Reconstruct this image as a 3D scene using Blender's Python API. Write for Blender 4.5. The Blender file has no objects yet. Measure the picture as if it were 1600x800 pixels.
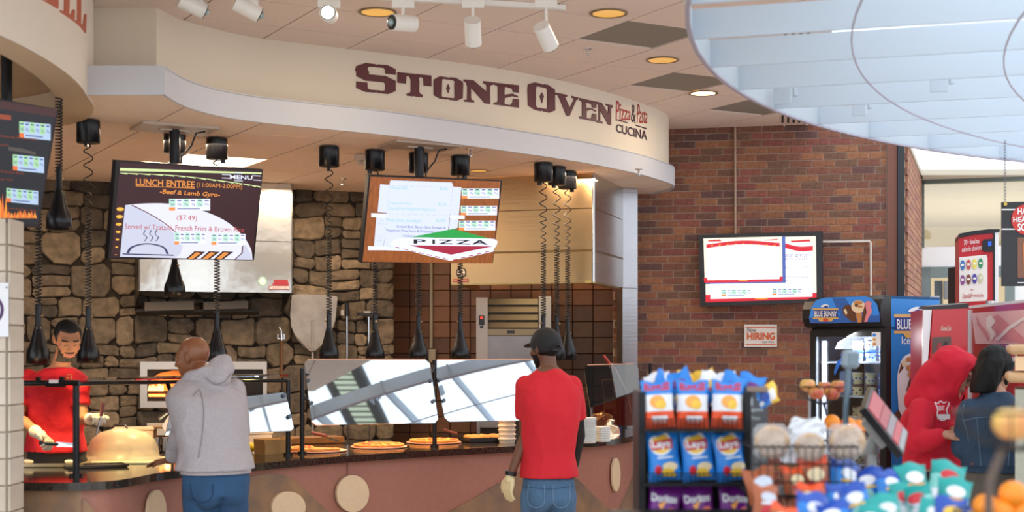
import bpy, math, random
import numpy as np
from mathutils import Vector, Matrix, Euler
random.seed(7)
R=math.radians
S=bpy.context.scene
COL=S.collection
F=2222.2; EZ=1.6; HY=545.0
# ---------- camera ----------
cam=bpy.data.cameras.new('camera'); camo=bpy.data.objects.new('camera',cam); COL.objects.link(camo)
camo.location=(0,0,EZ); camo.rotation_euler=(R(90),0,0)
cam.sensor_width=36; cam.lens=50; cam.shift_y=(HY-400)/1600
cam.dof.use_dof=True; cam.dof.focus_distance=10.6; cam.dof.aperture_fstop=1.9
cam.clip_end=200
S.camera=camo
# ---------- world: bright overcast sky ----------
W=bpy.data.worlds.new('sky'); S.world=W; W.use_nodes=True
bg=W.node_tree.nodes['Background']; bg.inputs[0].default_value=(.86,.93,1,1); bg.inputs[1].default_value=1.6
S.view_settings.view_transform='Standard'; S.view_settings.look='None'; S.view_settings.gamma=1; S.view_settings.exposure=0.36
S.view_settings.use_curve_mapping=False
def area(name,loc,rot,size,energy,col,sy=None):
    l=bpy.data.lights.new(name,'AREA'); l.energy=energy; l.color=col; l.size=size
    if sy: l.shape='RECTANGLE'; l.size_y=sy
    o=bpy.data.objects.new(name,l); o.location=loc; o.rotation_euler=rot; COL.objects.link(o); return o
# troffer and downlight glow under the kitchen ceiling
for (x,y,e) in [(-3.2,10.8,26),(-1.7,11.9,30),(-.3,12.4,26),(-2.2,9.7,20),(.5,11.6,22)]:
    area('kitchen_light',(x,y,3.0),(0,0,0),.5,e,(1,.74,.5))
# downlights of the upper ceiling
for (x,y) in [(-.82,8.69),(.59,8.72),(1.07,10.13),(1.54,11.44)]:
    area('down_light',(x,y,3.62),(0,0,0),.15,5,(1,.8,.55))
# ---------- helpers ----------
def lin(h):
    if isinstance(h,str):
        h=h.lstrip('#'); c=[int(h[i:i+2],16)/255 for i in (0,2,4)]
        return tuple(((x+.055)/1.055)**2.4 if x>.04045 else x/12.92 for x in c)+(1,)
    return tuple(h)+(1,) if len(h)==3 else h
MATS={}
def M(name,col='#888888',rough=.5,metal=0,noise=None,bump=None,emit=0,trans=0,alpha=1,col2=None,spec=.5,coat=0,sheen=0,aniso=None):
    if name in MATS: return MATS[name]
    m=bpy.data.materials.new(name); m.use_nodes=True; N=m.node_tree; b=N.nodes['Principled BSDF']
    c=lin(col); b.inputs['Base Color'].default_value=c; b.inputs['Roughness'].default_value=rough; b.inputs['Metallic'].default_value=metal
    b.inputs['Specular IOR Level'].default_value=spec; b.inputs['Coat Weight'].default_value=coat; b.inputs['Sheen Weight'].default_value=sheen
    b.inputs['Transmission Weight'].default_value=trans; b.inputs['Alpha'].default_value=alpha
    tc=None
    if noise or bump: tc=N.nodes.new('ShaderNodeTexCoord')
    if noise:
        sc,amt=noise[0],noise[1]
        mp=N.nodes.new('ShaderNodeMapping'); N.links.new(tc.outputs['Object'],mp.inputs[0])
        if len(noise)>2: mp.inputs['Scale'].default_value=noise[2]
        n=N.nodes.new('ShaderNodeTexNoise'); n.inputs['Scale'].default_value=sc; n.inputs['Detail'].default_value=5
        N.links.new(mp.outputs[0],n.inputs['Vector'])
        mr=N.nodes.new('ShaderNodeMapRange'); mr.inputs[1].default_value=.3; mr.inputs[2].default_value=.7
        N.links.new(n.outputs[0],mr.inputs[0])
        mx=N.nodes.new('ShaderNodeMix'); mx.data_type='RGBA'
        N.links.new(mr.outputs[0],mx.inputs[0])
        c2=lin(col2) if col2 else tuple(x*(1-amt) for x in c[:3])+(1,)
        mx.inputs[6].default_value=c2; mx.inputs[7].default_value=c
        N.links.new(mx.outputs[2],b.inputs['Base Color'])
    if bump:
        n=N.nodes.new('ShaderNodeTexNoise'); n.inputs['Scale'].default_value=bump[0]; n.inputs['Detail'].default_value=4
        mp=N.nodes.new('ShaderNodeMapping'); N.links.new(tc.outputs['Object'],mp.inputs[0]); N.links.new(mp.outputs[0],n.inputs['Vector'])
        if len(bump)>3: mp.inputs['Scale'].default_value=bump[3]
        bp=N.nodes.new('ShaderNodeBump'); bp.inputs['Strength'].default_value=bump[1]; bp.inputs['Distance'].default_value=bump[2] if len(bump)>2 else .01
        N.links.new(n.outputs[0],bp.inputs['Height']); N.links.new(bp.outputs[0],b.inputs['Normal'])
    if emit:
        b.inputs['Emission Color'].default_value=c; b.inputs['Emission Strength'].default_value=emit
    MATS[name]=m; return m
def Mvar(name,cols,rough=.85,nscale=60,namt=.25,bump=(90,.4,.004)):
    """colour picked per piece (object random + island random), fine grain on top"""
    if name in MATS: return MATS[name]
    m=M(name,cols[0],rough,bump=bump); N=m.node_tree; b=N.nodes['Principled BSDF']
    oi=N.nodes.new('ShaderNodeObjectInfo'); ge=N.nodes.new('ShaderNodeNewGeometry')
    ad=N.nodes.new('ShaderNodeMath'); ad.operation='ADD'; N.links.new(oi.outputs['Random'],ad.inputs[0]); N.links.new(ge.outputs['Random Per Island'],ad.inputs[1])
    fr=N.nodes.new('ShaderNodeMath'); fr.operation='FRACT'; N.links.new(ad.outputs[0],fr.inputs[0])
    cr=N.nodes.new('ShaderNodeValToRGB'); cr.color_ramp.interpolation='CONSTANT' if len(cols)>3 else 'LINEAR'
    while len(cr.color_ramp.elements)<len(cols): cr.color_ramp.elements.new(.5)
    for i,c in enumerate(cols):
        cr.color_ramp.elements[i].position=i/len(cols); cr.color_ramp.elements[i].color=lin(c)
    N.links.new(fr.outputs[0],cr.inputs[0])
    tc=N.nodes.new('ShaderNodeTexCoord'); n=N.nodes.new('ShaderNodeTexNoise'); n.inputs['Scale'].default_value=nscale; n.inputs['Detail'].default_value=4
    N.links.new(tc.outputs['Object'],n.inputs['Vector'])
    mr=N.nodes.new('ShaderNodeMapRange'); mr.inputs[1].default_value=.35; mr.inputs[2].default_value=.65; mr.inputs[3].default_value=1-namt; mr.inputs[4].default_value=1+namt*.4
    N.links.new(n.outputs[0],mr.inputs[0])
    mx=N.nodes.new('ShaderNodeMix'); mx.data_type='RGBA'; mx.blend_type='MULTIPLY'; mx.inputs[0].default_value=1
    N.links.new(cr.outputs[0],mx.inputs[6]); N.links.new(mr.outputs[0],mx.inputs[7]); N.links.new(mx.outputs[2],b.inputs['Base Color'])
    return m
def Mglass(name,col='#dfeeff',refl=.08,tint=.95,rough=.0,gcol=(1,1,1,1)):
    if name in MATS: return MATS[name]
    m=bpy.data.materials.new(name); m.use_nodes=True; N=m.node_tree; N.nodes.clear()
    o=N.nodes.new('ShaderNodeOutputMaterial'); mx=N.nodes.new('ShaderNodeMixShader'); t=N.nodes.new('ShaderNodeBsdfTransparent'); g=N.nodes.new('ShaderNodeBsdfGlossy')
    t.inputs[0].default_value=tuple(x*tint for x in lin(col)[:3])+(1,); g.inputs['Roughness'].default_value=rough; g.inputs[0].default_value=gcol
    f=N.nodes.new('ShaderNodeFresnel'); f.inputs[0].default_value=1.5
    ad=N.nodes.new('ShaderNodeMath'); ad.operation='ADD'; ad.inputs[1].default_value=refl; ad.use_clamp=True
    N.links.new(f.outputs[0],ad.inputs[0]); N.links.new(ad.outputs[0],mx.inputs[0]); N.links.new(t.outputs[0],mx.inputs[1]); N.links.new(g.outputs[0],mx.inputs[2]); N.links.new(mx.outputs[0],o.inputs[0])
    MATS[name]=m; return m
def wp(px,py,z): Y=F*(z-EZ)/(HY-py); return Vector(((px-800)*Y/F,Y,z))
def P(px,py,Y): return Vector(((px-800)*Y/F,Y,EZ+(HY-py)*Y/F))
def onp(px,py,p0,n,off=0):
    d=Vector(((px-800)/F,1,(HY-py)/F)); n=Vector(n); c=Vector((0,0,EZ)); p=Vector(p0)+n*off
    return c+d*((p-c).dot(n)/d.dot(n))
def rotz(v,a): return Vector((v[0]*math.cos(a)-v[1]*math.sin(a),v[0]*math.sin(a)+v[1]*math.cos(a),v[2]))
class MB:
    def __init__(s): s.v=[];s.f=[];s.m=[];s.sm=[]; s.cur=0; s.smooth=False; s.X=None
    def add(s,vs,fs,smooth=None):
        o=len(s.v)
        s.v+= [tuple(s.X@Vector(v)) for v in vs] if s.X is not None else [tuple(v) for v in vs]
        sm=s.smooth if smooth is None else smooth
        for f in fs: s.f.append(tuple(i+o for i in f)); s.m.append(s.cur); s.sm.append(sm)
    def box(s,c,size,rot=None,bev=0):
        x,y,z=[a/2 for a in size]
        if bev:
            b=min(bev,x*.9,y*.9); vs=[]
            ol=[(-x+b,-y),(x-b,-y),(x,-y+b),(x,y-b),(x-b,y),(-x+b,y),(-x,y-b),(-x,-y+b)]
            bz=min(bev,z*.9)
            il=[(px*(1-bz/x*.9),py*(1-bz/y*.9)) for px,py in ol]
            rings=[(il,-z),(ol,-z+bz),(ol,z-bz),(il,z)]
            for ring,zz in rings: vs+=[(p[0],p[1],zz) for p in ring]
            fs=[tuple(range(7,-1,-1)),tuple(range(24,32))]
            for k in range(3):
                for i in range(8): j=(i+1)%8; fs.append((k*8+i,k*8+j,k*8+8+j,k*8+8+i))
        else:
            vs=[(a,b,cc) for a in (-x,x) for b in (-y,y) for cc in (-z,z)]
            fs=[(0,1,3,2),(4,6,7,5),(0,4,5,1),(2,3,7,6),(0,2,6,4),(1,5,7,3)]
        if rot is not None:
            rm=rot if isinstance(rot,Matrix) else Euler(rot).to_matrix()
            vs=[rm@Vector(v) for v in vs]
        s.add([(v[0]+c[0],v[1]+c[1],v[2]+c[2]) for v in vs],fs); return s
    def cyl(s,p0,p1,r0,r1=None,n=16,caps=True,smooth=True):
        r1=r0 if r1 is None else r1
        p0,p1=Vector(p0),Vector(p1); d=(p1-p0); d=d.normalized() if d.length>1e-9 else Vector((0,0,1))
        a=d.orthogonal().normalized(); b=d.cross(a)
        vs=[p0+(a*math.cos(2*math.pi*i/n)+b*math.sin(2*math.pi*i/n))*r0 for i in range(n)]+[p1+(a*math.cos(2*math.pi*i/n)+b*math.sin(2*math.pi*i/n))*r1 for i in range(n)]
        fs=[(i,(i+1)%n,n+(i+1)%n,n+i) for i in range(n)]
        s.add(vs,fs,smooth)
        if caps: s.add(vs,[tuple(range(n-1,-1,-1)),tuple(range(n,2*n))],False)
        return s
    def tube(s,pts,r,n=8,closed=False,smooth=True):
        pts=[Vector(p) for p in pts]; k=len(pts); vs=[]
        rr=r if isinstance(r,(list,tuple)) else [r]*k
        a=None
        for i,p in enumerate(pts):
            q0=pts[(i-1)%k] if (closed or i>0) else p; q1=pts[(i+1)%k] if (closed or i<k-1) else p
            d=(q1-q0); d=d.normalized() if d.length>1e-9 else Vector((0,0,1))
            if a is None: a=d.orthogonal().normalized()
            else:
                a=(a-d*a.dot(d)); a=a.normalized() if a.length>1e-6 else d.orthogonal().normalized()
            b=d.cross(a)
            vs+=[p+(a*math.cos(2*math.pi*j/n)+b*math.sin(2*math.pi*j/n))*rr[i] for j in range(n)]
        fs=[]
        for i in range(k if closed else k-1):
            for j in range(n):
                i2=(i+1)%k; fs.append((i*n+j,i*n+(j+1)%n,i2*n+(j+1)%n,i2*n+j))
        s.add(vs,fs,smooth)
        if not closed: s.add(vs,[tuple(range(n-1,-1,-1)),tuple(range((k-1)*n,k*n))],False)
        return s
    def lathe(s,prof,c=(0,0,0),n=24,smooth=True,cap=False):
        vs=[];k=len(prof)
        for r,z in prof: vs+=[(c[0]+r*math.cos(2*math.pi*j/n),c[1]+r*math.sin(2*math.pi*j/n),c[2]+z) for j in range(n)]
        fs=[(i*n+j,i*n+(j+1)%n,(i+1)*n+(j+1)%n,(i+1)*n+j) for i in range(k-1) for j in range(n)]
        s.add(vs,fs,smooth)
        if cap: s.add(vs,[tuple(range(n-1,-1,-1)),tuple(range((k-1)*n,k*n))],False)
        return s
    def sph(s,c,r,n=16,m=10,smooth=True,rot=None):
        r=r if isinstance(r,(tuple,list)) else (r,r,r); vs=[]
        for i in range(m+1):
            t=math.pi*i/m
            for j in range(n):
                p=2*math.pi*j/n; v=Vector((r[0]*math.sin(t)*math.cos(p),r[1]*math.sin(t)*math.sin(p),r[2]*math.cos(t)))
                if rot is not None: v=rot@v
                vs.append((v[0]+c[0],v[1]+c[1],v[2]+c[2]))
        fs=[(i*n+j,(i+1)*n+j,(i+1)*n+(j+1)%n,i*n+(j+1)%n) for i in range(m) for j in range(n)]
        s.add(vs,fs,smooth); return s
    def prism(s,poly,d):
        """poly: list of 3D points; d: offset vector (thickness)"""
        poly=[Vector(p) for p in poly]; d=Vector(d); n=len(poly)
        s.add(poly+[p+d for p in poly],[tuple(range(n)),tuple(range(2*n-1,n-1,-1))]+[(i,n+i,n+(i+1)%n,(i+1)%n) for i in range(n)],False); return s
    def zprism(s,poly,z0,z1): return s.prism([(p[0],p[1],z0) for p in poly],(0,0,z1-z0))
    def strip(s,pts,z0,z1,th=0.0,side=1):
        """vertical ribbon along plan points, thickness th to the left (side=1)"""
        n=len(pts); P2=[Vector((p[0],p[1])) for p in pts]; nr=[]
        for i in range(n):
            a=P2[max(0,i-1)];b=P2[min(n-1,i+1)]; d=(b-a).normalized(); nr.append(Vector((-d.y,d.x))*side)
        vs=[(p.x,p.y,z0) for p in P2]+[(p.x,p.y,z1) for p in P2]
        fs=[(i,i+1,n+i+1,n+i) for i in range(n-1)]
        s.add(vs,fs,s.smooth); fs=[]
        if th:
            q=[p+m*th for p,m in zip(P2,nr)]
            vs+=[(p.x,p.y,z0) for p in q]+[(p.x,p.y,z1) for p in q]
            fs+=[(2*n+i+1,2*n+i,3*n+i,3*n+i+1) for i in range(n-1)]+[(i+1,i,2*n+i,2*n+i+1) for i in range(n-1)]+[(n+i,n+i+1,3*n+i+1,3*n+i) for i in range(n-1)]
            fs+=[(0,n,3*n,2*n),(n-1,3*n-1,4*n-1,2*n-1)]
        s.add(vs,fs,False); return s
    def mesh(s,name,mats):
        me=bpy.data.meshes.new(name); me.from_pydata([tuple(v) for v in s.v],[],s.f)
        for m in (mats if isinstance(mats,(list,tuple)) else [mats]): me.materials.append(m)
        me.polygons.foreach_set('material_index',s.m); me.polygons.foreach_set('use_smooth',s.sm); me.update(); return me
    def build(s,name,mats,parent=None,origin=None,**kw):
        """vertices are in world space; moved into the root's frame (or around ORIGIN)"""
        base=None
        if parent is not None: base=rootmat(parent)
        elif origin is not None: base=Matrix.Translation(Vector(origin))
        if base is not None:
            inv=base.inverted(); s.v=[tuple(inv@Vector(v)) for v in s.v]
        ob=bpy.data.objects.new(name,s.mesh(name,mats)); COL.objects.link(ob)
        if parent is not None: ob.parent=parent
        elif origin is not None: ob.location=origin
        for k,v in kw.items(): ob[k]=v
        return ob
def rootmat(o):
    m=Matrix.Identity(4)
    while o is not None:
        m=(Matrix.Translation(o.location)@o.rotation_euler.to_matrix().to_4x4()@Matrix.Diagonal((*o.scale,1)))@m; o=o.parent
    return m
def tag(o,label=None,cat=None,group=None,kind=None):
    if label: o['label']=label
    if cat: o['category']=cat
    if group: o['group']=group
    if kind: o['kind']=kind
    return o
def thing(name,label,cat,loc=(0,0,0),rz=0,group=None,kind=None):
    o=bpy.data.objects.new(name,None); COL.objects.link(o); o.location=loc; o.rotation_euler=(0,0,rz); o.empty_display_size=.1
    return tag(o,label,cat,group,kind)
def dup(o,loc=None,rot=None,label=None,group=None,scale=None,parent=None):
    c=o.copy(); COL.objects.link(c)
    if parent is not None: c.parent=parent
    for ch in list(o.children): dup(ch,parent=c)
    if loc is not None: c.location=loc
    if rot is not None: c.rotation_euler=rot
    if scale is not None: c.scale=scale if isinstance(scale,(tuple,list)) else (scale,)*3
    if label: c['label']=label
    if group: c['group']=group
    return c
_T={}
def text2d(s,bold=0.0,shear=0.0,spacing=1.0):
    k=(s,bold,shear,spacing)
    if k in _T: return _T[k]
    c=bpy.data.curves.new('t','FONT'); c.body=s; c.resolution_u=3; c.offset=bold; c.shear=shear; c.space_character=spacing
    o=bpy.data.objects.new('t',c); COL.objects.link(o); dg=bpy.context.evaluated_depsgraph_get(); dg.update()
    me=bpy.data.meshes.new_from_object(o.evaluated_get(dg)); 
    vs=np.array([v.co[:2] for v in me.vertices]) if len(me.vertices) else np.zeros((1,2)); fs=[tuple(p.vertices) for p in me.polygons]
    bpy.data.objects.remove(o); bpy.data.curves.remove(c); bpy.data.meshes.remove(me)
    mn,mx=vs.min(0),vs.max(0); vs=(vs-mn)/np.maximum(mx-mn,1e-6); _T[k]=(vs,fs); return _T[k]
def txt(mb,s,q,fn,bold=0.0,shear=0.0,mat=0,spacing=1.0):
    """fit text in the quad q = TL,TR,BR,BL (pairs); fn maps a pair to 3-D"""
    vs,fs=text2d(s,bold,shear,spacing); q=[np.array(a,float) for a in q]; mb.cur=mat
    if len(q)==2: q=[q[0],np.array((q[1][0],q[0][1])),q[1],np.array((q[0][0],q[1][1]))]
    out=[]
    for u,v in vs:
        t=q[0]*(1-u)+q[1]*u; b=q[3]*(1-u)+q[2]*u; out.append(fn(*(b*(1-v)+t*v)))
    mb.add(out,fs,False)
def poly(mb,pts,fn,mat=0): mb.cur=mat; mb.add([fn(*p) for p in pts],[tuple(range(len(pts)))],False)
def rect(mb,x0,y0,x1,y1,fn,mat=0): poly(mb,[(x0,y0),(x1,y0),(x1,y1),(x0,y1)],fn,mat)
def ell(cx,cy,rx,ry,n=20,a0=0,a1=360,rot=0):
    o=[]
    for i in range(n+(0 if a1-a0==360 else 1)):
        t=R(a0+(a1-a0)*i/n); x=rx*math.cos(t); y=ry*math.sin(t); c,s_=math.cos(R(rot)),math.sin(R(rot)); o.append((cx+x*c-y*s_,cy+x*s_+y*c))
    return o
def catmull(pts,k=4):
    pts=[Vector((*p,0)[:3]) for p in pts]; out=[]
    for i in range(len(pts)-1):
        p0=pts[max(0,i-1)];p1=pts[i];p2=pts[i+1];p3=pts[min(len(pts)-1,i+2)]
        for j in range(k):
            t=j/k; out.append(.5*((2*p1)+(p2-p0)*t+(2*p0-5*p1+4*p2-p3)*t*t+(3*p1-p0-3*p2+p3)*t**3))
    out.append(pts[-1]); return out
def clip(poly_,cell):
    """Sutherland-Hodgman: polygon POLY_ clipped by the convex ccw CELL"""
    out=list(poly_)
    for i in range(len(cell)):
        a=cell[i];b=cell[(i+1)%len(cell)]; inp=out; out=[]
        if not inp: return []
        ins=lambda p:(b[0]-a[0])*(p[1]-a[1])-(b[1]-a[1])*(p[0]-a[0])>=0
        for j in range(len(inp)):
            p=inp[j];q=inp[(j+1)%len(inp)]; ip,iq=ins(p),ins(q)
            if ip: out.append(p)
            if ip!=iq:
                d1=(b[0]-a[0])*(p[1]-a[1])-(b[1]-a[1])*(p[0]-a[0]); d2=(b[0]-a[0])*(q[1]-a[1])-(b[1]-a[1])*(q[0]-a[0]); t=d1/(d1-d2)
                out.append((p[0]+(q[0]-p[0])*t,p[1]+(q[1]-p[1])*t))
    return out
def parea(p): return abs(sum(p[i][0]*p[(i+1)%len(p)][1]-p[(i+1)%len(p)][0]*p[i][1] for i in range(len(p))))/2
# ---------- shared materials ----------
cream=M('cream_paint','#dfd2c0',.7); white=M('white_paint','#c4c4ca',.6)
black=M('black_plastic','#15151a',.35); blackm=M('black_metal','#1a1a1d',.3,.4); steel=M('brushed_steel','#b8b6b2',.28,1,bump=(6,.06,.01,(1,1,60)))
chrome=M('chrome','#d5d5d8',.15,1); trimw=M('white_enamel','#eae8e4',.4)
# ================= THE SETTING =================
fl=MB(); fl.box((1,6,-.05),(22,34,.1)); tag(fl.build('floor',M('floor_tile','#d6cabb',.45,noise=(3,.1))),kind='structure')
# --- brick wall behind the ice cream freezer ---
BA=Vector((.95,13.392,0)); BB=Vector((3.42,12.97,0)); BD=(BB-BA).normalized(); BN=Vector((BD.y,-BD.x,0)); BL=(BB-BA).length
mortar=M('mortar','#b8a192',.95,bump=(120,.3,.003))
brickm=Mvar('brick_clay',['#96634a','#845545','#9c6a4c','#785548','#8a5248','#7c5a48','#a26c4e','#6e4e4a','#8a5a48','#965a4c'],.9,45,.3)
w=MB(); w.prism([BA,BB,BB-BN*.25,BA-BN*.25],(0,0,3.66))
wall_right=tag(w.build('wall_right',mortar),kind='structure')
wall_right.location=(0,0,0)
CH=.0667; BW=.2035
def mkbrick(L,name='brick'):
    b=MB(); b.box((L/2-.005,-.001,CH/2),(L-.0085,.010,CH-.0078),bev=.002); return b.mesh(name,brickm)
full=mkbrick(BW); half={}
ang=math.atan2(BD.y,BD.x); cand=[]; 
for r in range(55):
    off=(0 if r%2 else BW/2)+random.choice((0,0,.05))
    s=BL-.0-off; 
    if off>0: cand.append((BL-off,r,off))
    while s>0:
        L=min(BW,s); s-=L
        if L>.03: cand.append((s,r,L))
big=[c for c in cand if c[1]*CH>1.42 and (BA+BD*c[0]).x>1.02]
big.sort(key=lambda c:-c[1]); big=set(big[:300]); rest=MB()
for (s,r,L) in cand:
    p=BA+BD*s+Vector((0,0,r*CH))+BN*.004
    if (s,r,L) in big:
        k=round(L,3)
        me=full if abs(L-BW)<.001 else half.setdefault(k,None) or half.__setitem__(k,mkbrick(L)) or half[k]
        o=bpy.data.objects.new('brick',me); COL.objects.link(o); o.parent=wall_right; o.location=p; o.rotation_euler=(random.uniform(-.006,.006),0,ang)
    else:
        c=p+BD*(L/2)+Vector((0,0,CH/2)); rest.box(c-BN*.001,(L-.0085,.010,CH-.0078),rot=(0,0,ang))
rest.build('lower_bricks',brickm,wall_right,kind='stuff')
# brown and black posts closing the brick wall
t=MB(); q=BA+BD*(BL+.0); t.prism([BB+BN*.03,BB+BD*.085+BN*.03,BB+BD*.085-BN*.2,BB-BN*.2],(0,0,3.66)); tag(t.build('trim_1',M('brown_jamb','#7a4b3c',.6)),kind='structure')
t=MB(); t.prism([BB+BD*.09+BN*.05,BB+BD*.15+BN*.05,BB+BD*.15-BN*.2,BB+BD*.09-BN*.2],(0,0,3.66)); tag(t.build('trim_2',M('dark_jamb','#24292f',.5)),kind='structure')
# --- brick return wall running back to the glass ---
RA=Vector((3.60,13.05,0)); RB=Vector((4.5,15.7,0)); RD=(RB-RA).normalized(); RN=Vector((RD.y,-RD.x,0))
w=MB(); w.prism([RA,RB,RB-RN*.2,RA-RN*.2],(0,0,3.47)); wr=tag(w.build('wall_return',M('pale_mortar','#b9a596',.9)),kind='structure')
rb=MB(); bm2=Mvar('return_brick_clay',['#a8765f','#9b6c58','#b07f63','#96665a','#a4705a'],.9,45,.2)
for r in range(18,52):
    s=(r%2)*.1
    while s<2.75:
        c=RA+RD*(s+.1)+RN*.012+Vector((0,0,r*CH+CH/2)); rb.box(c,(.19,.03,.058),rot=(0,0,math.atan2(RD.y,RD.x))); s+=BW
rb.build('brick_facing',bm2,wr,kind='stuff')
t=MB(); t.prism([RA+RN*.04+Vector((0,0,3.47)),RB+RN*.04+Vector((0,0,3.47)),RB-RN*.2+Vector((0,0,3.47)),RA-RN*.2+Vector((0,0,3.47))],(0,0,.05)); tag(t.build('trim_3',M('beige_metal','#b3a491',.5)),kind='structure')
# --- glazed wall and white bulkhead at the far right ---
GA=Vector((4.5,15.7,0)); GB=Vector((8.5,14.5,0)); GD=(GB-GA).normalized(); GN=Vector((GD.y,-GD.x,0))
t=MB(); t.prism([GA,GB,GB-GN*.4,GA-GN*.4],(0,0,1.9)); 
for o_ in [t]: o_.v=[(a,b,c+3.47) for a,b,c in o_.v]
tag(t.build('wall_bulkhead',M('bulkhead_white','#fbfbfb',.8)),kind='structure')
t=MB(); t.box(((GA+GB)/2+GN*.03+Vector((0,0,3.50))).to_tuple(),((GB-GA).length,.06,.08),rot=(0,0,math.atan2(GD.y,GD.x))); tag(t.build('trim_4',M('cream_rail','#d8cdbd',.5)),kind='structure')
t=MB(); t.prism([GA+Vector((0,0,2.72)),GB+Vector((0,0,2.72)),GB-GN*.02+Vector((0,0,2.72)),GA-GN*.02+Vector((0,0,2.72))],(0,0,.74))
wn=tag(t.build('window_1',Mglass('window_glass','#f4f2ea',.04,.95)),kind='structure')
t=MB(); 
t.box(GA+GD*2+GN*.02+Vector((0,0,3.44)),(4.1,.05,.05),rot=(0,0,math.atan2(GD.y,GD.x))); t.box(GA+GD*.03+GN*.02+Vector((0,0,3.08)),(.04,.05,.74),rot=(0,0,math.atan2(GD.y,GD.x)))
t.build('window_frame',M('dark_green_metal','#5d6660',.5),wn)
t=MB(); t.prism([GA+GN*.03+Vector((0,0,2.5)),GB+GN*.03+Vector((0,0,2.5)),GB-GN*.06+Vector((0,0,2.5)),GA-GN*.06+Vector((0,0,2.5))],(0,0,.22)); tag(t.build('trim_5',M('header_white','#f2f2f2',.6)),kind='structure')
w=MB(); D0=GA+GD*.95; w.prism([D0,GB,GB-GN*.1,D0-GN*.1],(0,0,2.5)); tag(w.build('wall_entrance',M('entrance_white','#f4f4f2',.6)),kind='structure')
# door in the glazed wall
dr=tag(thing('door_1',None,None,tuple(GA)),kind='structure')
grey=M('grey_green_frame','#7c8a8a',.5); dg_=math.atan2(GD.y,GD.x)
t=MB(); t.box(GA+GD*.06+Vector((0,0,1.25)),(.12,.1,2.5),rot=(0,0,dg_)); t.box(GA+GD*.5+Vector((0,0,2.44)),(1,.1,.12),rot=(0,0,dg_)); t.box(GA+GD*.94+Vector((0,0,1.25)),(.1,.1,2.5),rot=(0,0,dg_)); t.build('door_frame',grey,dr)
t=MB(); t.box(GA+GD*.2-GN*.05+Vector((0,0,1.2)),(.09,.05,2.3),rot=(0,0,dg_)); t.box(GA+GD*.2-GN*.06+Vector((0,0,1.0)),(.16,.04,.3),rot=(0,0,dg_)); t.build('door_leaf',M('door_grey','#68757a',.5),dr)
t=MB(); t.box(GA+GD*.32+GN*.06+Vector((0,0,2.24)),(.14,.07,.2),rot=(0,0,dg_),bev=.01); t.build('door_closer',M('closer_grey','#8d9294',.4,.5),dr)
t=MB(); t.box(GA+GD*.16+GN*.05+Vector((0,0,2.0)),(.1,.02,.36),rot=(0,0,dg_)); t.build('door_sign',M('pale_label','#c9ced6',.5),dr)
# the room beyond the glass
w=MB(); w.box((7,22,1.75),(8,.1,3.5)); tag(w.build('wall_beyond',M('beyond_tan','#cfc0a2',.8)),kind='structure')
w=MB(); w.box((7,18.6,3.5),(8,6.6,.06)); tag(w.build('ceiling_beyond',M('beyond_ceiling','#cfc6b4',.8,noise=(.8,.1,(1,12,1)))),kind='structure')
area('beyond_light',(6.5,18.0,3.3),(0,0,0),2,60,(1,.97,.92)); area('beyond_light',(6.2,18.5,1.2),(R(180),0,0),3,60,(1,.97,.92))
# --- stone wall ---
SA=Vector((-4.75,11.92,0)); SB=Vector((-1.11,13.3,0)); SD=(SB-SA).normalized(); SN=Vector((SD.y,-SD.x,0)); SL=(SB-SA).length; sang=math.atan2(SD.y,SD.x)
w=MB(); w.prism([SA,SB,SB-SN*.3,SA-SN*.3],(0,0,3.06)); wall_back=tag(w.build('wall_back',M('stone_mortar','#2f2822',.95)),kind='structure')
stonem=Mvar('field_stone',['#6f6252','#5f5446','#7a6c59','#554c41','#665b4d','#82735f','#4d463e','#716453'],.85,14,.35,(30,.8,.012))
stones=[]; z=.45
while z<3.05:
    h=random.choice((.13,.17,.2,.24,.28)); h=min(h,3.06-z); s=-.05
    if h<.07: break
    while s<SL:
        wd=random.uniform(.15,.34); wd=min(wd,SL-s+.02)
        if SL-(s+wd)<.1: wd=SL-s
        r_=random.random()
        if h<.15 or r_<.32 and h<.25: stones.append((s,z,wd,h))
        elif r_<.72:
            k=random.uniform(.38,.62)
            for (z0,hh) in ((z,h*k),(z+h*k,h*(1-k))):
                if wd>.24 and random.random()<.35:
                    q=random.uniform(.35,.65); stones+= [(s,z0,wd*q,hh),(s+wd*q,z0,wd*(1-q),hh)]
                else: stones.append((s,z0,wd,hh))
        elif h>.2 and r_<.85:
            for k in range(3): stones.append((s,z+h*k/3,wd,h/3))
        else: stones.append((s,z,wd,h))
        s+=wd
    z+=h
def wob(s,z): return .016*math.sin(s*5.1+z*3)+.012*math.sin(s*11.7+z*7+1), .014*math.sin(z*9+s*3)
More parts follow.
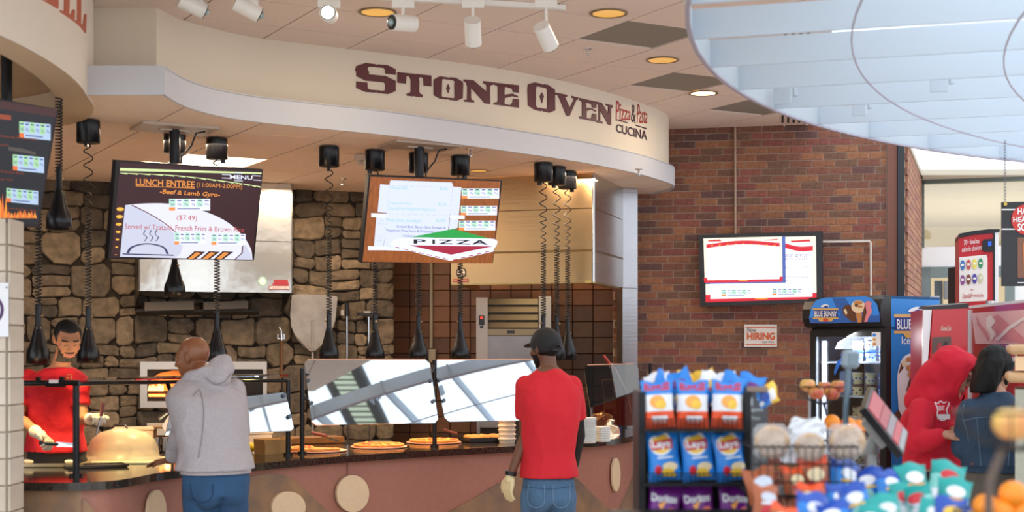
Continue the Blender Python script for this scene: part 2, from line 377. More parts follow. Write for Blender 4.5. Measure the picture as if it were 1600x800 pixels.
def mkstone(s,z,wd,h):
    g=.0045; ch=min(wd,h)*random.uniform(.1,.25); pts=[]
    x0,x1,z0,z1=s+g,s+wd-g,z+g,z+h-g; j=lambda a=.006:random.uniform(-a,a)
    cs=[ch*random.uniform(.35,1.7) for _ in range(4)]
    ring=[(x0+cs[0],z0),((x0+x1)/2,z0+j()),(x1-cs[1],z0),(x1,z0+cs[1]),(x1+j(),(z0+z1)/2),(x1,z1-cs[2]),(x1-cs[2],z1),((x0+x1)/2,z1+j()),(x0+cs[3],z1),(x0,z1-cs[3]),(x0+j(),(z0+z1)/2),(x0,z0+cs[0])]
    ring=[(a+j(.004)-wob(a,b)[1]*0,b+wob(a,b)[0]*(0.8 if .5<b<3 else 0)) for a,b in ring]
    cx=sum(p[0] for p in ring)/12; cz=sum(p[1] for p in ring)/12; d=random.uniform(.03,.048); tx,tz=random.uniform(-.05,.05),random.uniform(-.05,.05)
    L=lambda a,b,o:SA+SD*a+SN*o+Vector((0,0,b))
    vs=[L(a,b,0) for a,b in ring]+[L(a,b,d*.7) for a,b in ring]
    k=1-.011/max(.03,min(wd,h)/2)
    k=max(.6,k)
    vs+=[L(cx+(a-cx)*k,cz+(b-cz)*k,d+(a-cx)*tx+(b-cz)*tz+random.uniform(-.005,.005)) for a,b in ring]+[L(cx,cz,d+.004)]
    fs=[(i,(i+1)%12,12+(i+1)%12,12+i) for i in range(12)]+[(12+i,12+(i+1)%12,24+(i+1)%12,24+i) for i in range(12)]+[(24+i,24+(i+1)%12,36) for i in range(12)]
    return vs,fs
hood_s0=(Vector((-3.16,12.04,0))-SA).dot(SD); hood_s1=(Vector((-1.93,12.49,0))-SA).dot(SD)
rest=MB(); n=0; random.shuffle(stones)
for st in stones:
    s,z,wd,h=st; vs,fs=mkstone(*st)
    hidden=(s>hood_s0+.1 and s+wd<hood_s1-.1 and z>2.3) or z<.62 or s<.25
    if 1.07<z+h/2<1.49 and hood_s0+.02<s+wd/2<hood_s1-.22 and False: continue
    mb=rest if (hidden or n>=300) else MB(); mb.add(vs,fs)
    for q in range(len(mb.sm)-24,len(mb.sm)): mb.sm[q]=False
    if mb is not rest: mb.build('stone',stonem,wall_back); n+=1
rest.build('hidden_stones',stonem,wall_back,kind='stuff')
# --- kitchen tile wall behind the deck oven ---
KA=Vector((-1.6,14.05,0)); KB=Vector((1.3,13.75,0)); KD=(KB-KA).normalized(); KN=Vector((KD.y,-KD.x,0)); KL=(KB-KA).length
w=MB(); w.prism([KA,KB,KB-KN*.15,KA-KN*.15],(0,0,3.06)); wk=tag(w.build('wall_kitchen',M('tile_grout','#3c2a1e',.9)),kind='structure')
tilem=Mvar('terracotta_tile',['#6f4628','#643d24','#7a4e2c','#5b3822','#6c4828'],.45,8,.25,(20,.2,.004))
tb=MB(); tb.box((0,0,0),(.194,.02,.149),bev=.004); tm=tb.mesh('tile',tilem); rest=MB()
for r in range(19):
    for c in range(14):
        p=KA+KD*(.1+c*.2)+KN*.008+Vector((0,0,.08+r*.155))
        if 4<=r<=14: o=bpy.data.objects.new('tile',tm); COL.objects.link(o); o.parent=wk; o.location=p; o.rotation_euler=(0,0,math.atan2(KD.y,KD.x))
        else: rest.box(p,(.194,.02,.149),rot=(0,0,math.atan2(KD.y,KD.x)))
rest.build('lower_tiles',tilem,wk,kind='stuff')
# return wall closing the kitchen on the right (behind the steel column)
w=MB(); w.prism([(1.12,13.4,0),(1.3,13.8,0),(1.4,13.7,0),(1.22,13.35,0)],(0,0,3.06)); tag(w.build('wall_nib',M('nib_tan','#6a5238',.8)),kind='structure')
# left closing wall
w=MB(); w.box((-5.2,10.5,1.55),(.1,6.4,3.1)); tag(w.build('wall_left',M('left_tan','#5f5040',.9)),kind='structure')
# --- tiled pillar at the left edge ---
pl=thing('trim_6',None,None,(-2.41,7.0,0)); tag(pl,kind='structure')
pl.location=(-2.48,7.0,0)
w=MB(); w.box((-2.79,7.115,1.11),(.60,.20,2.22)); w.build('pillar_core',M('grout_beige','#a89a8a',.9),pl)
pt=Mvar('beige_tile',['#cdbfae','#c7b8a6','#d2c5b5'],.55,5,.12,(25,.15,.003))
b=MB(); b.box((0,0,0),(.126,.014,.126),bev=.003); m_=b.mesh('tile',pt); b=MB(); b.box((0,0,0),(.194,.014,.126),bev=.003); m2_=b.mesh('tile',pt)
pl.location=(-2.48,7.0,0)
for r in range(17):
    for c in range(3):
        o=bpy.data.objects.new('tile',m_); COL.objects.link(o); o.parent=pl; o.location=(-.078-c*.132,.008,.067+r*.132)
    o=bpy.data.objects.new('tile',m2_); COL.objects.link(o); o.parent=pl; o.location=(-.002,.113,.067+r*.132); o.rotation_euler=(0,0,R(90))
# --- ceilings ---
TILE=.61; TY=R(29); TU=Vector((math.cos(TY),math.sin(TY))); TV_=Vector((-math.sin(TY),math.cos(TY)))
ctile=M('ceiling_tile','#ead6c8',.9,noise=(60,.07),bump=(220,.25,.002)); vent=M('vent_grille','#a2978a',.8,noise=(300,.5),bump=(400,.6,.003)); cgrid=M('ceiling_grid','#b39d8b',.7)
region=[(-5.2,8.2),(-5.2,6),(1.0,6),(1.5,6),(2.06,9.15),(2.76,13.0),(.9,13.42),(-5.2,14.2)]
cb=MB(); cb.zprism([(-5.25,4.5),(1.2,4.5),(2.06,9.15),(2.78,13.1),(.9,13.55),(-5.25,14.4)],3.675,3.8); ceiling=tag(cb.build('ceiling',cgrid),kind='structure')
vents=[wp(996,57,3.66),wp(1062,120,3.66),wp(1135,165,3.66)]
def vis(pts,z):
    for p in pts:
        if p[1]>1:
            x=800+F*p[0]/p[1]; y=HY-F*(z-EZ)/p[1]
            if -60<x<1500 and y>-40: return True
    return False
def cells(o0=(0.43,9.44)):
    for i in range(-14,16):
        for j in range(-16,16):
            b0=Vector(o0)+TU*(i*TILE)+TV_*(j*TILE); g=.006
            yield [tuple(b0+TU*g+TV_*g),tuple(b0+TU*(TILE-g)+TV_*g),tuple(b0+TU*(TILE-g)+TV_*(TILE-g)),tuple(b0+TU*g+TV_*(TILE-g))]
reg_low=None
for cell in cells():
    pg=clip(region,cell)
    if len(pg)<3 or parea(pg)<.004 or not vis(pg,3.66): continue
    c=sum((Vector(p) for p in cell),Vector((0,0)))/4
    isv=any((c-Vector((v.x,v.y))).length<.33 for v in vents)
    b=MB(); b.zprism(pg,3.652 if not isv else 3.66,3.674); b.build('vent_tile' if isv else 'ceiling_tile',vent if isv else ctile,ceiling)
# slot diffusers near the ceiling edge
b=MB()
for k in range(4):
    for (ya,yb) in ((9.0,9.45),(10.3,10.8),(12.2,12.9)):
        f0=lambda y:(2.06+(y-9.15)*.185-.16-.05*k); b.prism([(f0(ya),ya,3.65),(f0(ya)+.02,ya,3.65),(f0(yb)+.02,yb,3.65),(f0(yb),yb,3.65)],(0,0,.02))
b.build('slot_diffuser',M('slot_dark','#2a2018',.9),ceiling)
# kitchen canopy: band line, fascia line
band=[(-1.97,8.06),(-1.94,8.44),(-1.82,8.78),(-1.62,9.02),(-1.29,9.27),(-.86,9.57),(-.45,9.95),(0,10.39),(.49,10.92),(.82,11.36),(1.10,11.8),(1.32,12.25),(1.42,12.5),(1.455,12.75),(1.42,13.0),(1.3,13.3)]
bandc=[(p.x,p.y) for p in catmull(band,4)]
fasc=[(-2.14,8.56),(-2.06,8.87),(-1.92,9.1),(-1.71,9.36),(-1.31,9.62),(-.89,9.88),(-.46,10.15),(0,10.50),(.5,11.03),(.83,11.48),(1.12,11.95),(1.30,12.3),(1.385,12.6),(1.40,12.85),(1.33,13.1),(1.25,13.32)]
fascc=[(p.x,p.y) for p in catmull(fasc,4)]
low=[(-5.2,9.55),(-3.6,9.5),(-3.1,9.35),(-2.75,9.05),(-2.54,8.6),(-2.43,8.085),(-1.995,8.085)]+[(x-.02,y+.02) for x,y in bandc[1:]]+[(1.2,13.6),(1.3,14.1),(-5.2,14.1)]
kc=MB(); kc.zprism(low,3.075,3.15); kceil=tag(kc.build('ceiling_kitchen',M('kitchen_grid','#a68669',.8)),kind='structure')
ktile=M('kitchen_tile','#ecd4c0',.9,noise=(50,.06),bump=(200,.2,.002))
lampm=M('troffer_lens','#fff1dd',.5,emit=1.6)
troff=wp(368,259,3.05)
for cell in cells((-1.9+.02,10.9)):
    pg=clip(low,cell)
    if len(pg)<3 or parea(pg)<.004 or not vis(pg,3.05): continue
    c=sum((Vector(p) for p in cell),Vector((0,0)))/4
    lit=(c-Vector((troff.x,troff.y))).length<.34
    b=MB(); b.zprism(pg,3.05,3.074); b.build('light_panel' if lit else 'ceiling_tile',lampm if lit else ktile,kceil)
# canopy
can=tag(thing('canopy','curved cream canopy with a white lower band over the serving counter','canopy',(-1.97,8.06,3.05)),kind='thing')
b=MB(); b.smooth=True; b.strip(bandc,3.04,3.205,.02); b.smooth=False; b.strip([(-2.425,8.06),(-1.97,8.06)],3.04,3.205,.02)
b.zprism([(-2.38,8.07),(-1.96,8.07)]+bandc[1:]+list(reversed(fascc))+[(-2.14,8.57),(-2.5,8.57)],3.195,3.2)
b.build('lower_band',white,can)
b=MB(); b.smooth=True; b.strip(fascc,3.2,3.652,.03); b.smooth=False; b.strip([(-2.57,8.56),(-2.14,8.56)],3.2,3.652,.03); b.build('fascia_panel',cream,can)
# left neighbour canopy
lf=[(-3.2,4.9),(-2.75,5.2),(-2.47,5.8),(-2.34,6.45),(-2.3,7.05),(-2.33,7.6),(-2.4,8.02),(-2.5,8.5),(-2.72,8.95),(-3.1,9.25),(-3.6,9.4),(-5,9.45)]
lfc=[(p.x,p.y) for p in catmull(lf,4)]
lc=thing('canopy','rounded cream canopy over the neighbouring grill station at the left edge','canopy',(-2.4,7,3.05))
b=MB(); b.smooth=True; b.strip(lfc,3.03,3.65,.02); 
inn=[]
for i in range(len(lfc)):
    a=Vector(lfc[max(0,i-1)]);c=Vector(lfc[min(len(lfc)-1,i+1)]); d=(c-a).normalized(); inn.append((lfc[i][0]-d.y*.17,lfc[i][1]+d.x*.17))
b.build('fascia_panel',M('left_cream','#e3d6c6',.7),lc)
b=MB()
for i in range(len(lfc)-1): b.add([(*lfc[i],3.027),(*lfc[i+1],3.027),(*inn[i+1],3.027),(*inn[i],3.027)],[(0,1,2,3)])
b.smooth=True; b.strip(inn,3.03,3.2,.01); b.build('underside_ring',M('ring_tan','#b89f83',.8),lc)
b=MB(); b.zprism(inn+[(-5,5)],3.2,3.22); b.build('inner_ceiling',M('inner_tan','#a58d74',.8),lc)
class Ribbon:
    def __init__(s,pts): s.p=[Vector(p) for p in pts]
    def hit(s,px,py,off=0):
        m=(px-800)/F; best=None
        for a,b in zip(s.p,s.p[1:]):
            # x=m*y on the segment
            da=a.x-m*a.y; db=b.x-m*b.y
            if (da<=0<=db) or (db<=0<=da):
                t=da/(da-db) if da!=db else 0; q=a.lerp(b,t); d=(b-a).normalized()
                if best is None or q.y<best[0].y: best=(q,Vector((d.y,-d.x)))
        if best is None: q=s.p[-1]; best=(q,Vector((1,0)))
        q,n=best
        return Vector((q.x+n.x*off,q.y+n.y*off,EZ+(HY-py)*q.y/F))
# --- round white baffle cloud at the top right ---
cl=thing('ceiling_feature','large round white ceiling cloud of parallel vertical baffles at top right','ceiling feature',(6.95,5.14,3.0))
slat=M('baffle_white','#d9e4ee',.55)
_n=slat.node_tree; _t=_n.nodes.new('ShaderNodeBsdfTranslucent'); _t.inputs[0].default_value=lin('#e4edf6'); _x=_n.nodes.new('ShaderNodeMixShader'); _x.inputs[0].default_value=.45
_n.links.new(_n.nodes['Principled BSDF'].outputs[0],_x.inputs[1]); _n.links.new(_t.outputs[0],_x.inputs[2]); _n.links.new(_x.outputs[0],_n.nodes['Material Output'].inputs[0]); rimm=M('rim_mauve','#a8a0b0',.5)
circs=[((6.95,5.14),6.28),((8.13,4.83),6.79),((8.565,4.743),6.549)]
bd=Vector((math.cos(R(-17)),math.sin(R(-17)))); bn=Vector((-bd.y,bd.x)); c0=Vector(circs[0][0]); r0=circs[0][1]
k=-7
while True:
    dd=k*.66+.1; k+=1
    if dd>r0: break
    hl=math.sqrt(max(0,r0*r0-dd*dd))
    if hl<.2: continue
    a=c0+bn*dd-bd*hl; e=c0+bn*dd+bd*hl; e=a+(e-a)*min(1,max(.05,(lambda L:next((q for q in [i/60 for i in range(61)] if (a+(e-a)*q).x>.42*(a+(e-a)*q).y+.1),1))(0)))
    if a.y<2: pass
    b=MB(); b.prism([(a.x,a.y,3.0),(e.x,e.y,3.0),(e.x+bn.x*.02,e.y+bn.y*.02,3.0),(a.x+bn.x*.02,a.y+bn.y*.02,3.0)],(0,0,.135)); b.build('baffle',slat,cl)
for (px,y0,y1,w_) in ((1208,137,163,27),(1452,118,145,27),(1330,165,182,22)):
    p=wp(px,y1,3.0); b=MB(); b.box(p+Vector((w_/2*p.y/F,-.02,.05)),(w_*p.y/F,.012,.10),rot=(0,0,R(-17)),bev=.003); b.box(p+Vector((w_*p.y/F+.03,.01,.10)),(.02,.05,.10)); b.build('bracket_plate',slat,cl)
def arc(ci,z0,h,a0,a1,th):
    (cx,cy),r=circs[ci]; pts=[(cx+r*math.cos(R(a)),cy+r*math.sin(R(a))) for a in np.linspace(a0,a1,60)]
    b=MB(); b.smooth=True; b.strip(pts,z0,z0+h,th,-1); return b
arc(0,2.995,.13,250,90,.012).build('outer_rim',slat,cl); arc(0,2.985,.01,250,90,.02).build('rim_edge',rimm,cl)
for i in (1,2): arc(i,2.988,.008,235,100,.006).build('inner_rim',rimm,cl)

# ================= SIGN LETTERS =================
RB_=Ribbon(fascc); LB_=Ribbon(lfc)
def letter(mb,pts,rib,X0,Y0,k,hole=None,th=.007):
    f_=lambda o:(lambda p:rib.hit(X0+p[0]*k,Y0+p[1]*k,o))
    if hole: pts=pts+[pts[0]]+hole[:1]+list(reversed(hole[1:]))+hole[:1]
    A=[f_(th)(p) for p in pts]; B=[f_(.0)(p) for p in pts]; n=len(pts)
    mb.add(A+B,[tuple(range(n))]+[(i,(i+1)%n,n+(i+1)%n,n+i) for i in range(n)],False)
maroon=M('sign_maroon','#5a2228',.5); signred=M('sign_red','#a9222c',.5); darkp=M('sign_plum','#3f1f2c',.5)
sg=thing('wall_sign','maroon lettering of the pizza counter along the curved cream canopy','sign',tuple(RB_.hit(760,160,0)))
k1=250/1600; k2=270/1600
S_=[(105,150),(195,120),(290,130),(305,140),(325,132),(420,143),(498,182),(498,237),(395,226),(395,190),(380,168),(235,155),(220,165),(218,185),(232,210),(228,232),(400,250),(498,298),(498,400),(425,430),(325,418),(305,410),(290,415),(195,408),(105,368),(105,303),(215,315),(218,370),(235,385),(380,398),(395,385),(395,330),(380,312),(195,295),(105,248),(105,205),(95,190)]
T_=[(515,210),(680,228),(690,235),(705,230),(855,245),(855,352),(778,345),(775,275),(760,262),(740,260),(728,280),(735,300),(732,400),(740,425),(768,438),(768,462),(700,455),(688,448),(675,453),(610,445),(610,425),(640,420),(650,400),(650,300),(645,270),(630,250),(605,252),(600,325),(517,315)]
O_=[(880,285),(940,252),(1010,262),(1025,270),(1045,262),(1100,268),(1168,308),(1172,340),(1168,470),(1110,495),(1040,488),(1025,480),(1010,484),(940,475),(880,440),(878,310)]
Oh=[(962,285),(975,278),(1075,292),(1090,305),(1085,340),(1088,465),(1070,470),(970,460),(958,450),(960,330)]
N_=[(1178,283),(1275,292),(1405,405),(1408,350),(1400,330),(1375,322),(1375,300),(1490,315),(1490,335),(1455,338),(1440,355),(1442,528),(1390,522),(1250,365),(1250,470),(1258,488),(1282,495),(1282,513),(1182,505),(1180,488),(1212,485),(1215,350),(1205,325),(1205,310),(1178,303)]
E_=[(771.5,129.2),(810,133.4),(810,145),(801,144),(800,139),(793,136.5),(788,136),(787.5,148.2),(800,146.3),(808,150),(809,152.5),(800,150.5),(788,153.5),(787.5,162.5),(797,164.5),(800.5,160),(801,154.5),(810,155.3),(810,168.5),(771.5,163.5),(771.5,160.5),(776,160),(777.5,158),(777.5,135),(772,132.5)]
O2=[(205,130),(265,112),(325,125),(335,135),(350,128),(390,135),(452,180),(455,370),(405,392),(350,382),(335,372),(320,378),(265,365),(205,325),(200,175)]
O2h=[(278,155),(290,148),(370,165),(385,178),(382,215),(385,345),(375,358),(290,345),(275,330),(275,190)]
V_=[(455,205),(565,228),(565,245),(545,245),(590,350),(632,265),(612,255),(605,235),(668,252),(665,272),(650,275),(588,422),(560,420),(488,245),(478,228),(455,225)]
E2=[(680,255),(835,290),(835,350),(800,345),(790,310),(742,300),(742,345),(790,350),(832,370),(832,385),(790,362),(745,378),(745,440),(790,450),(800,400),(835,405),(835,475),(680,445),(680,428),(705,425),(705,290),(680,275)]
N2=[(838,290),(885,300),(945,400),(948,335),(930,325),(915,308),(988,325),(988,345),(972,350),(972,508),(945,500),(872,365),(872,470),(895,478),(895,492),(842,482),(842,465),(858,462),(858,320),(838,312)]
for (pts,X0,Y0,k,h,extra) in [(S_,540,80,k1,None,None),(T_,540,80,k1,None,None),(O_,540,80,k1,Oh,[(1022,330),(1040,370),(1023,422),(1005,372)]),(N_,540,80,k1,None,None),(E_,0,0,1,None,None),(O2,790,110,k2,O2h,[(332,205),(350,240),(332,305),(315,240)]),(V_,790,110,k2,None,None),(E2,790,110,k2,None,None),(N2,790,110,k2,None,None)]:
    b=MB(); letter(b,pts,RB_,X0,Y0,k,h)
    if extra: letter(b,extra,RB_,X0,Y0,k)
    b.build('letter',maroon,sg)
fz=lambda x,y:RB_.hit(790+x*k2,110+y*k2,.004)
b=MB(); txt(b,'Pizza',[(1010,272),(1152,340),(1152,462),(1018,470)],fz,shear=.25); txt(b,'Pasta',[(1212,308),(1308,350),(1308,492),(1214,488)],fz,shear=.25); b.build('lettering',signred,sg)
b=MB(); txt(b,'&',[(1160,312),(1202,322),(1202,495),(1160,475)],fz); poly(b,[(1030,452),(1302,534),(1302,546),(1030,463)],fz); txt(b,'CUCINA',[(1020,492),(1306,562),(1308,648),(1020,572)],fz,bold=.02); b.build('lettering',darkp,sg)
sl=thing('wall_sign','orange red letters cut off at the top of the left grill canopy','sign',tuple(LB_.hit(110,10,0)))
for pts in ([(300,0),(300,-60),(360,-60),(358,55),(262,0)],[(400,-40),(430,-40),(425,85),(440,95),(450,60),(462,60),(460,135),(372,75),(372,65),(398,68)],[(480,-40),(500,-40),(500,150),(515,160),(525,88),(535,90),(530,207),(468,140),(468,128),(480,132)]):
    b=MB(); letter(b,pts,LB_,0,0,.25); b.build('letter',M('sign_orange','#b85a3e',.5),sl)
# ================= CEILING FITTINGS =================
gold=M('gold_reflector','#e0a94e',.3,.3,emit=.55); glow=M('warm_glow','#ffe2b0',.5,emit=2.2)
def downlight(px,py,lab,lit=False,z=3.652,s=1):
    c=wp(px,py,z); t=thing('downlight',lab,'ceiling light',tuple(c))
    b=MB(); b.lathe([(.115*s,-.001),(.118*s,-.008),(.1*s,-.008),(.098*s,-.001)],tuple(c)); b.build('trim_ring',M('ring_brass','#8c7350',.35,.6),t)
    b=MB(); b.lathe([(.1*s,-.006),(.07*s,-.004),(.0,-.003)],tuple(c)); b.build('reflector',glow if lit else gold,t)
downlight(590,18,'gold downlight above the lit track spotlight, leftmost on the upper ceiling')
downlight(951,20,'gold recessed downlight near the top centre beside the end of the track rail')
downlight(1035,93,'gold recessed downlight between the two largest grey air vents')
downlight(1099,145,'glowing recessed downlight nearest the brick wall',True)
downlight(748,266,'small gold downlight in the kitchen ceiling behind the pizza menu screen',z=3.052,s=.7)
def sprinkler(px,py,z,lab):
    c=wp(px,py,z); b=MB(); b.lathe([(.032,0),(.032,-.004),(.008,-.008),(.008,-.03),(.004,-.034)],tuple(c),12); b.cyl(c-Vector((0,0,.05)),c-Vector((0,0,.053)),.014); b.tube([c+Vector((-.012,0,-.03)),c+Vector((-.014,0,-.042)),c+Vector((0,0,-.052)),c+Vector((.014,0,-.042)),c+Vector((.012,0,-.03))],.0025,6)
    tag(b.build('fire_sprinkler',chrome,origin=tuple(c)),lab,'sprinkler')
sprinkler(918,76,3.652,'small fire sprinkler on the upper ceiling above the big letter O')
sprinkler(735,233,3.05,'small fire sprinkler on the kitchen ceiling right of the pizza screen pole')
sprinkler(536,279,3.05,'small fire sprinkler on the kitchen ceiling in front of the stone wall')
sprinkler(998,264,3.05,'small fire sprinkler on the kitchen ceiling under the rounded canopy end')
c=wp(563,240,3.05); b=MB(); b.box(c+Vector((0,0,-.03)),(.09,.06,.06),bev=.01); b.cyl(c+Vector((0,-.03,-.07)),c+Vector((0,-.05,-.08)),.016); b.cyl(c+Vector((.03,-.03,-.07)),c+Vector((.03,-.05,-.08)),.016)
tag(b.build('emergency_light',M('off_white','#d8c6b4',.5),origin=tuple(c)),'small off white twin head emergency light on the kitchen ceiling','light')
# track rail and spot heads
r0_=wp(596,-2,3.62); r1_=wp(884,15,3.62); d_=(r1_-r0_).normalized(); r0_=r0_-d_*1.45
b=MB(); b.prism([r0_+Vector((0,0,0)),r1_,r1_+Vector((.0,.035,0)),r0_+Vector((0,.035,0))],(0,0,.03)); tag(b.build('track_rail',trimw,origin=tuple(r0_)),'white track lighting rail ending beside the gold downlight','track rail')
lensd=M('lens_dark','#16181c',.25); lamp_on=M('spot_on','#fff3d8',.5,emit=14)
def head(px,py,axis,lab,lit=False,Lh=.155,yoff=0,rr=.048):
    Y=8.25+yoff; c=P(px,py,Y); a=Vector(axis).normalized(); t=thing('track_spotlight',lab,'spotlight',(c.x,c.y,3.62),group=None)
    b=MB(); b.cyl(c+Vector((0,0,0)),(c.x,c.y,3.6),.009,n=8); b.build('stem',trimw,t)
    b=MB(); b.box((c.x,c.y,3.6),(.13,.03,.045),bev=.004); b.build('adapter',trimw,t)
    b=MB(); b.cyl(c-a*Lh/2,c+a*Lh/2,rr,n=24); b.build('lamp_can',trimw,t)
    b=MB(); e=c+a*(Lh/2+.0015); b.cyl(e,e+a*.004,rr*.9,n=24); b.build('front_ring',lensd,t)
    b=MB(); b.sph(e+a*.004,(rr*.5,rr*.5,rr*.5) if not lit else rr*.75,12,8); b.build('bulb',lamp_on if lit else M('bulb_glass','#9fb3b8',.1,.3),t)
    if lit:
        l=bpy.data.lights.new('spot_bulb','SPOT'); l.energy=25; l.color=(1,.85,.65); l.spot_size=R(70); l.shadow_soft_size=.04
        o=bpy.data.objects.new('spot_bulb',l); COL.objects.link(o); o.parent=t; o.location=(c-t.location)+a*(Lh/2+.07); o.rotation_euler=a.to_track_quat('-Z','Y').to_euler()
head(300,8,(.85,.45,-.35),'white cylinder track spotlight at the far top left, seen from its side')
head(386,13,(.85,.35,-.4),'white cylinder track spotlight second from left, tilted to the right')
head(514,22,(.05,-1,-.12),'lit track spotlight shining straight towards the viewer',True)
head(630,36,(-.75,-.6,-.08),'white track spotlight with its black lens end turned to the left')
head(739,50,(.02,.55,-.6),'white track spotlight pointing down and away, left one on the short rail')
head(853,57,(.3,.5,-.5),'white track spotlight pointing down to the right, at the rail end')
# ================= MENU SCREENS =================
def ME(name,col,e=1.0):
    if name in MATS: return MATS[name]
    m=M(name,col,.4,emit=e); m.node_tree.nodes['Principled BSDF'].inputs['Base Color'].default_value=(.01,.01,.01,1); return m
class Plane:
    def __init__(s,c,yaw,tilt,roll,w,h):
        s.c=Vector(c); cy,sy,ct,st=math.cos(yaw),math.sin(yaw),math.cos(tilt),math.sin(tilt)
        U=Vector((cy,sy,0)); N=Vector((sy,-cy,0)); V=Vector((0,0,1))*ct+N*st; s.U=U*math.cos(roll)+V*math.sin(roll); s.V=-U*math.sin(roll)+V*math.cos(roll); s.N=s.U.cross(s.V); s.w=w; s.h=h
        if s.N.y>0: s.N=-s.N
    def pt(s,u,v,o=0): return s.c+s.U*(u*s.w/2)+s.V*(v*s.h/2)+s.N*o
    def fn(s,X0=0,Y0=0,k=1,off=0): return lambda x,y:onp(X0+x*k,Y0+y*k,s.c,s.N,off)
    def slab(s,b,m=0,o0=0,o1=-.05): q=[s.pt(-1-m,-1-m*s.w/s.h,o0),s.pt(1+m,-1-m*s.w/s.h,o0),s.pt(1+m,1+m*s.w/s.h,o0),s.pt(-1-m,1+m*s.w/s.h,o0)]; b.prism(q,s.N*(o1-o0))
def tvset(pl,lab,pole_px=None,zc=3.05,wall=False):
    t=thing('menu_screen',lab,'screen',tuple(pl.c))
    b=MB(); pl.slab(b,0,.0,-.045); b.build('bezel',black,t)
    b=MB(); q=[pl.pt(-.3,-.3,-.045),pl.pt(.3,-.3,-.045),pl.pt(.3,.3,-.045),pl.pt(-.3,.3,-.045)]; b.prism(q,pl.N*-.04); b.build('rear_housing',black,t)
    if pole_px:
        p=P(pole_px[0],pole_px[1],pl.c.y+.1); p.z=zc-.01; q=Vector((p.x,p.y,pl.c.z))
        b=MB(); b.cyl(p,q,.035,n=16); b.tube([q,pl.c-pl.N*.08],.03,8); b.build('pole',blackm,t)
        b=MB(); b.box((p.x,p.y,zc-.01),(.5,.34,.018),rot=(0,0,TY)); b.box((p.x,p.y,zc-.022),(.2,.05,.01),rot=(0,0,TY)); b.build('ceiling_plate',M('plate_tan','#c2b1a2',.4,.3),t)
        b=MB(); b.tube([(p.x+.2,p.y,zc-.03),(p.x+.14,p.y,zc-.04),(p.x+.11,p.y,zc-.12),(p.x+.05,p.y-.03,zc-.2),(p.x+.04,p.y-.04,zc-.5)],.006,6); b.build('cable',black,t)
    return t
def nutri(b,x0,y0,x1,y1,f1,f2,mats=(0,1,2,3)):
    """little nutrition table: white box, green cells, orange tag, grey digits"""
    w_=x1-x0; h_=y1-y0; sk=0
    rect(b,x0,y0,x1,y1,f1,mats[0])
    for i in (0,2,4): rect(b,x0+w_*i/6,y0+h_*.0,x0+w_*(i+.95)/6,y0+h_*.68,f2,mats[1])
    rect(b,x0,y0+h_*.72,x0+w_*.15,y1,f2,mats[2])
    for i,s_ in enumerate(('340','42g','15g','10g','22g','590mg')): txt(b,s_,[(x0+w_*(i+.2)/6,y0+h_*.36),(x0+w_*(i+.8)/6,y0+h_*.6)],lambda x,y:f2(x,y)+(f2(x,y)-f1(x,y)),mat=mats[3])
    for i in range(6): rect(b,x0+w_*(i+.2)/6,y0+h_*.1,x0+w_*(i+.8)/6,y0+h_*.19,lambda x,y:f2(x,y)+(f2(x,y)-f1(x,y)),mats[3])
    rect(b,x0+w_*.2,y0+h_*.8,x0+w_*.75,y0+h_*.87,lambda x,y:f2(x,y)+(f2(x,y)-f1(x,y)),mats[3])
scm=[ME('scr_white','#dfe4f8'),ME('scr_green','#b7e0cc'),ME('scr_orange','#ec8a44'),ME('scr_navy','#4a4a8a'),ME('scr_maroon','#2f0f18'),ME('scr_lime','#cfe3a0'),ME('scr_amber','#d8893e'),ME('scr_lilac','#c0c4d8'),ME('scr_pale','#d9dae8'),ME('scr_redtext','#b54a50'),ME('scr_plum','#5c2a44'),ME('scr_yellow','#f0b040'),ME('scr_ink','#33345c'),ME('scr_bluewhite','#d0d8f6'),ME('scr_leaf','#1f9a44'),ME('scr_crimson','#a01e3c'),ME('scr_teal','#8cc6bc'),ME('scr_brightred','#d01830'),ME('scr_cream','#f4ecd8',1.0),ME('scr_hot','#f6f6ff',1.15),ME('scr_faint','#b9bcd8'),ME('scr_bluestripe','#4a64b0'),ME('scr_black','#101018')]
wood=M('scr_wood','#8a4a1a',.4,noise=(5,.4,(14,14,1)),emit=0); wn_=wood.node_tree; bs=wn_.nodes['Principled BSDF']
for l in list(wn_.links):
    if l.to_socket==bs.inputs['Base Color']: src=l.from_socket; wn_.links.remove(l); wn_.links.new(src,bs.inputs['Emission Color'])
bs.inputs['Base Color'].default_value=(.01,.01,.01,1); bs.inputs['Emission Strength'].default_value=1.3
scm.append(wood); WD=23
# --- lunch entree screen ---
p1=Plane((-2.093,9.2,2.481),R(45.8),R(12.8),.039,1.093,.615)
t=tvset(p1,'tilted hanging screen with a dark maroon lunch entree menu','' or (273,222))
f=lambda o:p1.fn(160,240,.225,o); b=MB()
poly(b,[(122,60),(1112,120),(1040,742),(60,718)],f(.001),4)
poly(b,[(122,100),(1105,132),(1105,142),(122,120)],f(.002),5)
top=catmull([(122,133),(500,150),(850,190),(1098,228)],5); b.cur=5
for i in range(len(top)-1): poly(b,[(top[i].x,top[i].y),(top[i+1].x,top[i+1].y),(top[i+1].x,top[i+1].y+10),(top[i].x,top[i].y+3)],f(.002),5)
dome=[(p.x,p.y) for p in catmull([(158,358),(300,346),(480,350),(680,392),(850,465),(970,565),(1030,660),(1042,738)],5)]
poly(b,[(122,716)]+dome,f(.002),8)
poly(b,[(158,358),(205,362),(330,430),(450,510),(540,590),(558,640),(540,700),(500,726),(122,716)],f(.003),7)
poly(b,[(970,600),(1000,640),(1030,700),(1042,738),(920,735),(960,700),(978,650)],f(.003),7)
st=catmull([(195,357),(330,425),(450,500),(520,560)],4)
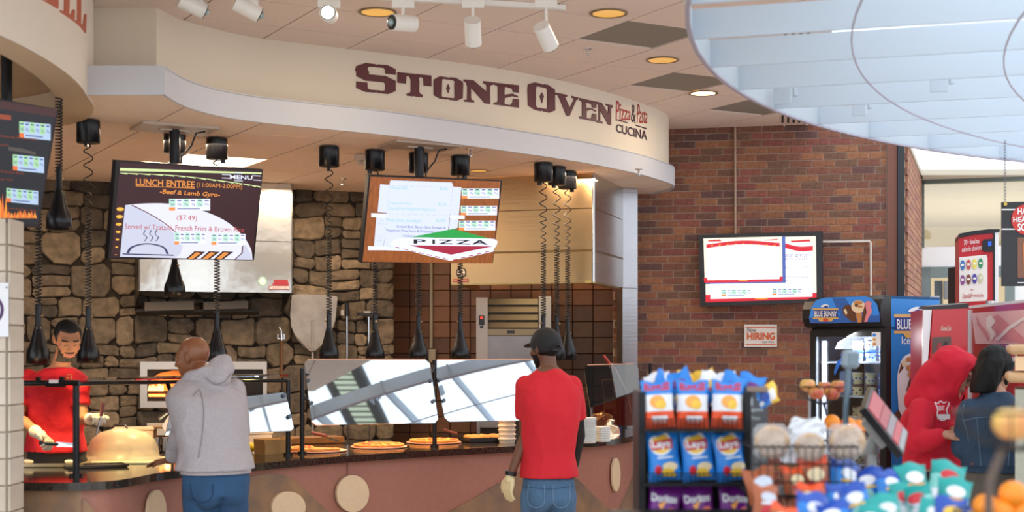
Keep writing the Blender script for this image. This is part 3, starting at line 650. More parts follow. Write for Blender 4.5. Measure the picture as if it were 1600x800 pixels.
for i in range(len(st)-1): poly(b,[(st[i].x,st[i].y),(st[i].x+18-i,st[i].y),(st[i+1].x+18-i,st[i+1].y),(st[i+1].x,st[i+1].y)],f(.004),10)
poly(b,[(970,640),(978,642),(975,690),(925,735),(915,735),(965,690)],f(.004),10)
for i,(cy,r_) in enumerate([(386,26),(438,24),(491,21),(544,17),(597,13),(649,10),(702,6)]): poly(b,ell(124-i*5,cy,r_,r_*.5,14),f(.003),11)
txt(b,'LUNCH ENTREE',[(232,172),(642,192),(640,238),(232,220)],f(.003),bold=.02,mat=6); txt(b,'(11:00AM-2:00PM)',[(655,200),(972,216),(970,254),(655,240)],f(.003),mat=6)
poly(b,[(232,222),(642,239),(642,243),(232,227)],f(.003),6)
txt(b,'-Beef & Lamb Gyro-',[(400,246),(820,272),(815,310),(398,288)],f(.003),bold=.02,shear=.15,mat=6)
txt(b,'($7.49)',[(518,425),(658,432),(656,475),(516,468)],f(.004),mat=9)
txt(b,'Served w/ Tzatziki, French Fries & Brown Rice',[(156,486),(986,512),(984,552),(156,528)],f(.005),mat=9)
txt(b,'MENU',[(886,148),(1042,154),(1042,182),(886,176)],f(.004),bold=.02,mat=0)
for (x,y) in [(830,142),(1040,150),(830,166),(1045,180),(915,132),(915,185)]: poly(b,[(x,y),(x+60,y+3),(x+60,y+9),(x,y+6)],f(.004),7)
nutri(b,463,314,748,396,f(.005),f(.006)); nutri(b,500,550,718,632,f(.006),f(.007)); nutri(b,757,558,994,634,f(.006),f(.007))
poly(b,[(140,693),(495,702),(495,710),(140,701)],f(.004),12)
d0=[(p.x,p.y) for p in catmull([(165,692),(200,645),(310,622),(425,645),(462,698)],5)]; d1=[(p.x,p.y) for p in catmull([(185,692),(215,652),(310,630),(415,652),(445,698)],5)]
for i in range(len(d0)-1): poly(b,[d0[i],d0[i+1],d1[i+1],d1[i]],f(.004),12)
for x in (298,340,378):
    w0=catmull([(x,530),(x-12,560),(x+10,580),(x-6,608)],4)
    for i in range(len(w0)-1): poly(b,[(w0[i].x-3,w0[i].y),(w0[i].x+4,w0[i].y),(w0[i+1].x+4,w0[i+1].y),(w0[i+1].x-3,w0[i+1].y)],f(.004),12)
for x in (575,675,770): poly(b,[(x+65,678),(x+140,682),(x+65,738),(x,735)],f(.004),4); poly(b,[(x+75,685),(x+110,690),(x+55,732),(x+20,730)],f(.005),6)
b.build('menu_picture',scm,t)
# --- pizza screen ---
p2=Plane((-.555,10.0,2.50),R(33.5),R(14.4),.029,1.075,.605)
t=tvset(p2,'tilted hanging screen showing the wood grained pizza menu',(655,225))
f=lambda o:p2.fn(550,260,.2,o); b=MB()
poly(b,[(145,80),(1160,118),(1098,758),(82,745)],f(.001),WD)
poly(b,[(220,140),(300,145),(285,365),(200,358)],f(.002),13); poly(b,[(300,108),(780,125),(792,158),(750,500),(440,660),(245,655),(295,130)],f(.003),13)
poly(b,[(785,158),(855,162),(835,380),(765,378)],f(.002),13); poly(b,[(190,395),(275,398),(245,628),(172,624)],f(.002),13); poly(b,[(765,405),(832,410),(825,480),(755,500)],f(.002),13)
poly(b,[(150,365),(275,370),(272,400),(150,395)],f(.0045),0); poly(b,[(765,378),(882,384),(880,414),(765,408)],f(.0045),0); poly(b,[(125,622),(250,625),(430,655),(125,655)],f(.0045),0)
for k in range(13):
    y=150+k*36; poly(b,[(290-k*3.2,y),(294-k*3.2,y),(292-k*3.2,y+20),(288-k*3.2,y+20)],f(.005),20)
    if k<10: poly(b,[(785-k*3,y),(789-k*3,y),(787-k*3,y+20),(783-k*3,y+20)],f(.005),20)
for k in range(10): poly(b,[(310+k*48,148+k*1.5),(340+k*48,149+k*1.5),(340+k*48,152+k*1.5),(310+k*48,151+k*1.5)],f(.005),20); poly(b,[(290+k*48,370+k*1.5),(320+k*48,371+k*1.5),(320+k*48,374+k*1.5),(290+k*48,373+k*1.5)],f(.005),20)
for s_,x0,y0,x1,y1,mt in [('Cheese Slice',300,152,440,178,16),('$2.85',685,162,748,188,16),('Pepperoni Slice',288,275,465,300,16),('$3.15',674,284,736,308,16),('(Cup & Char Margherita Pepperoni)',285,316,650,345,16),('Meat lover Stromboli',275,404,540,432,16),('$3.99',660,412,730,438,16),('Ground Beef, Bacon, Spicy Sausage, &',348,458,732,484,3),('Pepperoni, Pizza Sauce & Mozzarella Cheese',270,488,722,514,3),('-Folded in a Pizza Dough-',395,532,650,556,3),('LUNCH',205,415,250,428,20),('SPECIAL',200,438,250,452,20),('SUMMER',193,538,245,550,20),('HOT',200,556,235,568,20),('COMBO',193,574,240,586,20)]:
    txt(b,s_,[(x0,y0),(x1,y0+(x1-x0)*.03),(x1,y1+(x1-x0)*.03),(x0,y1)],f(.005),mat=mt)
cl1=catmull([(300,600),(340,572),(440,560),(780,560),(1115,568),(1108,650)],4); lowr=[(1108,665),(1040,680),(900,712),(770,738),(600,700),(430,655),(300,625)]
poly(b,[(p.x,p.y) for p in cl1]+lowr,f(.006),0)
poly(b,[(460,553),(790,488),(1075,563)],f(.007),14); poly(b,[(445,616),(1100,625),(775,690)],f(.007),15)
for k,xx in enumerate(range(340,760,62)): poly(b,[(xx,628+k*14),(xx+34,634+k*15),(xx+34,640+k*15),(xx,634+k*14)],f(.008),15)
for k,xx in enumerate(range(790,1100,62)): poly(b,[(xx,728-k*15),(xx+34,722-k*15),(xx+34,728-k*15),(xx,734-k*15)],f(.008),15)
for ch,x0,x1 in [('P',482,578),('I',628,648),('Z',672,792),('Z',808,928),('A',936,1062)]: txt(b,ch,[(x0,570+(x0-480)*.01),(x1,570+(x1-480)*.012),(x1,604+(x1-480)*.014),(x0,604+(x0-480)*.01)],f(.008),bold=.02,mat=22)
for (x0,y0,x1,y1) in [(858,172,1150,252),(850,308,1133,382),(835,424,1120,500)]: nutri(b,x0,y0,x1,y1,f(.003),f(.004))
b.build('menu_picture',scm,t)
# --- pasta screen on the brick wall ---
p3=Plane((2.243,12.9,2.324),R(-22),0,.0,1.13,.66)
p3.c=Vector((2.26,12.93,2.324)); q=p3
t=thing('menu_screen','wide screen with red ribbons and two white menus on the brick wall','screen',tuple(p3.c))
fr=[onp(x,y,p3.c,p3.N) for x,y in [(1092,367),(1284,361),(1285,472),(1094,479)]]
b=MB(); b.prism(fr,p3.N*-.06); b.build('bezel',M('bezel_navy','#20222c',.4),t); b=MB(); b.box(p3.c-p3.N*.11,(.35,.16,.3),rot=(0,0,R(-22))); b.build('wall_bracket',blackm,t)
f=lambda o:p3.fn(1080,355,.1625,o); b=MB()
poly(b,[(115,100),(1200,86),(1205,690),(138,722)],f(.001),22)
poly(b,[(905,92),(1198,86),(1205,655),(905,660)],f(.002),18); poly(b,[(905,92),(905,540),(138,548),(140,660),(1205,655),(1205,600)],f(.0015),18)
poly(b,[(905,150),(1158,150),(1165,670),(185,690),(182,545),(905,535)],f(.003),19)
poly(b,[(138,652),(185,650),(185,690),(1165,668),(1165,632),(1205,632),(1205,690),(138,722)],f(.0035),17)
poly(b,[(118,108),(872,88),(878,520),(130,520)],f(.004),18); poly(b,[(150,145),(845,130),(850,500),(155,505)],f(.005),19)
poly(b,[(872,88),(905,88),(910,535),(140,545),(138,530),(880,522)],f(.0045),21)
poly(b,[(120,488),(155,486),(158,510),(848,498),(848,475),(878,475),(880,522),(128,535)],f(.006),17)
def arcb(x0,x1,ya,ym,yb,w_,o):
    c_=catmull([(x0,ya),((x0+x1)/2,ym),(x1,yb)],6)
    for i in range(len(c_)-1): poly(b,[(c_[i].x,c_[i].y),(c_[i+1].x,c_[i+1].y),(c_[i+1].x,c_[i+1].y+w_),(c_[i].x,c_[i].y+w_)],f(o),17)
arcb(145,850,165,128,150,36,.006); arcb(905,1170,155,185,180,46,.0065); poly(b,[(160,125),(280,118),(290,136),(165,138)],f(.006),17); poly(b,[(700,125),(830,112),(832,124),(705,128)],f(.006),17); poly(b,[(955,130),(1140,118),(1145,138),(965,145)],f(.006),17)
for i in range(9): poly(b,ell(200+i*75,170-abs(4-i)*-4+-10,12,5,8,rot=-20),f(.0075),11)
for s_,x0,y0,x1,y1,mt in [('Pasta Station',240,205,395,228,20),('11:00AM-3:00PM',225,240,410,256,20),('Small $4.99',232,298,405,316,20),('Large $6.99',230,325,405,345,20),('Add Meatballs $1.50',205,352,425,372,20),('Add Sausage $1.99',240,410,390,428,20),('Breadstick $1.00',240,438,395,456,20),('All served with garlic bread $7.99',190,470,440,486,20),('Weekly Pasta Duo $7.99',530,196,812,222,20),('11:00AM-3:00PM',585,230,745,246,20),('Baked Tossed with Your Choice',515,260,820,280,20),('of',655,288,672,300,20),('Marinara Chicken',585,315,745,333,20),('Parmesan Alfredo',565,345,775,365,20),('Basil Chicken or Tofu',560,376,775,396,20),('Italian Entree',885,245,1118,285,3),('(3PM)DINNER',885,296,1118,326,3),('Marinara',885,378,1005,398,3),('$4.99',1065,375,1132,395,3),('w/ Marinara Sauce &',885,468,1132,490,3),('Breadstick',885,505,940,520,3),('Please ask for Today Choice Of Salad',190,540,580,556,20)]:
    txt(b,s_,[(x0,y0),(x1,y0-(x1-x0)*.01),(x1,y1-(x1-x0)*.01),(x0,y1)],f(.0062),mat=mt,shear=.2 if mt==3 else 0)
nutri(b,290,600,580,665,f(.004),f(.005)); nutri(b,778,590,1066,655,f(.004),f(.005))
poly(b,ell(675,686,70,6,12),f(.005),11); poly(b,ell(500,512,48,5,12),f(.007),11)
b.build('menu_picture',scm,t)
# --- left edge grill screen ---
p4=Plane(onp(0,260,(-2.75,7.6,2.6),(math.sin(R(50)),-math.cos(R(50)),-.2)),R(50),R(13),0,1.1,.62)
t=thing('menu_screen','dark screen with flames and nutrition tables cut by the left edge','screen',tuple(p4.c))
b=MB(); b.prism([onp(x,y,p4.c,p4.N) for x,y in [(-150,128),(91,171),(60,356),(-180,334)]],p4.N*-.05); b.build('bezel',M('bezel_left','#241018',.4),t)
b=MB(); b.cyl((p4.c.x,p4.c.y+.1,p4.c.z),(p4.c.x,p4.c.y+.1,3.21),.03); b.build('pole',blackm,t)
f=lambda o:p4.fn(0,140,110/383,o); b=MB()
poly(b,[(-200,60),(300,128),(205,735),(-200,715)],f(.001),0); poly(b,[(-200,30),(310,108),(302,150),(-200,75)],f(.002),1)
for (x0,y0,x1,y1) in [(105,172,275,270),(70,352,240,448),(35,535,207,620)]:
    sh=lambda g:(lambda x,y:g(x,y+(x-x0)*.1)); nutri(b,x0,y0,x1,y1-10,sh(f(.003)),sh(f(.004)),(2,3,4,5))
for (s_,x0,y0,x1) in [('Fresh Mozzarella & Pesto Melt',-60,238,200),('Bacon',-20,288,45),('Cheese & Double Bacon',-60,430,130),('Burger Roll',-20,478,68),('Bacon and Cheese & Onion Ring',-60,628,195)]: txt(b,s_,[(x0,y0),(x1,y0+(x1-x0)*.1),(x1,y0+14+(x1-x0)*.1),(x0,y0+14)],f(.003),mat=6)
poly(b,[(-100,122),(60,140),(60,168),(-100,145)],f(.003),6); poly(b,[(45,310),(120,320),(195,342),(195,355),(110,340),(45,330)],f(.003),7)
rnd=random.Random(3)
for i in range(16): x=-60+i*16; h_=rnd.uniform(20,40)+(90 if i<6 else 0); poly(b,[(x,698),(x+22,700),(x+14+rnd.uniform(-6,6),690-h_*.6),(x+8+rnd.uniform(-8,8),690-h_)],f(.003+i*.0002),8 if i%2 else 4)
b.build('menu_picture',[ME('s4_navy','#10141e'),ME('s4_brown','#3c1a1c'),ME('s4_blue','#a9c0dc'),ME('s4_green','#9fcf9a'),ME('s4_orange','#d96a2c'),ME('s4_ink','#4a5488'),ME('s4_rust','#8a3c22'),ME('s4_grey','#4a4440'),ME('s4_flame','#e08a30')],t)
# white notice with a purple ring on the pillar
pn=(-2.48,6.985,1.5); b=MB(); f=lambda x,y:onp(x,y,pn,(0,-1,0)); f2=lambda x,y:onp(x,y,pn,(0,-1,0),.004)
b.prism([f(-30,442),f(13.5,442),f(13.5,526),f(-30,526)],(0,-.003,0)); b.cur=1; b.add([f2(*p) for p in ell(-16,484,22,24,24)],[tuple(range(24))]); b.cur=0; f3=lambda x,y:onp(x,y,pn,(0,-1,0),.006); b.add([f3(*p) for p in ell(-16,484,17,19,24)],[tuple(range(24))]); b.cur=2; b.add([f3(*p) for p in ell(10.3,449,1.4,1.4,10)],[tuple(range(10))])
tag(b.build('notice_sign',[M('notice_white','#e6e6ec',.5),M('notice_purple','#4c2a5e',.5),blackm],origin=pn),'white notice with a purple ring on the tiled pillar','sign')
# ================= HEAT LAMPS =================
hl_black=M('lamp_black','#141418',.28,.3); cordm=M('cord_black','#1b1a1c',.55)
def coil(z0,z1,dense,r0=.028,r1=.019):
    pts=[];z=z0;a=0;n=10
    while z>z1:
        t=(z0-z)/(z0-z1); pitch=.09 if t<.25 else (.055 if t<.45 else .02)
        if dense: pitch=.018
        r=(r0 if t<.3 else r1)*min(1,(z0-z)/.03+.15); pts.append((r*math.cos(a),r*math.sin(a),z)); a+=2*math.pi/n; z-=pitch/n
    pts.append((0,0,z1)); return pts
def heat_lamp(full=True,drum=True):
    t=bpy.data.objects.new('heat_lamp',None); COL.objects.link(t)
    zt=1.49 if full else 1.07   # shade bottom is the origin
    b=MB()
    if drum:
        b.lathe([(.073,zt+.04),(.073,zt-.095),(.066,zt-.1),(0,zt-.1)],n=28); b.lathe([(.073,zt+.04),(0,zt+.04)],n=28); b.box((0,-.04,zt-.11),(.02,.03,.03)); b.build('drum',hl_black,t)
    b=MB(); b.tube(coil(zt-.1,.33,not full,),.0042,5); b.build('coiled_cord',cordm,t)
    b=MB(); b.lathe([(.014,.36),(.018,.33),(.018,.245),(.026,.21),(.05,.12),(.068,.075),(.071,.05),(.071,0),(.066,0),(.066,.06),(.02,.15)],n=28); b.lathe([(.0,.36),(.014,.36)],n=16); shd=b.build('shade',hl_black,t)
    b=MB(); b.cyl((.018,0,.29),(.03,0,.29),.008,n=10); b.sph((0,-.028,.215),.005,8,6); b.sph((.02,-.02,.215),.005,8,6); b.build('swivel_knob',M('knob_brass','#9a8460',.3,.7),shd)
    b=MB(); b.cyl((0,0,.012),(0,0,.014),.06,n=20); b.build('bulb',M('heat_bulb','#ffb56b',.5,emit=5),shd)
    return t
L1=heat_lamp(); L2=heat_lamp(False,True)
lamps=[(138,187,'rightmost of the pair of black coiled heat lamps above the cook'),(339,215,'black heat lamp hanging directly over the grey hood of the leaning man'),(514,228,'black heat lamp in front of the hanging pizza peel'),(586,234,'black heat lamp below the left half of the pizza menu screen'),(654,238,'black heat lamp under the middle of the pizza screen beside the tile wall'),(719,243,'lit black heat lamp hanging in front of the deck oven'),(849,254,'leftmost of the three heat lamps with loose cords by the steel hood corner'),(870,260,'middle of the three heat lamps behind the black cap'),(887,267,'rightmost heat lamp of the three beside the steel column')]
first=True
for i,(px,py,lab) in enumerate(lamps):
    c=wp(px,py,3.05); loc=(c.x,c.y,1.51); o=L1 if first else dup(L1); first=False
    o.location=loc; o.rotation_euler=(0,0,i*1.7); tag(o,lab,'heat lamp','heat lamps over the serving counter')
c=P(60,545,8.6); o=dup(L1); o.location=(c.x,c.y,1.51); tag(o,'leftmost black heat lamp, hanging beside the beige pillar','heat lamp','heat lamps over the serving counter')
c=wp(273,209,3.05); L2.location=(c.x,c.y,1.95); L2.rotation_euler=(0,0,1); tag(L2,'raised black heat lamp in front of the left steel hood','heat lamp','heat lamps over the serving counter')
o=dup(L2); c=P(92,355,8.1); o.location=(c.x,c.y,2.0+.28); tag(o,'raised black heat lamp left of the lunch entree screen, before the stone wall','heat lamp','heat lamps over the serving counter')
c=o
for ch in list(o.children):
    if ch.name.startswith('drum'): bpy.data.objects.remove(ch)
for (x,y,e) in [(P(60,545,8.6).x,8.2,34),(-2.5,8.3,42),(-2.25,8.75,36),(-1.7,9.35,14),(-1.25,9.75,14),(-.95,10.0,14),(-.6,10.2,14),(-.3,10.5,14),(.3,10.9,12)]:
    l=bpy.data.lights.new('heat_bulb','SPOT'); l.energy=e; l.color=(1,.62,.3); l.spot_size=R(125); l.spot_blend=.6; l.shadow_soft_size=.05
    o=bpy.data.objects.new('heat_bulb',l); COL.objects.link(o); o.location=(x,y,1.5)
# ================= KITCHEN =================
stl=M('hood_steel','#c8c4bc',.22,1,bump=(3,.05,.02,(1,1,30))); warmst=M('warm_steel','#c9a77a',.3,1,bump=(4,.06,.02,(1,1,20))); darkst=M('dark_steel','#6e6a66',.35,1)
fst=lambda px,py,o=0:onp(px,py,SA,SN,o)
# --- left hood over the hearth oven ---
hA=Vector((-3.16,12.04,0)); hB=Vector((-1.93,12.49,0)); hd=(hB-hA).normalized(); hn=Vector((hd.y,-hd.x,0)); hw=(hB-hA).length; ha=math.atan2(hd.y,hd.x)
t=thing('exhaust_hood','bright steel exhaust hood with two stacked panels on the stone wall','exhaust hood',(-2.5,12.3,2.09))
def up(v,z): return Vector((v.x,v.y,z))
def hdep(p,k=1.0): # the matching point on the stone wall
    return p-hn*((p-SA).dot(SN)-.06)*k
for (z0,z1) in ((2.09,2.535),(2.54,3.045)):
    b=MB(); b.prism([up(hA,z0),up(hB,z0),up(hB-hn*.02,z0),up(hA-hn*.02,z0)],(0,0,z1-z0)); b.build('front_panel',M('panel_steel','#dcdcd8',.2,.85,bump=(1.6,.25,.05)),t)
b=MB()
for e in (hA,hB): b=MB(); b.prism([up(e,2.09),up(hdep(e),1.93),up(hdep(e),3.045),up(e,3.045)],hd*(.012 if e is hA else -.012)); b.build('side_panel',darkst,t)
b=MB(); q0,q1=up(hdep(hA),1.95),up(hdep(hB),1.95); b.prism([up(hA,2.30)-hn*.03,up(hB,2.30)-hn*.03,q1+Vector((0,0,.15)),q0+Vector((0,0,.15))],(0,0,.02)); b.build('filter_bank',M('hood_black','#12110f',.7),t)  # filters and ledge share one even black
b=MB(); b.prism([up(hA,2.095)-hn*.03,up(hB,2.095)-hn*.03,up(hB,2.095)-hn*.05,up(hA,2.095)-hn*.05],(0,0,.05)); b.build('drip_edge',darkst,t)
for (x0,x1,y0,y1) in ((226,303,470,486),(318,388,470,484)):
    b=MB(); n_=SN; b.prism([fst(x0,y0+2,.32),fst(x1,y0,.32),fst(x1,y1-2,.32),fst(x0,y1,.32)],-n_*.22); b.build('baffle_box',M('box_grey','#5e564e',.5,.5),t)
b=MB(); b.prism([fst(212,487,.3),fst(405,487,.3),fst(405,492,.08),fst(212,492,.08)],(0,0,.02)); b.build('support_ledge',M('hood_black'),t)
f=lambda x,y:onp(x,y,hB,hn,.004); f2=lambda x,y:onp(x,y,hB,hn,.007)
b=MB(); b.add([f(*p) for p in ell(410,440,7.5,8,20)],[tuple(range(20))]); rect(b,428,437,450,442,f,1); rect(b,426,442,451,446,f,1); rect(b,420,446.5,452,453,f,1); rect(b,421,447.5,451,452,f2,2); txt(b,'CARNIVORE',[(422,448),(450,451.5)],lambda x,y:onp(x,y,hB,hn,.009),mat=1); b.cur=3; b.add([f2(*p) for p in ell(410,440,5,5.5,16)],[tuple(range(16))])
b.build('maker_plate',[M('plate_teal','#8fb0aa',.5),M('plate_red','#8e2732',.5),M('plate_white','#e5dada',.5),M('plate_pale','#c9dcd8',.5)],t)
# --- hearth oven in the stone wall ---
t=thing('hearth_oven','steel framed oven opening with flames set in the stone wall','oven',tuple(fst(318,637)))
def pxbar(b,x0,y0,x1,y1,fn,o,th): b.prism([fn(x0,y0,o),fn(x1,y0,o),fn(x1,y1,o),fn(x0,y1,o)],-SN*th)
b=MB()
for q in ((219,565,417,577),(219,627,417,637),(219,577,230,627),(411,577,417,627)): pxbar(b,*q,fst,.12,.10)
b.build('frame',M('frame_steel','#c9c9c6',.35,.7),t)
b=MB(); pxbar(b,228,575,413,629,fst,.075,.02); b.build('oven_cavity',M('cavity_black','#14100e',.6),t)
b=MB(); arch=[(233,601),(238,590),(250,583),(270,579),(284,578),(300,580),(318,586),(330,596),(334,610),(334,624),(231,624)]
b.prism([fst(x,y,.09) for x,y in arch],-SN*.012); b.build('firelit_arch',M('arch_fireglow','#d0803a',.7,noise=(9,.3),emit=.0),t)  # orange of the arch is firelight put into its colour
b=MB(); pxbar(b,230,611,410,614,fst,.105,.012); pxbar(b,230,620,410,627,fst,.105,.012); b.build('burner_bar',M('bar_dark','#241c18',.5,.4),t)
b=MB(); pxbar(b,334,577,410,627,fst,.098,.008); b.build('shutter',M('shutter_dark','#2a2624',.4,.5),t)
fl_=random.Random(5)
for i in range(7):
    x=233+i*3.4; h=fl_.uniform(7,12); b=MB(); b.prism([fst(x-2,611,.112),fst(x+2.4,611,.112),fst(x+1.6,606-h*.3,.112),fst(x+fl_.uniform(-1,1.5),611-h,.112),fst(x-1.5,606,.112)],SN*.006); b.build('flame',M('flame','#ffb060',.5,emit=3.5),t)
b=MB(); b.prism([fst(232,620,.108),fst(258,620,.108),fst(258,616,.108),fst(232,616,.108)],SN*.004); b.build('ember_bed',M('ember','#ff9a48',.5,emit=2),t)
l=bpy.data.lights.new('oven_fire','POINT'); l.energy=1.2; l.color=(1,.5,.18); l.shadow_soft_size=.03; o=bpy.data.objects.new('oven_fire',l); o.location=fst(262,600,.17); COL.objects.link(o)
# --- peel and tools hanging on the stones ---
t=thing('pizza_peel','large worn aluminium pizza peel hanging on the stone wall','pizza peel',tuple(fst(489,600,.1)))
blade=[(456,461),(470,459.5),(510,461),(526,463),(527.5,466),(524,500),(516,524),(506,536),(497,545),(491,549),(484,549),(474,541),(463,528),(455,510),(453.5,490)]
b=MB(); b.prism([fst(x,y,.13) for x,y in blade],-SN*.008); b.build('blade',M('worn_aluminium','#a9a39c',.42,.55,noise=(7,.35)),t)
b=MB(); b.tube([fst(488.5,550,.12),fst(488.5,700,.12)],.012,8); b.build('handle',M('peel_handle','#a19b94',.4,.6),t)
b=MB(); b.tube([fst(463,525,.14),fst(484,548,.14)],.006,6); b.tube([fst(516,524,.14),fst(492,548,.14)],.006,6); b.tube([fst(481,534,.145),fst(482,541,.145),fst(486,545,.145)],.004,6); b.tube([fst(499,534,.145),fst(497,541,.145),fst(493,545,.145)],.004,6); b.tube([fst(488.5,500,.138),fst(488.5,548,.138)],.009,8); b.build('brace',M('peel_handle'),t)
t=thing('oven_brush','long steel rod with a small black brush head standing at the stone wall','oven tool',tuple(fst(542,690,.1)))
b=MB(); b.tube([fst(542,492,.1),fst(543,700,.1)],.009,8); b.build('rod',chrome,t); b=MB(); b.tube([fst(542,473,.1),fst(542,494,.1)],.02,10); b.build('brush_head',black,t); b=MB(); b.box(fst(535,489,.12),(.035,.03,.055),rot=(0,0,sang),bev=.006); b.build('bracket',M('bracket_grey','#a8a29a',.4,.4),t)
t=thing('floor_brush','T shaped broom with a wide black head standing at the stone wall','broom',tuple(fst(576,690,.1)))
b=MB(); b.tube([fst(576,495,.1),fst(576.5,695,.1)],.009,8); b.build('rod',chrome,t); b=MB(); b.box(fst(576,491,.1),(.21,.04,.028),rot=(0,0,sang),bev=.006); b.build('broom_head',black,t); b=MB(); b.box(fst(573,487.5,.1),(.06,.045,.018),rot=(0,0,sang)); b.build('clamp',M('bracket_grey'),t)
t=thing('oven_tool','wood handled hook with a steel end hanging left of the pizza peel','oven tool',tuple(fst(439,585,.1)))
b=MB(); b.tube([fst(440,532,.1),fst(440,590,.1)],.013,8); b.build('handle',M('wood_handle','#6b4a2c',.6,noise=(8,.3,(1,1,.2))),t); b=MB(); b.tube([fst(440,532,.1),fst(439.5,516,.1),fst(436,511,.1)],.011,8); b.tube([fst(434,522,.1),fst(434,530,.1)],.008,6); b.tube([fst(444,522,.1),fst(444,530,.1)],.008,6); b.tube([fst(433,529,.1),fst(445,529,.1)],.006,6); b.build('hook',chrome,t)
# outlet on the stone wall
b=MB(); pxbar(b,229.5,661,263,680,fst,.1,.03); b.cur=1
for x in (236,240): pxbar(b,x,666,x+2,670,fst,.104,.004)
tag(b.build('wall_outlet',[M('outlet_white','#bdb8ae',.5),blackm],origin=tuple(fst(246,670,.08))),'pale double outlet box on the stone wall left of the leaning man','outlet')
# --- right hood ---
G0=Vector((-.52,12.12,0)); G1=Vector((.67,11.70,0)); G2=Vector((1.0,12.80,0)); G3=Vector((-.32,13.5,0))
t=thing('exhaust_hood','large bronze toned steel exhaust hood hanging over the deck oven','exhaust hood',(.1,12.2,2.15))
gd=(G1-G0).normalized(); gn=Vector((gd.y,-gd.x,0)); sd=(G2-G1).normalized(); sn=Vector((sd.y,-sd.x,0))
for (z0,z1) in ((2.15,2.755),(2.762,3.045)):
    b=MB(); b.prism([up(G0,z0),up(G1,z0),up(G1-gn*.015,z0),up(G0-gn*.015,z0)],(0,0,z1-z0)); b.build('front_panel',warmst,t)
    b=MB(); b.prism([up(G1+sd*.012,z0),up(G2,z0),up(G2-sn*.015,z0),up(G1+sd*.012-sn*.015,z0)],(0,0,z1-z0)); b.build('side_panel',stl,t)
b=MB(); b.prism([up(G0,2.15),up(G3,2.15),up(G3+Vector((.015,0,0)),2.15),up(G0+Vector((.015,0,0)),2.15)],(0,0,.895)); b.build('side_panel',warmst,t)
b=MB(); b.tube([up(G1,2.15),up(G1,3.04)],.012,8); b.build('corner_trim',chrome,t)
b=MB(); b.prism([up(G0,2.4),up(G1,2.4),up(G2,2.4),up(G3,2.4)],(0,0,.02)); b.build('inner_top',M('filter_brass','#a88a55',.4,.7),t)
b=MB(); b.prism([up(G0-gn*.02,2.142),up(G1-gn*.02,2.142),up(G1-gn*.07,2.142),up(G0-gn*.07,2.142)],(0,0,.02)); b.prism([up(G1-sn*.02,2.142),up(G2-sn*.02,2.142),up(G2-sn*.07,2.142),up(G1-sn*.07,2.142)],(0,0,.02)); b.build('gutter',M('gutter_lamplit','#cfae6a',.3,.9),t)  # yellow of the gutter stands for lamp light on the inner lip
for k in range(5):
    p=G3.lerp(G2,(k+.5)/5); b=MB(); b.prism([up(p-gd*.1-gn*0,2.2),up(p+gd*.1,2.2),up(p+gd*.1+gn*.35,2.39),up(p-gd*.1+gn*.35,2.39)],(0,0,.02)); b.build('grease_filter',M('filter_steel','#8d8169',.35,.9),t)
area('hood_lamp',(.25,12.5,2.38),(0,0,0),.5,6,(1,.8,.42))
f=lambda x,y:onp(x,y,G0,gn,.004); f2=lambda x,y:onp(x,y,G0,gn,.007)
b=MB(); b.add([f(*p) for p in ell(720.5,426,8,8.5,20)],[tuple(range(20))]); b.cur=1; b.add([f2(*p) for p in ell(720.5,426,6.2,6.6,20)],[tuple(range(20))]); rect(b,708,436,732,441,f,2); txt(b,'NO SMOKING',[(709,437),(731,440)],f2,mat=1)
b.cur=0; b.add([f2(*p)+gn*.002 for p in [(716,422),(717.5,421),(725,430),(723.5,431)]],[(0,1,2,3)])
b.build('round_decal',[M('decal_dark','#3a2826',.5),M('decal_cream','#efe2cf',.5),M('decal_red','#b02a28',.5)],t)
# --- steel corner column ---
b=MB(); b.prism([(.995,12.80,0),(1.135,12.85,0),(1.12,13.35,0),(.98,13.3,0)],(0,0,3.045)); b.prism([(.992,12.795,2.145),(1.138,12.845,2.145),(1.138,12.842,2.15),(.992,12.792,2.15)],(0,0,.006)); tag(b.build('trim_7',M('column_steel','#b4b2b6',.3,.9,noise=(3,.15),bump=(3,.05,.02,(1,1,20)))),kind='structure')
# conduit on tiles
b=MB(); a_=onp(674,300,KA,KN,.04); a_.z=3.05; e_=onp(674,544,KA,KN,.04); b.tube([a_,e_],.017,8); b.box(onp(676,556,KA,KN,.05),(.07,.06,.13),rot=(0,0,math.atan2(KD.y,KD.x)),bev=.006); tag(b.build('conduit',M('conduit_grey','#a89f8c',.5),origin=tuple(e_)),'grey conduit with a switch box on the kitchen tile wall','conduit')
# --- deck oven ---
Yo=13.0; t=thing('deck_oven','stainless deck oven with louvres standing under the right hood','oven',(P(800,545,Yo).x,Yo+.3,0))
fo=lambda x,y,o=0:onp(x,y,(0,Yo,0),(0,-1,0),o)
def ob(b,x0,y0,x1,y1,o=0,d=.4): b.prism([fo(x0,y0,o),fo(x1,y0,o),fo(x1,y1,o),fo(x0,y1,o)],(0,d,0))
ost=M('oven_steel','#5c4f44',.5,.5,bump=(3,.04,.02,(1,1,20)))
b=MB(); ob(b,750,466,858,818,0,.6); b.build('body',M('oven_dark','#3a342f',.5,.5),t)
b=MB(); ob(b,744,465,762,600,.06,.3); b.build('control_column',M('oven_column','#a39a96',.4,.6),t)
b=MB(); ob(b,748,493,757,508,.065,.01); b.build('display_panel',black,t); b=MB(); ob(b,750.5,495,754.5,498,.068,.004); b.build('red_indicator',M('red_led','#ff2818',.5,emit=2.5),t); b=MB(); ob(b,750,509,755,513,.065,.01); b.build('switch',black,t)
b=MB(); ob(b,842,463,861,600,.06,.3); b.build('control_column',M('oven_column'),t)
for k in range(4): y=467+k*12; b=MB(); b.prism([fo(763,y,.03),fo(841,y,.03),fo(841,y+9,.05),fo(763,y+9,.05)],(0,.05,.0)); b.build('louvre',ost,t)
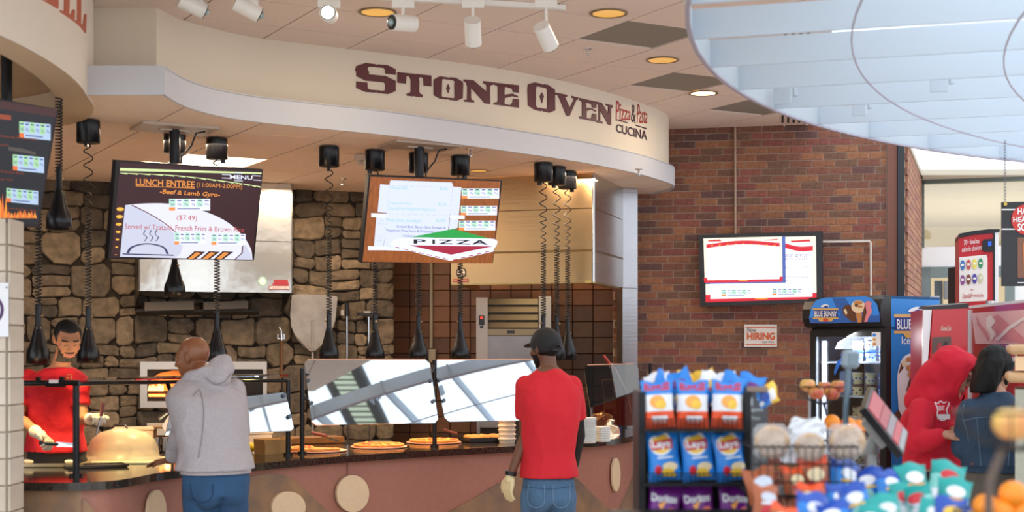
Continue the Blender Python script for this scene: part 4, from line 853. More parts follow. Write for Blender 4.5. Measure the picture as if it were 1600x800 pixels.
b=MB(); ob(b,762,514,842,524,.05,.1); b.build('name_strip',M('strip_steel','#8b7b66',.4,.7),t); b=MB(); ob(b,792,516.5,804,521,.056,.006); b.build('badge',black,t)
b=MB(); ob(b,758,525,842,620,.05,.1); b.build('oven_door',M('door_steel','#8d8a8c',.35,.8,noise=(4,.2)),t)
b=MB(); ob(b,745,630,750,690,.1,.02); ob(b,747,656,790,668,.06,.1); b.build('shelf_rail',steel,t)
# ================= SERVING COUNTER =================
cpts=[(-4.6,7.44),(-3.4,7.44),(-2.45,7.44),(-2.25,7.45),(-2.12,7.55),(-2.05,7.75),(-2.0,8.0),(-1.86,8.28),(-1.62,8.59),(-1.36,8.95),(-1.02,9.36),(-.45,9.88),(0,10.22),(.48,10.66),(.79,11.03),(.98,11.45),(1.06,11.9),(1.07,12.4),(1.02,12.79)]
cfr=[(p.x,p.y) for p in catmull(cpts,4)]
def offs(pts,d):
    out=[]
    for i in range(len(pts)):
        a=Vector(pts[max(0,i-1)]);c=Vector(pts[min(len(pts)-1,i+1)]); v=(c-a).normalized(); out.append((pts[i][0]-v.y*d,pts[i][1]+v.x*d))
    return out
back=offs([(-4.6,7.44),(-3.4,7.44),(-2.6,7.5),(-2.3,8.1),(-1.62,8.8),(-1.02,9.5),(-.45,10.0),(0,10.34),(.4,10.8),(.6,11.2),(.68,11.6),(.7,12.1),(.7,12.6)],.75)
ct=thing('countertop','dark polished granite countertop curving from the pillar to the steel column','countertop',(-1,9.4,.86))
b=MB(); b.zprism(cfr+list(reversed(back)),.856,.9); b.build('slab',M('granite','#191513',.10,noise=(70,.75),col2='#40372f',spec=.6),ct)
cfront=offs(cfr,.05); CR=Ribbon(cfront)
cb=thing('serving_counter','curved counter front in rose laminate with rusty waves and tan discs','counter',(-1,9.4,0))
rose=M('rose_laminate','#a8705f',.55,noise=(25,.10),bump=(80,.15,.003)); rust=M('rust_laminate','#a07a58',.45,noise=(5,.5),col2='#6e5c50'); tan=M('tan_laminate','#e2c6a2',.55,noise=(30,.06))
i0=min(range(len(cfront)),key=lambda i:abs(800+F*cfront[i][0]/cfront[i][1]-130))
b=MB(); b.smooth=True; b.strip(cfront[i0:],.0,.856,.03); b.build('rose_panel',rose,cb)
b=MB(); b.strip(cfront[:i0+1],.0,.856,.03); b.build('rust_panel',rust,cb)
b=MB(); b.zprism(offs(cfr,.08)+list(reversed(offs(back,-.05))),.80,.855); b.build('shelf_under_top',M('under_dark','#2a221d',.6),cb)
def hill(xs_top,off=.012,zb=.02,name='rust_wave'):
    b=MB(); pts=catmull(xs_top,5); V=[]
    for p in pts:
        a=CR.hit(p.x,p.y,off); c=CR.hit(p.x,p.y,.0); V.append((a,up(a,zb),c))
    for (a,a2,a3),(c,c2,c3) in zip(V,V[1:]):
        b.add([a,c,c2,a2],[(0,3,2,1)]); b.add([a,c,c3,a3],[(0,1,2,3)])
    for (a,a2,a3) in (V[0],V[-1]): b.add([a,a2,up(a3,zb),a3],[(0,1,2,3)])
    b.build(name,rust,cb)
hill([(362,757),(378,749),(395,743),(415,740.5),(435,741),(452,747),(466,757),(480,770),(497,786),(512,799),(530,812)])
hill([(700,800),(730,784),(760,766),(785,751),(810,738),(835,733),(865,735),(885,741),(902,750),(920,768),(940,787),(950,797),(958,801),(966,796),(974,779),(985,752),(993,727),(1003,700),(1012,692)])
hill([(129,780),(134,782),(140,788),(147,800),(150,815)])
for (x,y,rx,ry) in ((446,792,26.5,24.5),(547,771,25.5,29),(958,741.5,6,26),(1008,742,4.6,25),(239,799,15,34)):
    b=MB(); ring=ell(x,y,rx,ry,32); A=[CR.hit(px,py,.03) for px,py in ring]; B=[CR.hit(px,py,.012) for px,py in ring]; n=len(ring)
    if y>790 or True:
        b.add(A+B,[tuple(range(n))]+[(i,(i+1)%n,n+(i+1)%n,n+i) for i in range(n)]); b.build('tan_disc',tan,cb)
b=MB(); a=CR.hit(541.5,720,.003); b.prism([up(a,.1),up(a,.85),up(a+Vector((.004,.003,0)),.85),up(a+Vector((.004,.003,0)),.1)],(0.003,-.003,0)); b.build('panel_seam',M('seam','#6f4438',.7),cb)
# ---- sneeze guards ----
gl=Mglass('guard_glass','#d8dcd8',.56,.9,.02,(.86,.93,1,1)); glc=Mglass('clear_glass','#d8ebe2',.03,.92); bolt=M('bolt_grey','#59606a',.3,.8)
def top(px,py): return wp(px,py,.9)
def post(b,px,py,ztop,r=.016): p=top(px,py); b.tube([p,up(p,ztop)],r,8); b.cyl(p,up(p,.915),r*1.9,n=12); return p
t=thing('sneeze_guard','black framed food guard with a flat glass shelf before the cook','sneeze guard',tuple(top(119,745)))
b=MB(); pa=post(b,119,744,1.41,.019); b.build('post',blackm,t); b=MB(); pb=post(b,450,711,1.395); b.build('post',blackm,t)
q0=P(20,599,7.85); q1=P(124,598,7.78); b=MB(); b.tube([q0,q1],.016,8); b.box(P(87,601,7.8),(.1,.04,.025)); b.tube([up(pa,1.405),up(pa,1.405)+Vector((.05,.25,0)),up(pb,1.39)+Vector((-.25,-.05,0)),up(pb,1.39)],.012,8); b.box(P(60,593,7.8),(.02,.03,.03)); b.box(P(97,593,7.8),(.02,.03,.03)); b.build('top_rail',blackm,t)
sh=[P(20,593,7.82),P(124,593,7.78),up(pa,1.425)+Vector((.25,.3,0)),up(pb,1.412),up(pb,1.412)+Vector((-.2,.3,0)),P(125,583,8.4),P(20,583,8.4)]
b=MB(); b.zprism([(p.x,p.y) for p in sh],1.42,1.428); b.build('glass_shelf',Mglass('shelf_glass','#d6e8df',.05,.95),t)
g1=Plane((-1.80,8.95,1.165),R(40),R(-18),0,.8,.3); fg=lambda x,y,o=0:onp(x,y,g1.c,g1.N,o)
b=MB(); b.prism([fg(268,640),fg(330,626),fg(443,613),fg(447,616),fg(459,668),fg(455,673),fg(300,679),fg(258,680)],g1.N*-.008); b.build('glass_panel',gl,t)
for (x,y) in ((444,618),(452,651)): b=MB(); c=fg(x,y,.004); b.cyl(c,c+g1.N*.015,.014,n=12); b.build('bolt',bolt,t)
b=MB(); c=P(278,600,8.6); b.tube([P(262,600,8.6),P(270,620,8.55),P(272,640,8.5)],.014,6); b.build('bracket_arm',blackm,t)
b=MB(); b.box(P(84,596,7.78),(.05,.01,.018)); b.build('white_label',M('plate_white'),t)
# standing guards with big reflecting panes
def guard(lab,plane,quad,bolts,posts,gm=gl):
    t=thing('sneeze_guard',lab,'sneeze guard',tuple(top(*posts[0][:2])))
    fg=lambda x,y,o=0:onp(x,y,plane.c,plane.N,o); b=MB(); q=[]
    for i in range(4):
        a=Vector((*quad[i],0)); p0=Vector((*quad[i-1],0)); p1=Vector((*quad[(i+1)%4],0)); k=6
        for s_,e_ in ((p0,0),(p1,1)): q.append(a+(s_-a).normalized()*k)
    q=[fg(p.x,p.y) for p in q]; b.prism(q,plane.N*-.009); b.build('glass_panel',gm,t)
    b=MB(); b.tube([fg(quad[0][0]+6,quad[0][1]-.6),fg(quad[1][0]-6,quad[1][1]-.6)],.004,6); b.build('polished_edge',M('edge_amber','#d9a184',.3),t)
    for (x,y) in bolts: b=MB(); c=fg(x,y,.003); b.cyl(c,c+plane.N*.012,.013,n=12); b.build('bolt',bolt,t)
    for pp in posts:
        b=MB(); p=post(b,pp[0],pp[1],pp[2]); b.build('post',blackm,t)
        if len(pp)>3: b=MB(); c=fg(pp[3],pp[4],-.012); b.tube([up(p,pp[2]-.18),c],.009,6); b.tube([up(p,pp[2]-.03),fg(pp[3]-3,pp[4]-45,-.012)],.009,6); b.build('bracket_arm',blackm,t)
    return t
g2=Plane((-.956,9.75,1.305),R(29.4),R(-18.2),0,.941,.453); g3=Plane((-.14,10.28,1.305),R(29.4),R(-18.2),0,.9,.46)
guard('left of the two large white reflecting guard panes above the pizzas',g2,[(475,562),(671,562),(685.5,661),(487.5,664)],[(481,595),(486,630),(673,595),(677,627)],[(472,709,1.47,486,630),(679,699,1.52,677,627)])
guard('right of the two large white reflecting guard panes, beside the black cap',g3,[(677,562.5),(845,562),(860,656),(696,659)],[(686.5,594),(693,626)],[(862,692,1.5,858,640)])
# unseen girder with pale louvres, added right of frame for the pane to mirror
def mir(px,py,X=6.0):
    h=onp(px,py,g2.c,g2.N); d=(h-Vector((0,0,EZ))).normalized(); r=d-2*d.dot(g2.N)*g2.N; return h+r*((X-h.x)/r.x)
q=[mir(488,562),mir(555,562),mir(602,662),mir(541,662)]; ex=lambda a,c,k:a+(a-c)*k
q=[ex(q[0],q[3],1.2),ex(q[1],q[2],1.2),ex(q[2],q[1],1.2),ex(q[3],q[0],1.2)]
b=MB(); b.prism(q,(.12,0,0)); gd_=b.build('added_girder',M('added_girder_brown','#2e2824',.7)); tag(gd_,kind='structure')
q=[mir(503,562,5.98),mir(538,562,5.98),mir(588,662,5.98),mir(557,662,5.98)]
for i in range(34):
    t0=-.9+i*2.8/34; t1=t0+.055; b=MB(); b.prism([q[0].lerp(q[3],t0),q[1].lerp(q[2],t0),q[1].lerp(q[2],t1),q[0].lerp(q[3],t1)],(.03,0,0)); b.build('louvre',M('added_louvre_pale','#c8ccae',.5),gd_)  # slats of the added girder, there only for the reflection
g4=Plane((.66,11.1,1.3),R(25),R(-10),0,.5,.5)
guard('clear glass food guard at the right end of the counter by the steel column',g4,[(912,571),(997,569),(1003,664),(927,668)],[],[(921,671,1.475),(974,668,1.475),(1016,668,1.47)],Mglass('end_glass','#cfc4b8',.04,.8))
# ================= FOOD ON THE COUNTER =================
def on(px,py,z=.9): return wp(px,py,z)
clear=Mglass('frosted_plastic','#ffd9b0',.12,.72,.12)
fw=M('frosted_white','#f2dcc2',.3,alpha=.5)
t=thing('dome_cover','large domed frosted plastic cover with a black handle on the left counter','dome cover',(0,0,0)); c=on(181,724); t.location=c
b=MB(); prof=[(.235,.0),(.232,.012),(.215,.02),(.21,.07),(.185,.125),(.135,.165),(.07,.185),(0,.19)]
vs=[]; n=32; k=len(prof)
for r,z in prof: vs+=[(c.x+r*math.cos(2*math.pi*j/n)*1.04,c.y+.16+r*.72*math.sin(2*math.pi*j/n),c.z+.015+z) for j in range(n)]
b.add(vs,[(i*n+j,i*n+(j+1)%n,(i+1)*n+(j+1)%n,(i+1)*n+j) for i in range(k-1) for j in range(n)],True); b.build('dome',fw,t)
b=MB(); h=c+Vector((-.02,.16,.203)); b.tube([h+Vector((-.05,0,0)),h+Vector((-.03,0,.022)),h+Vector((.03,0,.022)),h+Vector((.05,0,0))],.006,6); b.build('handle',black,t)
b=MB(); b.box(c+Vector((0,.16,.007)),(.56,.42,.014),bev=.005); b.build('base_tray',M('tray_cream','#e3cfae',.4),t)
b=MB(); b.box(c+Vector((-.05,.14,.06)),(.2,.14,.09),bev=.02); b.build('covered_food',M('food_tan','#c78f55',.6,noise=(20,.5)),t)
def tray(px,py,w,d,h,lab,mat,rz=.2,name='tray',cat='tray'):
    c=on(px,py); t=thing(name,lab,cat,tuple(c),rz); b=MB(); b.X=Matrix.Translation(c)@Matrix.Rotation(rz,4,'Z')
    b.box((0,0,.006),(w,d,.01),bev=.003)
    for s in (-1,1): b.box((0,s*(d/2),.006+h/2),(w,.008,h)); b.box((s*(w/2),0,.006+h/2),(.008,d,h))
    b.build('pan',mat,t); return t,c
t,c=tray(78,728,.42,.24,.018,'shallow steel tray with scraps at the far left of the counter',M('tray_steel','#c9b08a',.3,.7),.05)
for i in range(5): b=MB(); b.sph(c+Vector((random.uniform(-.15,.15),random.uniform(-.08,.08),.03)),(.03,.02,.012),10,6); b.build('food_scrap',M('scrap_white','#efdcc0',.6),t)
t,c=tray(150,730,.34,.16,.012,'dark steel tray edge left of the dome cover on the counter',M('tray_dark','#4c4038',.3,.7),.5)
t=thing('rolling_scoop','white plastic scoop lying on the tray before the cook','scoop',tuple(on(86,722))); c=on(86,722)+Vector((0,0,.04)); b=MB(); b.cyl(c+Vector((-.035,-.02,.025)),c+Vector((.04,.02,-.01)),.022,.018,n=14); b.build('barrel',M('scoop_white','#f1dcc2',.4),t); b=MB(); b.tube([c+Vector((.0,.02,.02)),c+Vector((.1,.04,.03)),c+Vector((.15,.03,.025))],.007,6); b.build('handle',chrome,t)
# pale food bin behind the dome
def binbox(px,py,w,d,h,lab,mat,rz=.2,name='food_bin',lid=True,cat='container'):
    c=on(px,py); t=thing(name,lab,cat,tuple(c),rz); X=Matrix.Translation(c)@Matrix.Rotation(rz,4,'Z'); b=MB(); b.X=X; b.box((0,0,h/2),(w,d,h),bev=.008); b.build('box_body',mat,t)
    if lid: b=MB(); b.X=X; b.box((0,0,h+.008),(w*1.04,d*1.05,.016),bev=.004); b.build('lid',mat,t)
    return t,c
binbox(208,712,.25,.2,.17,'cream lidded food bin behind the dome cover',M('bin_cream','#e6cfae',.5),.3)
c=on(255,705); t=thing('condiment_shelf','small wooden condiment shelf behind the dome cover by the leaning man','shelf',tuple(c)); b=MB(); b.box(c+Vector((0,.1,.16)),(.26,.2,.012)); b.build('shelf_board',M('light_wood','#a9855a',.6),t); 
for s_ in (-.1,.1): b=MB(); b.box(c+Vector((s_,.1,.077)),(.02,.18,.154)); b.build('side_support',M('light_wood'),t)
for i in range(3): b=MB(); b.cyl(c+Vector((-.06+i*.06,.06,.0)),c+Vector((-.06+i*.06,.06,.09)),.022,n=14); tag(b.build('salt_shaker',steel,origin=tuple(c+Vector((-.06+i*.06,.06,0)))),('left','middle','right')[i]+' small steel shaker under the wooden condiment shelf','shaker','steel shakers')
t,c=binbox(398,700,.2,.16,.1,'stack of pale lidded trays right of the leaning man',M('bin_white','#efe3d2',.5),.6)
for i in range(3): b=MB(); b.X=Matrix.Translation(c)@Matrix.Rotation(.6,4,'Z'); b.box((0,0,.125+i*.022),(.23,.18,.018),bev=.006); b.build('tray_rim',M('bin_white'),t)
c=on(423,710); t=thing('paper_box','open brown paper tray box beside the guard post','box',tuple(c),.6); X=Matrix.Translation(c+Vector((0,.08,0)))@Matrix.Rotation(.7,4,'Z'); kraft=M('kraft','#b08550',.7)
b=MB(); b.X=X; b.box((0,0,.004),(.19,.14,.006)); 
for s in (-1,1): b.box((0,s*.072,.05),(.2,.004,.1),rot=(s*-.12,0,0)); b.box((s*.098,0,.05),(.004,.14,.1),rot=(0,s*.12,0))
b.build('carton',kraft,t); b=MB()
for i in range(6): b.sph(X@Vector((random.uniform(-.06,.06),random.uniform(-.04,.04),.06)),(.03,.02,.02),8,6)
b.build('wrapped_food',M('food_tan'),t,kind='stuff')
c=on(386,708); b=MB(); b.sph(c+Vector((0,.06,.035)),(.05,.04,.035),14,8); tag(b.build('lemon_wrap',M('lemon_yellow','#e0c21c',.5,noise=(20,.2)),origin=tuple(c)),'yellow wrapped item between the leaning man and the paper box','food')
c=on(470,700); c=c+Vector((0,.62,0)); b=MB(); b.box(c+Vector((0,0,.02)),(.42,.22,.045),rot=(0,0,.5),bev=.004); b.box(c+Vector((0,0,-.44)),(.4,.18,.88),rot=(0,0,.5)); tag(b.build('cutting_board',M('board_wood','#9a6a3a',.6,noise=(6,.3,(8,1,1))),origin=tuple(c+Vector((0,0,-.9)))),'thick wooden cutting board on a stand behind the first pizza','cutting board')
# pizzas
crust=M('crust','#d79a50',.7,noise=(30,.35)); cheese=M('cheese','#e8a23a',.5,noise=(40,.5),col2='#b5461c'); board=M('pizza_board','#e0a58a',.55)
def pizza(px,py,r,lab,frac=1.0,a0=0,grp=None,thick=False):
    c=on(px,py); c.y+=r*.0; t=thing('pizza',lab,'pizza',tuple(c))
    b=MB(); b.cyl(c+Vector((0,0,.004)),c+Vector((0,0,.010)),r,n=40); b.build('round_board',board,t)
    pts=[(0,0)] if frac<1 else []
    n=int(36*frac); ring=[(r*.88*math.cos(a0+2*math.pi*frac*i/n),r*.88*math.sin(a0+2*math.pi*frac*i/n)) for i in range(n+(1 if frac<1 else 0))]
    b=MB(); b.zprism([(c.x+x,c.y+y) for x,y in (pts+ring)],c.z+.010,c.z+.019); b.build('crust_base',crust,t)
    b=MB(); b.tube([(c.x+x*.98,c.y+y*.98,c.z+.020) for x,y in ring],.009,8,closed=frac>=1); b.build('crust_rim',crust,t)
    b=MB(); b.zprism([(c.x+x*.93,c.y+y*.93) for x,y in (pts+ring)],c.z+.019,c.z+.024); b.build('cheese_layer',cheese,t)
    rr=random.Random(px); b=MB()
    for i in range(int(46*frac)):
        a=a0+rr.random()*2*math.pi*frac; q=rr.random()**.5*r*.78; b.sph((c.x+q*math.cos(a),c.y+q*math.sin(a),c.z+.025),(rr.uniform(.012,.024),rr.uniform(.012,.02),rr.uniform(.004,.009)),8,5); 
    for f_ in range(len(b.m)): b.m[f_]=(f_//40)%3
    b.build('toppings',[M('melted','#f0b04c',.5),M('pepper_red','#c2421a',.5),M('browned','#c97a2c',.6)],t,kind='stuff'); return t
t=pizza(493,705,.215,'half sliced pizza on a pale board right beside the guard posts, leftmost pizza',.62,2.0)
pizza(592,699,.2,'whole flat pizza on a round board, middle of the counter pizzas')
pizza(678,692,.205,'thick whole pizza behind the second guard post, rightmost round pizza',1,0)
wood_h=M('server_wood','#8a4438',.5)
t=thing('pizza_server','wooden handled pizza server lying over the leftmost pizza','server',tuple(on(505,695))); c=on(505,695)+Vector((0,0,.055)); b=MB(); b.tube([c+Vector((-.09,.05,.03)),c+Vector((.02,0,.01))],.013,8); b.build('handle',wood_h,t); b=MB(); b.prism([c+Vector((.02,0,.0)),c+Vector((.1,-.05,-.03)),c+Vector((.12,.02,-.03)),c+Vector((.03,.02,.0))],(0,0,.003)); b.build('blade',chrome,t)
t,c=tray(758,690,.34,.22,.03,'black rectangular tray of bread slices left of the white tubs',black,.45)
for i in range(4): b=MB(); b.X=Matrix.Translation(c)@Matrix.Rotation(.45,4,'Z'); b.box((-.11+i*.07,random.uniform(-.03,.03),.035),(.07,.12,.03),rot=(.1,.2*random.uniform(-1,1),.4),bev=.01); b.build('bread_slice',crust,t)
t=thing('pizza_server','wooden handled server resting on the black bread tray','server',tuple(on(700,680))); c=on(704,684)+Vector((0,.1,.025)); b=MB(); b.tube([c+Vector((-.06,.05,.03)),c+Vector((.05,0,.0))],.01,8); b.build('handle',wood_h,t)
tub=M('white_tub','#ecdccb',.4)
def cupstack(px,py,r,n,h,lab,mat,step=.014,name='cup_stack',sq=False,dy=.05):
    c=on(px,py)+Vector((0,dy,0)); t=thing(name,lab,'cups',tuple(c))
    for i in range(n):
        b=MB(); z=i*step
        if sq: b.box(c+Vector((0,0,z+step*.5)),(r*2,r*2,step*.8),rot=(0,0,.5),bev=.003)
        else: b.lathe([(r*.86,z),(r,z+step*.75),(r*1.05,z+step*.8),(r*1.05,z+step*.98),(r*.8,z+step)],tuple(c),20)
        if i==n-1 and not sq: b.lathe([(r*.9,z+step),(0,z+step+.002)],tuple(c),20)
        b.build('cup_rim',mat,t)
cupstack(792,692,.065,5,0,'cream round tubs stacked left of the red shirt worker',tub,.033)
cupstack(919,693,.062,16,0,'tall stack of translucent white cups right of the red shirt worker',M('cup_white','#dfe0de',.4),.0118)
cupstack(942,691,.045,9,0,'short square stack of white lids beside the tall cup stack',M('cup_white'),.013,sq=True)
t=thing('foil_box','dark blue carton with white print in front of the foil package','box',tuple(on(957,682)),0); c=on(957,682)+Vector((0,.12,.0)); b=MB(); b.box(c+Vector((0,0,.045)),(.15,.1,.09),rot=(0,0,.1),bev=.003); b.build('carton',M('carton_blue','#232a5e',.5),t)
bf=onp(957,670,c+Vector((0,-.052,0)),(0,-1,0)); f=lambda x,y:onp(x,y,c+Vector((0,-.06,0)),(0,-1,0),.0); b=MB(); txt(b,'81215',[(948,663),(964,668)],f,bold=.02); rect(b,950,670,962,671.5,f); rect(b,950,673,957,674.5,f); b.build('print',M('print_white','#e8e8f0',.5),t)
c=on(945,690)+Vector((0,.42,.0)); b=MB(); rr=random.Random(4); n=14
vs=[];fs=[]
for i in range(9):
    for j in range(n):
        tt=math.pi*.5*i/8; a=2*math.pi*j/n; k_=1+rr.uniform(-.18,.18); vs.append((c.x+.14*math.cos(tt)*math.cos(a)*k_,c.y+.1*math.cos(tt)*math.sin(a)*k_,c.z+.2*math.sin(tt)*(1+rr.uniform(-.1,.1))))
fs=[(i*n+j,i*n+(j+1)%n,(i+1)*n+(j+1)%n,(i+1)*n+j) for i in range(8) for j in range(n)]; b.add(vs,fs); tag(b.build('foil_package',M('foil','#e8cfae',.22,.9),origin=tuple(c)),'crumpled foil package glowing under the heat lamp behind the cups','food package')
t=thing('tongs','pair of steel tongs with red handles standing at the right end of the counter','tongs',tuple(on(965,668))); b=MB()
b.tube([P(943,555,11.5),P(956,573,11.5),P(962,578,11.5)],.012,6); b.build('red_handle',M('tong_red','#b0382c',.5),t); b=MB(); b.tube([P(962,578,11.5),P(972,598,11.5),P(978,610,11.5),P(988,655,11.5)],.008,6); b.tube([P(957,568,11.5),P(952,575,11.5)],.01,6); b.build('arm',chrome,t)
t=thing('wire_stand','small brass wire stand with a card behind the end guard','stand',tuple(on(955,672))); b=MB(); b.tube([P(944,622,11.3),P(941,594,11.3),P(968,592,11.3),P(972,625,11.3)],.006,6); b.tube([up(P(944,622,11.3),.9),P(944,622,11.3)],.006,6); b.build('wire_loop',M('brass_wire','#b09a6a',.3,.8),t); b=MB(); b.prism([P(945,622,11.28),P(962,620,11.28),P(962,638,11.28),P(945,640,11.28)],(0,.01,0)); b.build('card',M('card_grey','#8f8478',.6),t)

t=thing('receipt_stand','small black stand with white papers on the counter left of the grey hoodie','stand',tuple(on(262,716))); c=on(262,716)+Vector((0,.12,0))
b=MB(); b.tube([c,up(c,1.10),P(268,634,c.y),P(266,612,c.y)],.009,8); b.cyl(c,up(c,.912),.05,n=16); b.build('stem',blackm,t)
b=MB(); b.prism([P(246,652,c.y-.02),P(262,642,c.y-.02),P(265,648,c.y-.02),P(249,659,c.y-.02)],(0,.02,0)); b.build('card_slot',M('slot_grey','#4a4448',.4),t)
b=MB(); b.prism([P(249,654,c.y-.03),P(261,645,c.y-.03),P(262,647,c.y-.03),P(250,656,c.y-.03)],(0,.004,0)); b.build('card',M('plate_pale'),t)
b=MB(); b.prism([P(266,644,c.y-.01),P(276,636,c.y-.01),P(275,676,c.y-.01),P(262,681,c.y-.01),P(253,666,c.y-.01)],(0,.003,0)); b.build('paper_sheet',M('paper_white','#e4e8f2',.6),t)
# ================= RIGHT SIDE: FREEZER AND DRINK MACHINES =================
# conduits on the brick wall, notice
fb=lambda x,y,o=0:onp(x,y,BA,BN,o)
b=MB(); a_=fb(1148.5,205,.03); a_.z=3.65; b.tube([a_,fb(1149,372,.03)],.012,8); tag(b.build('conduit',M('conduit_tan','#a98c78',.5),origin=tuple(fb(1149,372))),'thin tan conduit running down the brick wall to the screen','conduit')
b=MB(); b.tube([fb(1283,378,.03),fb(1359,377,.03),fb(1360.5,379,.03),fb(1361,463,.03)],.011,8); tag(b.build('conduit',M('conduit_white','#d8ccc2',.5),origin=tuple(fb(1361,463))),'white conduit bending down beside the screen on the brick wall','conduit')
b=MB(); 
for q,o,m_ in (((1163,507,1214,542),.032,0),((1165,511,1212,512.4),.035,1),((1165,537.5,1212,539),.035,1)):
    b.cur=m_; b.prism([fb(q[0],q[1],o),fb(q[2],q[1],o),fb(q[2],q[3],o),fb(q[0],q[3],o)],-BN*.003)
g_=lambda x,y:fb(x,y,.037); txt(b,'Now',[(1167,512.5),(1182,518.5)],g_,shear=.3,mat=2); txt(b,'HIRING',[(1167,519.5),(1211,531)],g_,bold=.04,mat=1); txt(b,'Apply Within',[(1190,532.5),(1210,536.5)],g_,shear=.2,mat=2)
tag(b.build('notice_sign',[M('notice_paper','#e9e2dc',.6),M('notice_orange','#d8602c',.6),M('notice_ink','#4a443c',.6)],origin=tuple(fb(1188,542))),'small white notice with orange hiring lettering on the brick wall','sign')
# --- ice cream freezer ---
C0=Vector((2.295,10.88,0)); C1=Vector((2.72,10.30,0)); C2=Vector((3.205,10.665,0)); C3=C0+(C2-C1); ZT=1.985
fd=(C1-C0).normalized(); fn_=Vector((fd.y,-fd.x,0)); sd2=(C2-C1).normalized(); sn2=Vector((sd2.y,-sd2.x,0)); fa=math.atan2(fd.y,fd.x)
ff=lambda x,y,o=0:onp(x,y,C0,fn_,o); fs_=lambda x,y,o=0:onp(x,y,C1,sn2,o)
t=thing('display_freezer','blue ice cream freezer with a glass door and a picture header beside the brick wall','freezer',tuple((C0+C2)/2))
fbk=M('freezer_black','#131418',.35); blue=M('freezer_blue','#0d7fd0',.45)
b=MB(); b.prism([C1,C2,C2-sn2*.03,C1-sn2*.03],(0,0,ZT)); sp_=b.build('side_panel',blue,t)
b=MB(); b.prism([C1+fn_*.02+sn2*.004,C1-fn_*.035+sn2*.004,C1-fn_*.035-sn2*.03,C1+fn_*.02-sn2*.03],(0,0,ZT)); b.build('corner_post',fbk,t)
b=MB(); b.prism([C0,C3,C3+fd*.03,C0+fd*.03],(0,0,ZT)); b.build('side_wall',fbk,t)
b=MB(); b.prism([C3,C2,C2+fn_*.03,C3+fn_*.03],(0,0,ZT)); b.build('back_wall',M('freezer_inner','#c9ccd4',.5),t)
b=MB(); b.prism([up(C0,ZT-.02),up(C1,ZT-.02),up(C2,ZT-.02),up(C3,ZT-.02)],(0,0,.02)); b.prism([up(C0,1.74),up(C1,1.74),up(C2,1.74),up(C3,1.74)],(0,0,.02)); b.prism([up(C0,.0),up(C1,.0),up(C2,.0),up(C3,.0)],(0,0,.2)); b.build('carcass',fbk,t)
# header: rounded box
b=MB(); n=10; prof=[(.02,1.755),(.06,1.77),(.085,1.83),(.085,1.9),(.06,1.96),(.0,ZT+.005)]
for s0,s1 in ((-.02,.745),):
    W_=(C1-C0).length; s1=W_+.005
    vs=[C0+fd*s0+fn_*o+Vector((0,0,z)) for o,z in prof]+[C0+fd*s1+fn_*o+Vector((0,0,z)) for o,z in prof]
    k=len(prof); b.add(vs,[(i,k+i,k+i+1,i+1) for i in range(k-1)]+[tuple(range(k-1,-1,-1)),tuple(range(k,2*k))])
hb_=b.build('header_box',fbk,t)
fh=lambda x,y,o=0:onp(x,y,C0+fn_*.088,fn_,o); hm=[M('hd_blue','#2f78c8',.4,emit=.25),M('hd_navy','#1b3a8c',.4),M('hd_gold','#e0ae62',.4),M('hd_white','#f2f2f4',.4),M('hd_choc','#5f3520',.5),M('hd_cone','#c9864a',.5),M('hd_pink','#e58a96',.5),M('hd_cream','#ecd9b8',.5),M('hd_deep','#2a62b4',.4),M('hd_red','#c94a3a',.4)]
def logo(b,fn0,x0,y0,w,full='BLUE BUNNY'):
    g=lambda o:(lambda x,y:fn0(x0+x*w,y0+y*w,o))
    rect(b,0,.04,1,.11,g(.003),2); rect(b,.03,.11,.97,.4,g(.004),1); rect(b,0,.4,1,.46,g(.003),2); poly(b,[(.2,.46),(.8,.46),(.74,.56),(.26,.56)],g(.005),2); poly(b,ell(.5,.5,.1,.07,16),g(.007),9)
    poly(b,ell(.5,.0,.14,.12,18,180,360),g(.005),3); poly(b,ell(.52,.01,.09,.07,14,180,360),g(.006),1); poly(b,ell(.42,-.06,.12,.04,12,rot=-20),g(.006),3)
    txt(b,full,[(.06,.15),(.94,.37)],g(.007),bold=.02,mat=3)
b=MB(); hp=[(1264,497),(1268,480),(1275,469),(1290,465),(1352,463),(1362,466),(1370,475),(1374,490),(1375,502),(1300,505),(1266,505)]
poly(b,hp,lambda x,y:fh(x,y,.001),0); poly(b,[(1300,466),(1320,465),(1345,503),(1318,504)],lambda x,y:fh(x,y,.002),8); poly(b,[(1264,497),(1290,490),(1330,496),(1375,492),(1375,503),(1266,505)],lambda x,y:fh(x,y,.0022),8)
logo(b,fh,1270,480,40)
f=lambda o:(lambda x,y:fh(x,y,o))
poly(b,[(1316,483),(1320,477),(1328,476),(1336,484),(1338,503),(1330,502),(1318,492)],f(.004),4); poly(b,[(1318,485),(1321,482),(1324,488),(1322,493)],f(.005),7)
poly(b,[(1336,484),(1347,484),(1346,504),(1340,504)],f(.004),5); poly(b,ell(1341,479,11,10,20),f(.005),7); poly(b,ell(1338,477,3,2.5,10),f(.006),4); poly(b,ell(1344,479,4,2,10),f(.006),5); poly(b,ell(1341,473,7,3,12),f(.006),5)
poly(b,[(1351,473),(1356,470),(1362,472),(1361,480),(1363,487),(1357,497),(1355,503),(1350,503),(1348,490)],f(.0055),6); poly(b,[(1348,488),(1352,476),(1354,488),(1350,503),(1346,503)],f(.0065),4)
b.build('header_picture',hm,hb_)
